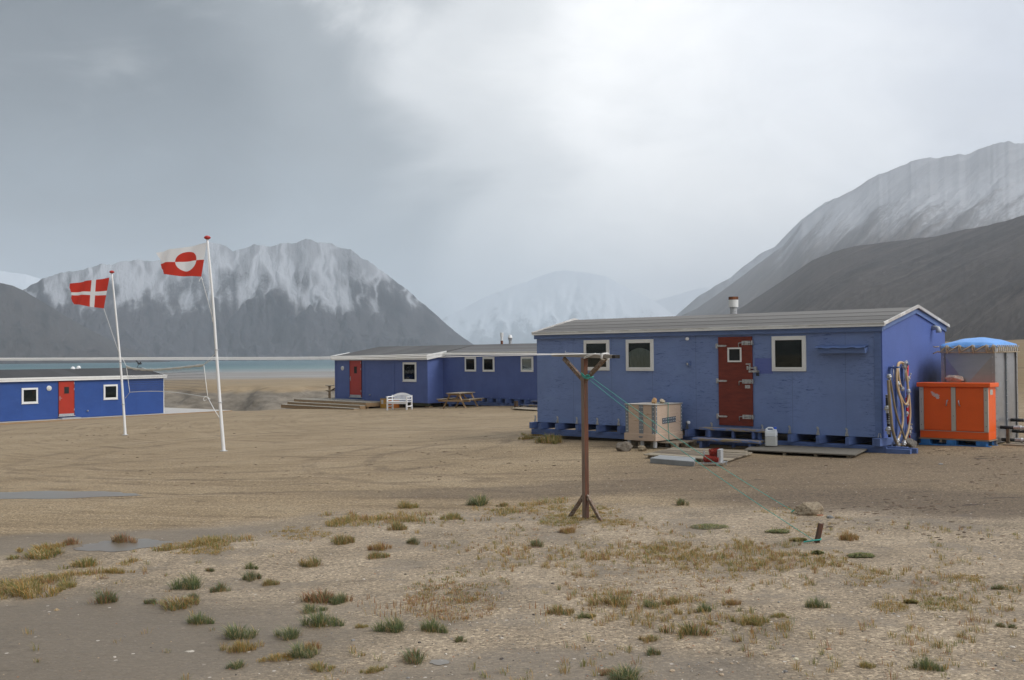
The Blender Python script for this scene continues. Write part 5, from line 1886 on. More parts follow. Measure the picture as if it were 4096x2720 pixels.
# deck with three broad steps
DK = thing('wooden_deck', 'wooden deck with three broad steps in front of the long blue house', 'deck', (O2.x, O2.y, g2), A2)
dz0 = b2 + .0
rise = .145
q = MB()
for i in range(50):
    x = -2.25 + i * (7.6 / 50)
    q.box(x, x + 7.6 / 50 - .008, -1.42, (-.01 if x > -.18 else 4.6), dz0 - .035, dz0)
q.build('deck_boards', M['deck_top'], DK)
MB().box(-2.27, 5.37, -1.42, -1.385, dz0 - rise, dz0 - .037).build('riser', M['wood_new'], DK, .004)
MB().box(5.33, 5.37, -1.384, -.02, dz0 - .24, dz0 - .037).build('side_board', M['wood_new'], DK, .004)
for k_ in (1, 2):
    z_ = dz0 - rise * k_
    y1_ = -1.422 - .36 * (k_ - 1)
    y0_ = y1_ - .36
    x0_, x1_ = -2.27 - .12 * k_, 5.37 - .02 * k_
    MB().box(x0_, x1_, y0_ - .02, y1_, z_ - .04, z_).build('tread', M['deck_top'], DK, .006)
    MB().box(x0_, x1_, y0_, y0_ + .035, z_ - rise - (.06 if k_ == 2 else 0), z_ - .042).build('riser', M['wood_new'], DK, .004)
    MB().box(x1_ - .035, x1_, y0_ + .036, y1_ - .002, z_ - rise - .06, z_ - .042).build('side_board', M['wood_new'], DK, .004)
for x in (-2.0, 1.0, 5.2):
    for y in (-1.3, -.2):
        MB().box(x, x + .1, y, y + .1, dz0 - .62, dz0 - .037).build('post', M['wood_new'], DK)
for x in (-2.1, -.4):
    MB().box(x, x + .1, 4.3, 4.4, dz0 - .75, dz0 - .037).build('post', M['wood_new'], DK)
# door mat grating
t0_, t1_ = h2(1347, 1590, -.3)[0], h2(1444, 1590, -.3)[0]
GR = MB()
for i in range(9):
    GR.box(t0_, t1_, -.62 + i * .06, -.60 + i * .06, .0, .05)
for x in (t0_, (t0_ + t1_) / 2, t1_ - .03):
    GR.box(x, x + .03, -.62, -.10, .0, .05)
gr = GR.build('door_grating', M['galv_dull'], None, loc=(O2.x, O2.y, g2 + dz0 + .001), rz=A2)
tag(gr, 'grey metal foot grating on the deck below the red door', 'grating')


# picnic tables
def picnic(label, loc, rz):
    t = thing('picnic_table', label, 'table', loc, rz, 'wooden picnic tables by the long house')
    L = 1.8
    q = MB()
    for i in range(5):
        y = -.36 + i * .146
        q.box(-L / 2, L / 2, y, y + .135, .70, .735)
    q.build('tabletop', M['wood_grey_x'], t, .006)
    for s in (-1, 1):
        q = MB()
        for i in range(2):
            y = s * .72 - .14 + i * .145
            q.box(-L / 2, L / 2, y, y + .135, .41, .445)
        q.build('bench_seat', M['wood_grey_x'], t, .006)
    for x in (-.68, .68):
        for s in (-1, 1):
            MB().bar((x + .023 * s, s * .23, .695), (x + .023 * s, s * .62, -.02), .045, .12, (1, 0, 0)).build('leg', M['wood_new'], t, .004)
        MB().box(x - .07, x - .025, -.85, .85, .315, .405).build('seat_beam', M['wood_new'], t, .004)
        MB().box(x - .07, x - .025, -.34, .34, .62, .697).build('top_beam', M['wood_new'], t, .004)
        MB().bar((x, 0, .36), (x * .25, 0, .66), .045, .09).build('brace', M['wood_new'], t, .004)
    return t


tc_ = Vector((-2.52, 52.35))
t1 = picnic('weathered picnic table on the sand before the wing of the long house', (tc_.x, tc_.y, gz(tc_.x, tc_.y) + .0), math.atan2(.92, .40))
p = atd(1335, 1590, 64.7)
dzw = g2 + dz0
t2 = copy_tree(t1)
t2['label'] = 'picnic table on the deck half hidden behind the long house corner'
lx, ly = -1.45, 1.30
t2.location = (O2.x + U2[0] * lx + V2[0] * ly, O2.y + U2[1] * lx + V2[1] * ly, dzw + .02)
t2.rotation_euler = (0, 0, A2 + math.radians(62))

# white garden bench
bc = atd(1597, 1636, 54.6)
bz = gz(bc.x, bc.y)
BN = thing('garden_bench', 'white slatted garden bench with a curved back', 'bench', (bc.x, bc.y, bz), R(-24))
W2 = .56
for x in (-W2, W2):
    MB().box(x - .035, x + .035, -.26, -.20, -.03, .64).build('leg', M['bench_white'], BN, .006)
    MB().box(x - .035, x + .035, .26, .32, -.03, .74).build('leg', M['bench_white'], BN, .006)
    MB().box(x - .045, x + .045, -.30, .28, .64, .685).build('armrest', M['bench_white'], BN, .012)
    MB().box(x - .025, x + .025, -.20, .26, .16, .22).build('side_rail', M['bench_white'], BN, .006)
    MB().box(x - .025, x + .025, -.20, .26, .50, .545).build('side_rail', M['bench_white'], BN, .006)
q = MB()
for i in range(6):
    y = -.27 + i * .088
    q.box(-W2 - .03, W2 + .03, y, y + .076, .40, .43)
q.build('seat', M['bench_white'], BN, .005)
MB().box(-W2, W2, -.255, -.215, .31, .398).build('apron', M['bench_white'], BN, .005)
n = 18
P1, P2 = [], []
for i in range(n + 1):
    x = -W2 - .03 + (2 * W2 + .06) * i / n
    c_ = 1 - (x / (W2 + .03)) ** 2
    P1.append((x, .69 + .17 * c_))
    P2.append((x, .60 + .14 * c_))
MB().prism(P1 + P2[::-1], 'y', .275, .315).build('top_rail', M['bench_white'], BN, .006)
MB().box(-W2, W2, .28, .31, .47, .53).build('lower_rail', M['bench_white'], BN, .005)
for i in range(13):
    x = -.43 + i * .0715
    MB().box(x - .018, x + .018, .285, .305, .531, .61 + .13 * (1 - (x / W2) ** 2)).build('back_slat', M['bench_white'], BN)

# boxes by the deck
ca = h2(1507, 1620, -.05)[0]
cb_ = h2(1549, 1620, -.05)[0]
YX = thing('wooden_box', 'ochre box with a paper notice between the deck and the white bench', 'box', (O2.x, O2.y, g2), A2)
bx0, bx1 = 5.55, 6.15
zbx = gz(*(Vector((O2.x, O2.y)) + Vector(U2) * 5.85 - Vector(V2) * .5)) - g2
MB().box(bx0, bx1, -.62, -.06, zbx, zbx + .50).build('box_body', M['yellow_box'], YX, .008)
MB().box(bx0 - .015, bx1 + .015, -.64, -.05, zbx + .502, zbx + .525).build('lid', M['wood_grey_x'], YX, .004)
MB().box(bx0 + .09, bx0 + .29, -.625, -.6205, zbx + .22, zbx + .44).build('notice', M['paper'], YX)
q = MB().box(bx1 - .13, bx1 - .07, -.64, -.6205, zbx + .24, zbx + .28).build('clasp', M['galv'], YX)
o = MB().box(6.22, 6.62, -.58, -.12, zbx, zbx + .50).build('orange_crate', M['orange_box'], None, .008, loc=(O2.x, O2.y, g2), rz=A2)
tag(o, 'small orange box half hidden behind the white bench', 'box')

# tin bucket, steps and boards at the near end of the wing
bp = atd(2064.5, 1622, 50.3)
bz = gz(bp.x, bp.y)
BK = thing('metal_drum', 'small rusty metal drum by the wing of the long house', 'drum', (bp.x, bp.y, bz))
MB().lathe([(.10, -.01), (.10, .28), (.106, .28), (.106, .30), (.092, .30), (.092, .05)], (0, 0, 0), 20).build('drum_shell', M['tin'], BK)
MB().lathe([(.104, .09), (.107, .10), (.104, .11)], (0, 0, 0), 20).build('hoop', M['rust'], BK)
pb = atd(2084, 1621, 50.6)
o = MB().lathe([(.07, -.01), (.085, .04), (.06, .09), (.02, .10)], (0, 0, 0), 16).build('metal_pot', M['black'], None, loc=(pb.x, pb.y, gz(pb.x, pb.y)))
tag(o, 'small dark upturned pot beside the rusty drum', 'pot')
S2 = thing('wing_steps', 'small blue steps against the wing, cut off by the near hut', 'steps', (O2.x, O2.y, g2), A2)
sx_ = h2(2128, 1600, YB - .3)[0]
MB().box(sx_, sx_ + 1.2, YB - .42, YB - .15, b3 - .06, b3 - .0).build('tread', M['step_wood'], S2, .006)
MB().box(sx_ - .12, sx_ + 1.2, YB - .75, YB - .45, b3 - .25, b3 - .19).build('tread', M['step_wood'], S2, .006)
for x in (sx_ + .08, sx_ + 1.05):
    MB().box(x, x + .06, YB - .72, YB - .2, b3 - .52, b3 - .252).build('leg', M['blue_timber'], S2)
    MB().box(x, x + .06, YB - .40, YB - .2, b3 - .25, b3 - .062).build('leg', M['blue_timber'], S2)
platform('grey boards on the sand before the wing steps', 'board_walk', [(2042, 1640), (2170, 1646), (2170, 1634), (2088, 1632)], 4, .03, .05, M['wood_grey_x'], 0, blocks=False)

# ------------------------------------------------------------------ left hut, bright blue
u3 = Vector((.6236, .7817))
O3 = Vector((-28.5, 59.9)) - u3 * 6
A3 = math.atan2(u3.y, u3.x)
U3 = (u3.x, u3.y)
V3 = (-u3.y, u3.x)
g3 = CZ - 3.5
HT = thing('bright_blue_hut', 'bright blue hut with a black roof behind the flagpoles', 'hut', (O3.x, O3.y, g3), A3)
L3, D3, Y3 = 16.36, 5.26, 2.63
b4, e4, r4 = CZ - 3.40 - g3, CZ - 1.0 - g3, CZ - .53 - g3


def h3(px, py, y=0.0):
    o = (O3.x + V3[0] * y, O3.y + V3[1] * y)
    t, z = onwall(px, py, o, U3)
    return t, z - g3


MB().prism([(0, b4), (D3, b4), (D3, e4 - .05), (Y3, r4 - .05), (0, e4 - .05)], 'x', 0, L3).build('wall', M['hut_blue'], HT)
k4 = (r4 - e4) / Y3
q = slope(-.1, e4 - k4 * .1, Y3, r4, -.1, L3 + .1)
q.prism([(D3 + .1, e4 - k4 * .1), (Y3, r4), (Y3, r4 - .05), (D3 + .1, e4 - k4 * .1 - .05)], 'x', -.1, L3 + .1)
q.build('roof', M['felt_hut'], HT)
q = MB()
q.box(-.14, L3 + .14, -.14, -.103, e4 - .20, e4 + .0)
q.box(-.15, L3 + .15, -.165, -.141, e4 - .08, e4 + .02)
q.box(-.05, L3 + .1, -.102, -.003, e4 - .19, e4 - .16)
for x in (L3 + .104, -.14):
    q.prism([(-.1, e4 - .2), (Y3, r4 - .2), (D3 + .1, e4 - .2), (D3 + .1, e4), (Y3, r4 + .01), (-.1, e4)], 'x', x, x + .036)
q.build('fascia', M['white'], HT, .004)
MB().box(L3 - .03, L3 + .012, -.016, .0, b4, e4 - .2).build('corner_strip', M['white'], HT)
a, b = h3(233, 1600)[0], h3(296.8, 1600)[0]
door_modern(HT, a, b, h3(265, 1664)[1], h3(265, 1524)[1], 0, M['bright_red'])
for x0, x1, y0, y1 in ((85.8, 151, 1551.5, 1614), (413.5, 470, 1538, 1597)):
    a, b = h3(x0, 1550)[0], h3(x1, 1550)[0]
    window(HT, a, b, h3((x0 + x1) / 2, y1)[1], h3((x0 + x1) / 2, y0)[1], .095, M['white'], None, 0, True)
t_, z_ = h3(195.5, 1553)
lamp(HT, t_, z_, .15)
t_, z_ = h3(349, 1643)
MB().lathe([(.05, 0), (.04, .1)], (t_, 0, z_), 10, 0, (0, -1, 0)).build('wall_tap', M['galv'], HT)
for px, py, s_ in ((291.6, 1497, 1.0), (309.5, 1503, 1.0), (314.5, 1492, .95), (317, 1497, .7)):
    lo, hi = 0, Y3
    for _ in range(30):
        mid = (lo + hi) / 2
        t_, z_ = h3(px, py, mid)
        if z_ > e4 + k4 * mid:
            hi = mid
        else:
            lo = mid
    mushroom(HT, 'roof_vent', t_, mid, z_ + .02, s_ * .92)
# bird-shaped vane on a bent rod at the ridge
t_, z_ = h3(548, 1468, Y3)
t2_, z2_ = h3(556, 1455, Y3)
q = MB().tube([(t_, Y3, r4 - .05), (t_ + .04, Y3, z_ + .05), (t2_, Y3, z2_ - .03)], .016, 6).build('vane_rod', M['black'], HT)
k_ = .019
q2 = MB()
x0, z0_ = t2_, z2_
body = [(-.12, -.02), (.05, -.05), (.22, -.02), (.12, .05), (.13, .10), (.10, .12), (.06, .06), (-.05, .06)]
q2.prism([(x0 + p[0] * 1.1, z0_ + p[1] * 1.1) for p in body], 'y', Y3 - .02, Y3 + .02)
q2.prism([(x0 + p[0] * 1.1, z0_ + p[1] * 1.1) for p in ((-.02, .06), (-.19, .21), (-.22, .16), (-.16, .15), (-.17, .11), (-.08, .04))], 'y', Y3 - .012, Y3 + .012)
q2.build('bird_vane', M['black'], q)
# pale deck round the hut
DP = thing('boardwalk', 'pale grey boardwalk along the bright blue hut and past its end', 'deck', (O3.x, O3.y, g3), A3)
q = MB()
zd = b4 - .015
for i in range(6):
    y = -.78 + i * .13
    q.box(4.0, L3 + 4.6, y, y + .12, zd - .04, zd)
for i in range(66):
    y = .004 + i * .13
    q.box(L3 + .02, L3 + 4.6, y, y + .12, zd - .04, zd)
q.build('deck_boards', M['deck_pale'], DP)
q = MB()
MB().box(4.0, L3 + 4.62, -.80, -.784, zd - .16, zd - .005).build('edge_board', M['wood_new'], DP)
MB().box(L3 + 4.6, L3 + 4.62, -.783, 8.6, zd - .16, zd - .005).build('edge_board', M['wood_new'], DP)
for i in range(7):
    MB().box(4.3 + i * 2.6, 4.4 + i * 2.6, -.78, 0.0, zd - .3, zd - .041).build('bearer', M['wood_grey'], DP)
for i in range(4):
    MB().box(L3 + .3 + i * 1.3, L3 + .4 + i * 1.3, .004, 8.5, zd - .4, zd - .041).build('bearer', M['wood_grey'], DP)
a, b = h3(245, 1670, -.5)[0], h3(322, 1670, -.5)[0]
GR = MB()
for i in range(9):
    GR.box(a, b, -.62 + i * .06, -.60 + i * .06, .0, .06)
for x in (a, (a + b) / 2, b - .03):
    GR.box(x, x + .03, -.62, -.10, .0, .06)
gr = GR.build('door_grating', M['galv_dull'], None, loc=(O3.x, O3.y, g3 + zd + .001), rz=A3)
tag(gr, 'grey metal foot grating on the boardwalk below the hut door', 'grating')

# ------------------------------------------------------------------ flagpoles, flags, net
def flag_mat(name, kind):
    m = bpy.data.materials.new(name)
    m.use_nodes = True
    t = m.node_tree
    p = t.nodes['Principled BSDF']
    uv = nn(t, 'ShaderNodeUVMap')
    sp = nn(t, 'ShaderNodeSeparateXYZ')
    t.links.new(uv.outputs[0], sp.inputs[0])
    u, v = sp.outputs[0], sp.outputs[1]
    RED, WHT = (.66, .06, .04), (.90, .90, .90)
    if kind == 'disc':
        up = mth(t, 'GREATER_THAN', v, .5)
        dx = mth(t, 'MULTIPLY', mth(t, 'SUBTRACT', u, 7 / 18), 18)
        dy = mth(t, 'MULTIPLY', mth(t, 'SUBTRACT', v, .5), 12)
        ins = mth(t, 'LESS_THAN', mth(t, 'ADD', mth(t, 'MULTIPLY', dx, dx), mth(t, 'MULTIPLY', dy, dy)), 16)
        red = mth(t, 'ABSOLUTE', mth(t, 'SUBTRACT', ins, mth(t, 'SUBTRACT', 1, up)))
    else:
        a = mth(t, 'LESS_THAN', mth(t, 'ABSOLUTE', mth(t, 'SUBTRACT', u, 14 / 37)), 2 / 37)
        b = mth(t, 'LESS_THAN', mth(t, 'ABSOLUTE', mth(t, 'SUBTRACT', v, .5)), 2 / 28)
        red = mth(t, 'SUBTRACT', 1, mth(t, 'MAXIMUM', a, b))
    t.links.new(mixc(t, red, WHT, RED), p.inputs['Base Color'])
    p.inputs['Roughness'].default_value = .7
    p.inputs['Specular IOR Level'].default_value = .2
    # thin cloth lets some light through
    tr = nn(t, 'ShaderNodeBsdfTranslucent')
    t.links.new(mixc(t, red, WHT, RED), tr.inputs[0])
    ms = nn(t, 'ShaderNodeMixShader')
    ms.inputs[0].default_value = .5
    t.links.new(p.outputs[0], ms.inputs[1])
    t.links.new(tr.outputs[0], ms.inputs[2])
    t.links.new(ms.outputs[0], t.nodes['Material Output'].inputs[0])
    return m


def flag(label, ht, hb, ft, fb, mat, seed):
    """cloth between the hoist corners (ht, hb) and the fly corners (ft, fb)"""
    NU, NV = 48, 28
    base = ht.copy()
    vs, fs, uvs = [], [], []
    nrm = (ft - ht).cross(hb - ht).normalized()
    for i in range(NU + 1):
        for j in range(NV + 1):
            a, b = i / NU, j / NV
            p = (hb.lerp(fb, a)).lerp(ht.lerp(ft, a), b)
            amp = .10 * a ** .8
            off = amp * math.sin(a * 9.5 + b * 1.6 + seed) + .03 * a * math.sin(a * 21 + b * 4 + seed * 2)
            sag = -.012 * math.sin(a * math.pi) * (1 if b > .5 else .3) + .018 * a * math.sin(a * 8 + seed + b)
            p = p + nrm * off + Vector((0, 0, sag))
            if a > .9:
                p = p + (ht - ft).normalized() * ((a - .9) * .25 * (math.sin(b * 11 + seed) + .3 * math.sin(b * 37)))
            vs.append(p - base)
            uvs.append((a, b))
    for i in range(NU):
        for j in range(NV):
            k = i * (NV + 1) + j
            fs.append((k, k + NV + 1, k + NV + 2, k + 1))
    me = bpy.data.meshes.new('flag')
    me.from_pydata([tuple(v) for v in vs], [], fs)
    ul = me.uv_layers.new(name='UVMap')
    for lp in me.loops:
        ul.data[lp.index].uv = uvs[lp.vertex_index]
    me.polygons.foreach_set('use_smooth', [True] * len(me.polygons))
    me.materials.append(mat)
    o = bpy.data.objects.new('flag', me)
    COL.objects.link(o)
    o.location = base
    return tag(o, label, 'flag')


def pole(label, base_px, mids, top_px, y, r0_, r1_):
    b = atd(*base_px, y)
    b.z = gz(b.x, b.y)
    t = thing('flagpole', label, 'flagpole', b, 0, 'white flagpoles on the sand')
    pts = [Vector((0, 0, -.15)), Vector((0, 0, 0))] + [atd(*q, y) - b for q in mids] + [atd(*top_px, y) - b]
    sp_ = spline(pts, 6)
    n = len(sp_)
    MB().tube(sp_, [r0_ + (r1_ - r0_) * i / (n - 1) for i in range(n)], 16).build('pole_shaft', M['pole_white'], t)
    q = sp_[-1]
    MB().lathe([(.04, -.01), (.085, .015), (.095, .045), (.07, .075), (.03, .095)], q, 16).build('finial', M['finial'], t)
    MB().lathe([(r0_ * 1.9, -.02), (r0_ * 1.9, .012), (r0_ * 1.1, .02)], (0, 0, 0), 16).build('base_flange', M['galv_dull'], t)
    bn_ = MB()
    for f_ in (.2, .43, .62):
        c_ = sp_[int(f_ * n)]
        bn_.lathe([(r0_ * 1.12, -.012), (r0_ * 1.12, .012)], c_, 14)
    bn_.build('cord_band', M['galv_dull'], t)
    return t, b, sp_


YR_, YL_ = 30.1, 40.6
PR, bR, sR = pole('taller white flagpole carrying the red and white disc flag', (895, 1806), [(882, 1640), (868, 1440), (850, 1180)], (829.5, 956), YR_, .058, .028)
PLf, bL, sL = pole('farther white flagpole carrying the white cross flag', (501, 1741), [(495, 1640), (484, 1480), (467, 1290)], (447.5, 1092), YL_, .058, .028)


def z6(x, y):
    return 200 + x / 1.6507, 900 + y / 1.6507


fm1, fm2 = flag_mat('disc_flag_cloth', 'disc'), flag_mat('cross_flag_cloth', 'cross')
flag('red and white flag with a two-tone disc flying from the taller pole', atd(*z6(1036, 116), YR_), atd(*z6(999, 341), YR_), atd(*z6(698, 180), YR_ + .45), atd(*z6(736, 328), YR_ + .35), fm1, .6)
flag('red flag with a white cross flying from the farther pole', atd(*z6(392, 347), YL_), atd(*z6(355, 551), YL_), atd(*z6(134, 384), YL_ + .6), atd(*z6(144, 520), YL_ + .5), fm2, 2.1)
# halyards
q = MB()
for pl, hb_, c_, lo in ((PR, z6(999, 341), z6(1078, 640), z6(1098, 830)), (PLf, z6(355, 551), z6(430, 770), z6(462, 862))):
    y = YR_ if pl is PR else YL_
    b = bR if pl is PR else bL
    h_ = MB().tube(spline([atd(*hb_, y) - b, atd(*c_, y) - b, atd(*lo, y - .03) - b]), .009, 6)
    if pl is PR:
        h_.tube([atd(*z6(1040, 125), y - .05) - b, atd(*z6(1052, 400), y - .05) - b, atd(*z6(1072, 640), y - .05) - b], .006, 6)
        h_.tube(spline([atd(*z6(985, 372), y) - b, atd(*z6(990, 358), y) - b, atd(*z6(1001, 352), y) - b, atd(*z6(1008, 362), y) - b]), .010, 6)
    h_.build('halyard', M['cord_white'], pl)

NT = None
nl_t, nr_t = atd(505, 1464.5, 40.0), atd(815, 1458.5, 31.6)
nl_b, nr_b = atd(519, 1569, 40.0), atd(831, 1590, 31.4)
NT = thing('volleyball_net', 'sagging dark volleyball net with a white top band between the flagpoles', 'net', (nr_b.x, nr_b.y, gz(nr_b.x, nr_b.y)))
o3 = NT.location.copy()


def npnt(a, b):
    """a along from left to right, b from bottom to top"""
    top = nl_t.lerp(nr_t, a) + Vector((0, 0, -.13 * math.sin(math.pi * a ** .7)))
    bot = nl_b.lerp(nr_b, a) + Vector((0, 0, .10 * math.sin(math.pi * a)))
    return bot.lerp(top, b) - o3


q = MB()
NC, NR_ = 95, 10
for i in range(NC + 1):
    a = i / NC
    q.tube([npnt(a, 0), npnt(a, .33), npnt(a, .66), npnt(a, .96)], .0028, 3, 0, False)
for j in range(1, NR_):
    q.tube([npnt(i / 24, j / NR_) for i in range(25)], .0028, 3, 0, False)
q.build('net_mesh', M['net_black'], NT, fix=False)
q = MB()
vs = []
for i in range(33):
    a = i / 32
    w_ = .035 + .008 * math.sin(i * 1.7)
    p = npnt(a, 1)
    for dy, dz in ((-.008, -w_ * 1.3), (-.008, w_ * .7), (.008, w_ * .7), (.008, -w_ * 1.3)):
        vs.append(p + Vector((dy * .7, dy, dz)))
q.add(vs, [(4 * i + k, 4 * i + 4 + k, 4 * i + 4 + (k + 1) % 4, 4 * i + (k + 1) % 4) for i in range(32) for k in range(4)], 0, True)
q.build('top_band', M['band_white'], NT)
MB().tube([npnt(i / 24, 0) for i in range(25)], .010, 6).build('bottom_cord', M['cord_white'], NT)
q = MB().tube([npnt(0, 1 - i / 6) for i in range(7)], .011, 6).build('side_cord', M['cord_white'], NT)
q = MB().tube([npnt(1, 1 - i / 6) for i in range(7)], .011, 6).build('side_cord', M['cord_white'], NT)
tie = MB()
tie.tube([npnt(0, 1), atd(494, 1441, YL_) - o3, atd(487, 1428, YL_) - o3], .009, 6)
tie.tube([npnt(0, 0), atd(502, 1592, YL_) - o3], .008, 6)
tie.tube([npnt(1, 1), atd(843, 1432, 30.6) - o3, atd(862, 1414, YR_) - o3], .008, 6)
tie.tube(spline([npnt(1, 1), atd(836, 1446, 30.8) - o3, atd(848, 1439, 30.6) - o3]), .007, 6)
tie.tube([npnt(1, 0), atd(858, 1640, 30.6) - o3, atd(884, 1680, YR_) - o3], .010, 6)
tie.tube(spline([npnt(1, 0), atd(822, 1587, 31.4) - o3, atd(814, 1594, 31.4) - o3, atd(817, 1603, 31.4) - o3, atd(828, 1597, 31.4) - o3, npnt(1, 0), atd(841, 1597, 31.4) - o3]), .010, 6)
tie.build('tie_cord', M['cord_white'], NT)

# ------------------------------------------------------------------ clothes post, lines and guy ropes
pc = ong(2343, 2074)
AB = math.atan2(-.815, .579)
CPT = thing('clothes_post', 'stained wooden clothes-line post with a silvered crossbar', 'post', pc, AB)
zt_ = CZ + .012 - pc.z
q = MB().box(-.033, .033, -.033, .033, -.12, zt_ - .045)
q.m[2] = q.m[5] = 1                 # two sides take the paler, greyer wood
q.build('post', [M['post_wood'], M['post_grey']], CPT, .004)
tl = .022
q = MB()
q.add([(-.64, -.045, zt_ - .045 + tl), (.60, -.045, zt_ - .045 - tl * .4), (.60, .045, zt_ - .045 - tl * .4), (-.64, .045, zt_ - .045 + tl),
       (-.64, -.045, zt_ + tl), (.60, -.045, zt_ - tl * .4), (.60, .045, zt_ - tl * .4), (-.64, .045, zt_ + tl)],
      [(0, 3, 2, 1), (4, 5, 6, 7), (0, 1, 5, 4), (1, 2, 6, 5), (2, 3, 7, 6), (3, 0, 4, 7)])
xb = q.build('crossbar', M['bar_wood'], CPT, .004)
MB().box(.601, .655, -.044, .044, zt_ - .045 - tl * .4, zt_ - tl * .42).build('dark_end', M['bar_end'], xb, .004)
for s in (-1, 1):
    MB().bar((s * .425, 0, zt_ - .05), (s * .02, 0, zt_ - .335), .04, .05).build('brace', M['brace_wood'], CPT, .003)
    MB().bar((s * .03, 0, .30), (s * .33, 0, -.02), .036, .045).build('foot_brace', M['brace_wood'], CPT, .003)


def bl(x, y, z):
    return Vector((pc.x + math.cos(AB) * x - math.sin(AB) * y, pc.y + math.sin(AB) * x + math.cos(AB) * y, pc.z + z))


LN = thing('clothes_line', 'three white washing lines tied to the wooden crossbar, running across the yard', 'washing line', pc)
prof_x = [2230, 1770, 1330, 700, 0, -900, -1900]
for k_, (bx_, py_) in enumerate(((-.38, [1403.5, 1415, 1427.5, 1430, 1432.7, 1431, 1424]), (-.02, [1411, 1421, 1431.5, 1433.8, 1436, 1434, 1427]), (.33, [1418.0, 1428, 1436, 1438.2, 1440.3, 1438, 1430]))):
    s0 = bl(bx_, 0, zt_ + .008)
    dirn = Vector((-.815, -.579, 0))
    pts = [s0]
    for x, y in zip(prof_x[1:] if k_ else prof_x[1:], py_[1:]):
        v = ray(x, y)
        # meet the vertical plane of this line
        det = v.x * (-dirn.y) + v.y * dirn.x
        kk = (s0.x * (-dirn.y) + s0.y * dirn.x) / det
        pts.append(Vector((v.x * kk, v.y * kk, CZ + v.z * kk)))
    MB().tube(spline([p - pc for p in pts]), .0028, 6).build('line', M['cord_white'], LN)
lp_ = MB()
lp_.tube(spline([bl(.41, -.05, zt_ - .0) - pc, bl(.41, -.05, zt_ - .06) - pc, bl(.41, .05, zt_ - .06) - pc, bl(.41, .05, zt_ + .008) - pc, bl(.41, -.05, zt_ + .006) - pc]), .008, 6)
lp_.tube(spline([bl(.43, -.05, zt_ - .0) - pc, bl(.43, -.05, zt_ - .06) - pc, bl(.43, .05, zt_ - .06) - pc, bl(.43, .05, zt_ + .006) - pc, bl(.43, -.05, zt_ + .004) - pc]), .008, 6)
lp_.tube(spline([bl(.40, -.055, zt_ - .01) - pc, bl(.28, -.06, zt_ + .0) - pc, bl(.14, -.06, zt_ - .035) - pc, bl(.07, -.06, zt_ - .05) - pc, bl(.12, -.06, zt_ - .02) - pc, bl(.30, -.055, zt_ + .012) - pc]), .005, 6)
lp_.tube([bl(-.38, 0, zt_ + .025) - pc, bl(.0, 0, zt_ + .01) - pc], .004, 6)
lp_.tube([bl(-.40, .0, zt_ + .012) - pc, bl(-.39, -.0, zt_ + .05) - pc], .003, 5)
lp_.build('knot', M['cord_white'], LN)

stk = ong(3263, 2170)
tp = atd(3284, 2094, stk.y)
q = MB().bar((0, 0, -.05), tp - stk, .065, .045)
o = q.build('wooden_stake', M['post_wood'], None, .004, loc=stk)
tag(o, 'short dark wooden stake leaning out of the gravel, holding a green rope', 'stake')
k1 = bl(.09, -.05, zt_ - .29)


def guy(label, a, b, sagz, knot):
    q = MB()
    mid = (a + b) / 2 + Vector((0, 0, -sagz))
    q.tube([p - b for p in spline([a, a.lerp(b, .25) + Vector((0, 0, -sagz * .75)), mid, a.lerp(b, .75) + Vector((0, 0, -sagz * .75)), b])], .0038, 6)
    o = q.build('guy_rope', M['green_rope'], None, loc=b)
    for p in knot:
        MB().tube(spline([v - b for v in p]), .009, 6).build('knot', M['green_rope'], o)
    return tag(o, label, 'rope')


guy('green guy rope from the clothes post down to the leaning stake', k1, stk + Vector((-.03, -.03, .03)), .06,
    [[bl(.01, -.06, zt_ - .24), bl(.06, -.055, zt_ - .27), bl(.12, -.05, zt_ - .30), bl(.14, .04, zt_ - .29)], [bl(.02, -.06, zt_ - .26), bl(.07, -.06, zt_ - .30), bl(.14, -.05, zt_ - .31)],
     [stk + Vector((-.14, -.02, .01)), stk + Vector((-.05, -.05, .03)), stk + Vector((.04, -.045, .04)), stk + Vector((.05, .03, .05))]])
b2_ = ong(3165, 2050)
guy('green guy rope from the clothes post down to the big tan boulder', bl(.13, -.02, zt_ - .28), b2_ + Vector((.02, 0, .02)), .05,
    [[bl(.10, -.055, zt_ - .28), bl(.13, -.06, zt_ - .265), bl(.16, -.05, zt_ - .275), bl(.13, -.055, zt_ - .29)], [b2_, b2_ + Vector((.05, .0, .04)), b2_ + Vector((.12, .03, .05))]])

# ------------------------------------------------------------------ plants and small gravel
def flat_mat(name, c, rough=.7):
    m = bpy.data.materials.new(name)
    m.use_nodes = True
    t = m.node_tree
    p = t.nodes['Principled BSDF']
    oi = noi(t, nn(t, 'ShaderNodeTexCoord').outputs['Object'], 30, 2)
    cc_ = ramp(t, oi, [(.3, tuple(q * .75 for q in c)), (.7, tuple(min(1, q * 1.25) for q in c))], 'LINEAR')
    t.links.new(cc_, p.inputs['Base Color'])
    if name.startswith('blade'):          # thin leaves let light through
        tr = nn(t, 'ShaderNodeBsdfTranslucent')
        t.links.new(cc_, tr.inputs[0])
        ms = nn(t, 'ShaderNodeMixShader')
        ms.inputs[0].default_value = .4
        t.links.new(p.outputs[0], ms.inputs[1])
        t.links.new(tr.outputs[0], ms.inputs[2])
        t.links.new(ms.outputs[0], t.nodes['Material Output'].inputs[0])
    p.inputs['Roughness'].default_value = rough
    p.inputs['Specular IOR Level'].default_value = .2
    return m


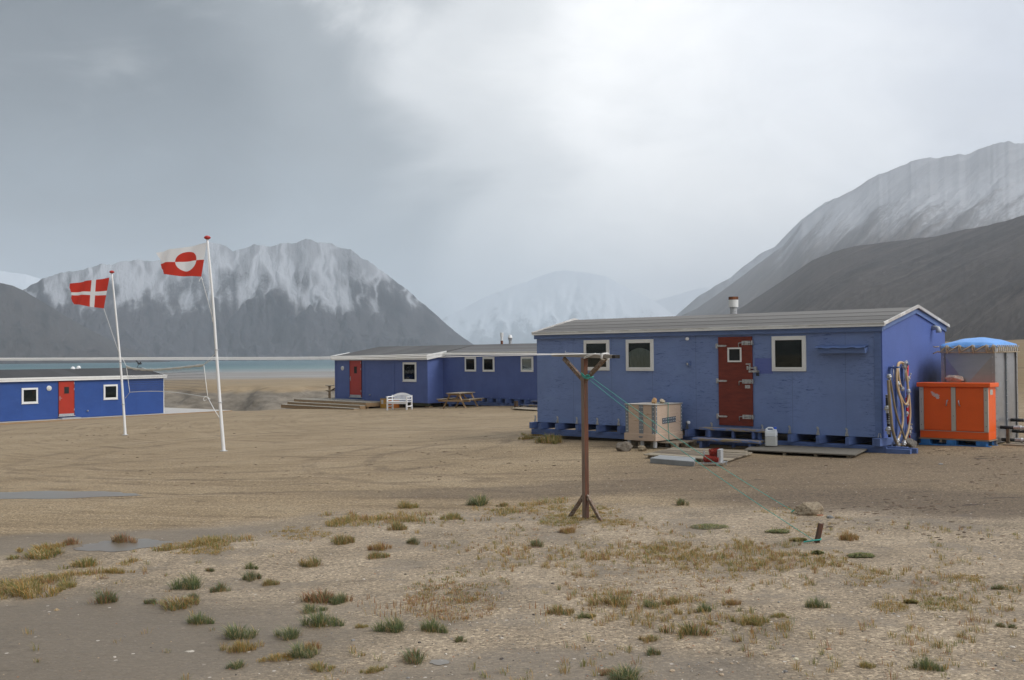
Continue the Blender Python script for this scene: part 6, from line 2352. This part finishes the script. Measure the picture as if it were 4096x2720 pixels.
G = [flat_mat('blade_green', (.21, .245, .095)), flat_mat('blade_dark', (.14, .17, .085)), flat_mat('blade_straw', (.50, .39, .21)),
     flat_mat('blade_ochre', (.47, .29, .10)), flat_mat('blade_rust', (.36, .19, .105)), flat_mat('blade_olive', (.28, .25, .095)), flat_mat('blade_blue', (.19, .225, .14))]
PAL = {'green': [0, 0, 1, 1, 6, 2], 'dark': [1, 1, 6, 0, 4], 'mix': [0, 1, 2, 4, 5, 3], 'ochre': [3, 3, 2, 5, 5], 'rust': [4, 4, 3, 2, 5], 'olive': [5, 5, 0, 2, 3], 'purple': [4, 4, 4, 1, 2]}


def blades(mb, rnd, c, n, rad, h, pal, lean=.5, wid=.004, wind=-.12):
    for _ in range(n):
        a, r = rnd.uniform(0, 6.283), rad * math.sqrt(rnd.random())
        p = Vector(c) + Vector((math.cos(a) * r * .75, math.sin(a) * r * .75, 0))
        a2 = a + rnd.uniform(-.9, .9)
        l_ = lean * (r / max(rad, 1e-4)) * rnd.uniform(.5, 1.3) + rnd.uniform(-.1, .1)
        hh = h * rnd.uniform(.5, 1.1) * (1 - .3 * r / rad)
        d = Vector((math.cos(a2) * l_ + wind * 1.0, math.sin(a2) * l_, 0)) * hh
        s_ = Vector((-math.sin(a2), math.cos(a2), 0)) * wid * rnd.uniform(.6, 1.3)
        m1 = p + d * .4 + Vector((0, 0, hh * .6))
        tip = p + d * 1.15 + Vector((0, 0, hh * rnd.uniform(.8, 1.0)))
        mb.add([p - s_ - Vector((0, 0, .01)), p + s_ - Vector((0, 0, .01)), m1 + s_ * .8, m1 - s_ * .8, tip], [(0, 1, 2, 3), (3, 2, 4)], rnd.choice(pal))


TUFT = {}


def tuft_mesh(kind, var):
    if (kind, var) not in TUFT:
        rnd = random.Random(hash((kind, var)) % 99991 if False else var * 77 + len(kind) * 13 + ord(kind[0]))
        mb = MB()
        hgt = {'green': .62, 'dark': .62, 'mix': .5, 'ochre': .34, 'rust': .55, 'olive': .4, 'purple': .42}[kind]
        ln = 1.0 if kind in ('green', 'dark') else .8
        blades(mb, rnd, (rnd.uniform(-.08, .08), rnd.uniform(-.06, .06), 0), 170, rnd.uniform(.30, .42), hgt, PAL[kind], ln, .010)
        for k in range(3 + var % 4):       # uneven outline: side clumps
            a = rnd.uniform(0, 6.283)
            q_ = rnd.uniform(.30, .62)
            blades(mb, rnd, (math.cos(a) * q_, math.sin(a) * q_ * .8, 0), rnd.randint(25, 70), rnd.uniform(.10, .24), hgt * rnd.uniform(.5, .8), PAL[kind], ln, .010)
        blades(mb, rnd, (0, 0, 0), 90, .62, hgt * .5, [2, 2, 3, 4, 5], 1.4, .006)
        me = bpy.data.meshes.new('grass_tuft')
        me.from_pydata(mb.v, [], mb.f)
        me.polygons.foreach_set('material_index', mb.m)
        for g_ in G:
            me.materials.append(g_)
        TUFT[(kind, var)] = me
    return TUFT[(kind, var)]


K = 1.7349
TU = [  # px, py (of a 2361 wide view), width, kind, label
    (233, 1392, 52, 'dark', 'dark green grass tuft alone on the dark damp sand, leftmost of the big tufts'),
    (350, 1392, 22, 'dark', 'tiny dark tuft just left of a big brownish tuft'),
    (435, 1358, 56, 'green', 'broad low green tuft above a brownish one near the left flagpole line'),
    (408, 1401, 70, 'mix', 'wide brownish tuft with ochre blades and a green neighbour'),
    (446, 1384, 26, 'dark', 'small green tuft touching the wide brownish tuft'),
    (507, 1365, 30, 'dark', 'small dark tuft halfway between the broad low tuft and the paired tufts'),
    (577, 1338, 34, 'dark', 'dark tuft, lower of a close pair, left of centre'),
    (575, 1312, 27, 'green', 'green tuft, upper of a close pair, left of centre'),
    (486, 1318, 18, 'dark', 'tiny tuft left of the close pair'),
    (618, 1350, 32, 'mix', 'brownish green tuft right below the close pair'),
    (459, 1440, 40, 'green', 'tall narrow green tuft on the dark sand'),
    (543, 1473, 64, 'green', 'large round green tuft with an ochre mat below it'),
    (552, 1502, 58, 'ochre', 'flat ochre tuft below the large round green one'),
    (665, 1473, 50, 'green', 'large bright green tuft right of the large round one'),
    (712, 1413, 42, 'green', 'green tuft just below a reddish seeded one'),
    (742, 1391, 74, 'purple', 'wide reddish-topped tuft with green base in the cluster left of centre'),
    (780, 1391, 34, 'green', 'green tuft at the right edge of the reddish cluster'),
    (740, 1447, 62, 'green', 'large blue-green tuft with straw blades on its right side'),
    (690, 1516, 54, 'green', 'green tuft low in the frame with a brown neighbour to the right'),
    (718, 1500, 34, 'rust', 'brown wispy tuft beside a low green one'),
    (640, 1524, 60, 'ochre', 'flat ochre mat of grass near the bottom edge'),
    (735, 1546, 52, 'olive', 'olive tuft near the bottom edge'),
    (548, 1541, 38, 'green', 'small green tuft at the bottom edge on the dark sand'),
    (906, 1456, 60, 'green', 'large fresh green tuft with tall seed stalks, left of its twin'),
    (998, 1459, 46, 'green', 'fresh green tuft with tall seed stalks, right of its twin'),
    (957, 1526, 54, 'dark', 'dark grey-green round tuft beside a small puddle'),
    (860, 1551, 42, 'olive', 'faded olive tuft at the bottom edge'),
    (1060, 1480, 24, 'dark', 'tiny dark leafy tuft right of the twin fresh tufts'),
    (830, 1448, 26, 'olive', 'small faded tuft left of the twin fresh tufts'),
    (1452, 1568, 74, 'green', 'biggest bright green tuft cut by the bottom edge'),
    (1410, 1556, 40, 'purple', 'withered dark clump beside the biggest bright green tuft'),
    (1740, 1440, 58, 'olive', 'tall olive tuft alone in the pale gravel'),
    (1592, 1466, 72, 'mix', 'wide brownish green double tuft low in the pale gravel'),
    (1420, 1396, 62, 'mix', 'broad tuft with red tips in the middle of the gravel'),
    (1290, 1416, 44, 'mix', 'spiky tuft with pale blades left of two small ones'),
    (1342, 1425, 26, 'green', 'small spiky green tuft, left of a small pair'),
    (1360, 1424, 22, 'olive', 'small olive tuft, right of a small pair'),
    (1625, 1410, 30, 'green', 'small green tuft between the wide double tuft and the reddish ones'),
    (1550, 1392, 32, 'olive', 'small yellow-green tuft in the gravel'),
    (1500, 1400, 30, 'green', 'short bright tuft right of the red-tipped one'),
    (1885, 1402, 36, 'green', 'small green tuft below the stake in the gravel'),
    (1800, 1424, 30, 'olive', 'small olive tuft right of the tall olive one'),
    (1640, 1440, 24, 'olive', 'thin tuft just above the wide double tuft'),
    (1502, 1478, 34, 'mix', 'grey-green tuft low in the gravel'),
    (1505, 1510, 26, 'dark', 'small dark tuft below the grey-green one'),
    (2143, 1547, 42, 'green', 'dark green tuft at the lower right of the gravel'),
    (2310, 1446, 20, 'dark', 'small dark tuft near the right edge, lower of three'),
    (2308, 1360, 24, 'dark', 'wind-bent dark tuft near the right edge, upper of three'),
    (2335, 1448, 18, 'dark', 'tiny dark tuft nearest the right edge'),
    (1998, 1540, 30, 'olive', 'sparse tuft at the bottom of the gravel, right of centre'),
    (720, 1306, 42, 'mix', 'brownish tuft behind the reddish cluster'),
    (865, 1288, 44, 'mix', 'reddish green tuft in a loose row left of centre'),
    (790, 1254, 40, 'mix', 'small spiky tuft, leftmost of a loose row'),
    (880, 1268, 36, 'rust', 'rusty tuft at the top of the loose row'),
    (953, 1255, 24, 'dark', 'small dark tuft alone right of the loose row'),
    (1043, 1198, 38, 'olive', 'round grey-green tuft on bare sand left of the clothes post'),
    (935, 1172, 40, 'olive', 'olive tuft on the crest of the hump left of the clothes post'),
    (1110, 1165, 46, 'green', 'spreading green tuft on the crest nearest the clothes post'),
    (912, 1222, 36, 'mix', 'wispy tuft below the crest of the hump'),
    (1162, 1168, 20, 'mix', 'tiny tuft on the crest between a spreading one and the clothes post'),
    (1240, 1260, 30, 'dark', 'green tuft beside a flat brown stone'),
    (1312, 1229, 36, 'rust', 'feathery rusty tuft right below the clothes post'),
    (1572, 1165, 24, 'dark', 'dark tuft at the edge of the track right of the clothes post'),
    (165, 1256, 36, 'purple', 'purple-brown tuft on the wet sand, left of two'),
    (278, 1252, 46, 'purple', 'purple-brown tuft beside a shallow puddle, right of two'),
    (80, 1288, 80, 'olive', 'wide yellow-green tuft near the left edge'),
    (100, 1270, 70, 'ochre', 'ochre tuft behind the wide yellow-green one'),
    (195, 1308, 66, 'olive', 'full yellow-green tuft in the ochre strip'),
    (260, 1322, 52, 'ochre', 'ochre tuft below the grass strip'),
    (150, 1356, 44, 'olive', 'low olive tuft below the left part of the grass strip'),
    (60, 1376, 100, 'ochre', 'long ochre patch of grass at the left edge'),
    (25, 1360, 46, 'olive', 'olive tuft at the far left edge'),
    (1690, 1395, 30, 'rust', 'rusty tuft left of the tall olive one'),
    (1960, 1245, 34, 'rust', 'rusty tuft right of the stake'),
    (1240, 1005, 44, 'olive', 'grass growing under the near hut, left of the clothes post'),
    (1215, 1013, 26, 'olive', 'small tuft at the near hut corner'),
    (1270, 1022, 50, 'olive', 'loose grass under the sled beam of the near hut'),
]
rnd = random.Random(11)
for i, (x, y, w_, kind, lab) in enumerate(TU):
    p = ong(x * K, y * K)
    o = bpy.data.objects.new('grass_tuft', tuft_mesh(kind, i % 7))
    COL.objects.link(o)
    wd = w_ * 1.38 * K / F * p.y
    o.location = (p.x, p.y + wd * .15, p.z)
    s_ = wd / 1.05
    o.scale = (s_, s_ * rnd.uniform(.6, 1.0), s_ * rnd.uniform(.75, 1.25) * (1.0 if w_ < 60 else .8))
    o.rotation_euler = (0, 0, rnd.uniform(0, 6.28) if False else rnd.uniform(-.6, .6))
    tag(o, lab, 'grass tuft', 'grass tufts on the gravel')

# seed stalks of the twin tufts are blades of the sparse dry grass below


def add_stuff(name, mb, mats):
    o = mb.build(name, mats, None, fix=False)
    return struct(o, 'stuff')


# dry reddish grass scattered over the hump, ochre strip along its left edge
EX = [-14, -9, -4.95, -4.1, -2.5, .9, 3.9, 5.7, 8, 12]
EY = [7.5, 9.0, 10.4, 12.3, 14.2, 15.6, 14.3, 12.0, 10, 8]
mb = MB()
rnd = random.Random(23)
cnt = 0
while cnt < 1700:
    x, y = rnd.uniform(-7, 7.5), rnd.uniform(5.5, 15.8)
    ye = float(np.interp(x, EX, EY))
    if y > ye - .1:
        continue
    dens = float(fbm(np.array([x * .8]), np.array([y * .8]), 4, 61)[0])
    mid = math.exp(-((x - 1.1) / 2.2) ** 2 - ((y - 10.4) / 2.4) ** 2)
    rgt = math.exp(-((x - 3.4) / 1.6) ** 2 - ((y - 10.6) / 1.5) ** 2)
    pr = max(0, (dens - .40) * 3.2) * (.10 + 1.0 * mid + .8 * rgt)
    if x < -1.2:
        pr *= .4 if y > 9.8 else .08
    if rnd.random() > pr:
        continue
    cnt += 1
    z = gz(x, y)
    kind = rnd.choice(['rust', 'rust', 'ochre', 'olive', 'ochre', 'mix', 'olive'])
    h = rnd.uniform(.03, .09) * (1 if rnd.random() < .85 else 1.4)
    blades(mb, rnd, (x, y, z), rnd.randint(9, 22), rnd.uniform(.02, .06), h, PAL[kind], .9, .0020)
for c_ in ((906, 1440), (890, 1440), (1000, 1440), (985, 1420), (1250, 1440), (860, 1420)):
    p = ong(c_[0] * K, c_[1] * K)
    for _ in range(7):
        q = Vector((p.x + rnd.uniform(-.06, .08), p.y + rnd.uniform(-.04, .04), p.z))
        h = rnd.uniform(.10, .19)
        e = q + Vector((rnd.uniform(-.08, .03), rnd.uniform(-.03, .03), h))
        mb.add([q - Vector((.0015, 0, 0)), q + Vector((.0015, 0, 0)), e + Vector((.001, 0, 0)), e - Vector((.001, 0, 0))], [(0, 1, 2, 3)], 2)
        mb.add([e - Vector((.004, 0, .05)), e + Vector((.004, 0, -.05)), e + Vector((0, 0, .01))], [(0, 1, 2)], 4)
add_stuff('dry_grass', mb, G)

mb = MB()
rnd = random.Random(29)
for _ in range(2600):
    f_ = rnd.random()
    x = -6.2 + 7.0 * f_
    y = float(np.interp(x, EX, EY)) + rnd.gauss(0, .30) - .1 + .25 * math.sin(x * 1.7)
    dn = float(fbm(np.array([x * 1.5]), np.array([y * 1.5]), 4, 71)[0])
    if x > -2.2 and rnd.random() > .22 or dn < .50:
        continue
    kind = rnd.choice(['ochre', 'ochre', 'olive', 'rust', 'olive', 'mix'])
    blades(mb, rnd, (x, y, gz(x, y)), rnd.randint(14, 30), rnd.uniform(.05, .16), rnd.uniform(.02, .10) * (.5 + dn), PAL[kind], 1.0, .003)
for cx, cy, rx, ry, n_, pal in ((1290, 1200, 45, 14, 150, 'olive'), (1345, 1190, 60, 12, 120, 'ochre'), (1330, 1172, 70, 8, 100, 'olive'), (1230, 1168, 50, 8, 60, 'ochre'), (1420, 1205, 50, 9, 70, 'ochre'), (1330, 1178, 110, 12, 90, 'ochre'),
                                (690, 1230, 70, 16, 90, 'ochre'), (450, 1265, 90, 14, 160, 'ochre'), (1300, 1240, 300, 40, 60, 'rust'), (1880, 1215, 110, 25, 60, 'ochre'), (1900, 1285, 60, 18, 50, 'ochre'),
                                (2000, 1335, 60, 18, 45, 'ochre'), (2170, 1395, 60, 16, 60, 'olive'), (2050, 1400, 40, 12, 40, 'ochre'), (2230, 1335, 50, 8, 40, 'ochre'), (1650, 1310, 130, 30, 90, 'ochre'), (1500, 1350, 200, 45, 140, 'rust'),
                                (1040, 1390, 110, 45, 190, 'rust'), (1060, 1350, 120, 40, 110, 'mix'), (1520, 1275, 100, 16, 80, 'ochre'), (1800, 1180, 60, 10, 40, 'ochre')):
    for _ in range(n_):
        a, r = rnd.uniform(0, 6.283), math.sqrt(rnd.random())
        p = ong((cx + math.cos(a) * rx * r) * K, (cy + math.sin(a) * ry * r) * K)
        blades(mb, rnd, p, rnd.randint(12, 20), rnd.uniform(.03, .09), rnd.uniform(.012, .045), PAL[pal], 1.2, .0022)
add_stuff('grass', mb, G)

# low green cushions
CUSH = [(1640, 1216, 100, 40, 'green', 'largest light green plant cushion, right of the clothes post'), (1795, 1227, 62, 20, 'green', 'grey-green plant cushion left of the stake'),
        (1985, 1283, 66, 18, 'green', 'dark green plant cushion right of the stake'), (1960, 1240, 40, 14, 'olive', 'small bright green plant cushion just right of the stake'),
        (1520, 1266, 44, 14, 'olive', 'yellow-green plant cushion among ochre grass'), (1375, 1193, 26, 8, 'olive', 'small mossy cushion by the foot of the clothes post'),
        (1885, 1277, 30, 14, 'green', 'blue-green plant cushion below the stake'), (2100, 1390, 34, 10, 'olive', 'small bright cushion in the right part of the gravel'), (1840, 1246, 40, 10, 'olive', 'grey plant cushion just left of the stake foot')]
for i, (cx, cy, w_, h_, pal, lab) in enumerate(CUSH):
    p = ong(cx * K, cy * K)
    rx = w_ * K / F * p.y / 2
    ry = rx * .75
    mb = MB()
    r2_ = random.Random(100 + i)
    for _ in range(2600):
        a, r = r2_.uniform(0, 6.283), math.sqrt(r2_.random())
        edge = .55 + .75 * (float(fbm(np.array([math.cos(a) * 1.6 + i * 9]), np.array([math.sin(a) * 1.6]), 3, 5)[0]))
        if r > edge:
            continue
        x, y = math.cos(a) * rx * r, math.sin(a) * ry * r
        z = .016 * (1 - (r / edge) ** 2) * (.5 + 1.0 * float(vnoise(np.array([x * 14 + i]), np.array([y * 14.0]), 6)[0])) + .016 * r2_.random() + gz(p.x + x, p.y + y) - p.z
        b2 = r2_.uniform(0, 6.283)
        s_ = r2_.uniform(.006, .012)
        d = Vector((math.cos(b2), math.sin(b2), r2_.uniform(.0, .6))) * s_
        e = Vector((-math.sin(b2), math.cos(b2), 0)) * s_ * .5
        c_ = Vector((x, y, z))
        mb.add([c_ - e, c_ + e, c_ + d + e * .6, c_ + d - e * .6], [(0, 1, 2, 3)], r2_.choice([0, 0, 5, 6, 0, 2] if pal == 'green' else [5, 0, 5, 3, 2]))
    o = mb.build('plant_cushion', G, None, loc=p, fix=False)
    tag(o, lab, 'plant', 'low plant cushions')

# loose stones and clods
GM = [flat_mat('pebble_pale', (.52, .46, .39), .85), flat_mat('pebble_tan', (.38, .29, .20), .85), flat_mat('pebble_grey', (.24, .225, .21), .85), flat_mat('pebble_rust', (.34, .19, .115), .85), flat_mat('pebble_dark', (.10, .085, .075), .85)]
t_ = (1 + 5 ** .5) / 2
IV = [Vector(v).normalized() for v in ((-1, t_, 0), (1, t_, 0), (-1, -t_, 0), (1, -t_, 0), (0, -1, t_), (0, 1, t_), (0, -1, -t_), (0, 1, -t_), (t_, 0, -1), (t_, 0, 1), (-t_, 0, -1), (-t_, 0, 1))]
IF = [(0, 11, 5), (0, 5, 1), (0, 1, 7), (0, 7, 10), (0, 10, 11), (1, 5, 9), (5, 11, 4), (11, 10, 2), (10, 7, 6), (7, 1, 8), (3, 9, 4), (3, 4, 2), (3, 2, 6), (3, 6, 8), (3, 8, 9), (4, 9, 5), (2, 4, 11), (6, 2, 10), (8, 6, 7), (9, 8, 1)]
mb = MB()
rnd = random.Random(41)
NP = 5200
xs = np.array([rnd.uniform(-.62, .62) for _ in range(NP * 3)])
ys = np.array([5.6 + 10.5 * rnd.random() ** 1.5 for _ in range(NP * 3)])
xw = xs * ys * 1.0
zs = ground(xw, ys)
dn = fbm(xw * .9, ys * .9, 4, 81)
wet = sst(1.15, .6, np.hypot((xw + 4.1) / 3.2, (ys - 8.0) / 2.2))
k = 0
for x, y, z, d, wv_ in zip(xw, ys, zs, dn, wet):
    if k >= NP or y > float(np.interp(x, EX, EY)) + .3:
        continue
    if rnd.random() < .35 + 1.5 * (.5 - d) or rnd.random() < wv_ * .9:
        continue
    k += 1
    s_ = rnd.uniform(.003, .0075) * (1 if rnd.random() < .94 else 2.3)
    sc = Vector((s_ * rnd.uniform(.8, 1.5), s_ * rnd.uniform(.8, 1.5), s_ * rnd.uniform(.5, .9)))
    a = rnd.uniform(0, 6.283)
    ca, sa = math.cos(a), math.sin(a)
    vs = []
    for v in IV:
        q = v * rnd.uniform(.85, 1.1)
        q = Vector((q.x * sc.x, q.y * sc.y, q.z * sc.z))
        vs.append((x + q.x * ca - q.y * sa, y + q.x * sa + q.y * ca, z + q.z + s_ * .15))
    mb.add(vs, IF, rnd.choice([0, 0, 1, 1, 1, 2, 2, 3, 4]))
add_stuff('gravel', mb, GM)

mb = MB()
rnd = random.Random(43)
DM = [mk('dark_clod', (.10, .068, .045), .95, .3, 20, bump=.5), mk('brown_clod', (.17, .115, .075), .95, .3, 20, bump=.5)]
for cx, cy, rx, ry, n_ in ((2290, 1105, 60, 40, 60), (2150, 1160, 130, 25, 60), (1960, 1195, 200, 25, 50), (2060, 1170, 90, 10, 40), (1700, 1050, 300, 40, 40), (1250, 1080, 300, 40, 50), (1100, 1030, 250, 30, 40), (2290, 1060, 60, 12, 25),
                           (600, 1090, 500, 60, 70), (2200, 1230, 120, 25, 25), (300, 1010, 250, 30, 30), (2170, 1040, 90, 8, 25)):
    for _ in range(n_):
        p = ong((cx + rnd.gauss(0, .5) * rx) * K, (cy + rnd.gauss(0, .5) * ry) * K)
        s_ = rnd.uniform(.006, .026) * (p.y / 18) ** .5
        sx_, sy_, sz_ = s_ * rnd.uniform(1, 2.4), s_ * rnd.uniform(.8, 1.4), s_ * rnd.uniform(.35, .7)
        mb.add([(p.x + v.x * sx_ * rnd.uniform(.8, 1.2), p.y + v.y * sy_ * rnd.uniform(.8, 1.2), p.z + v.z * sz_) for v in IV], IF, rnd.choice([0, 0, 1]))
add_stuff('mud', mb, DM)
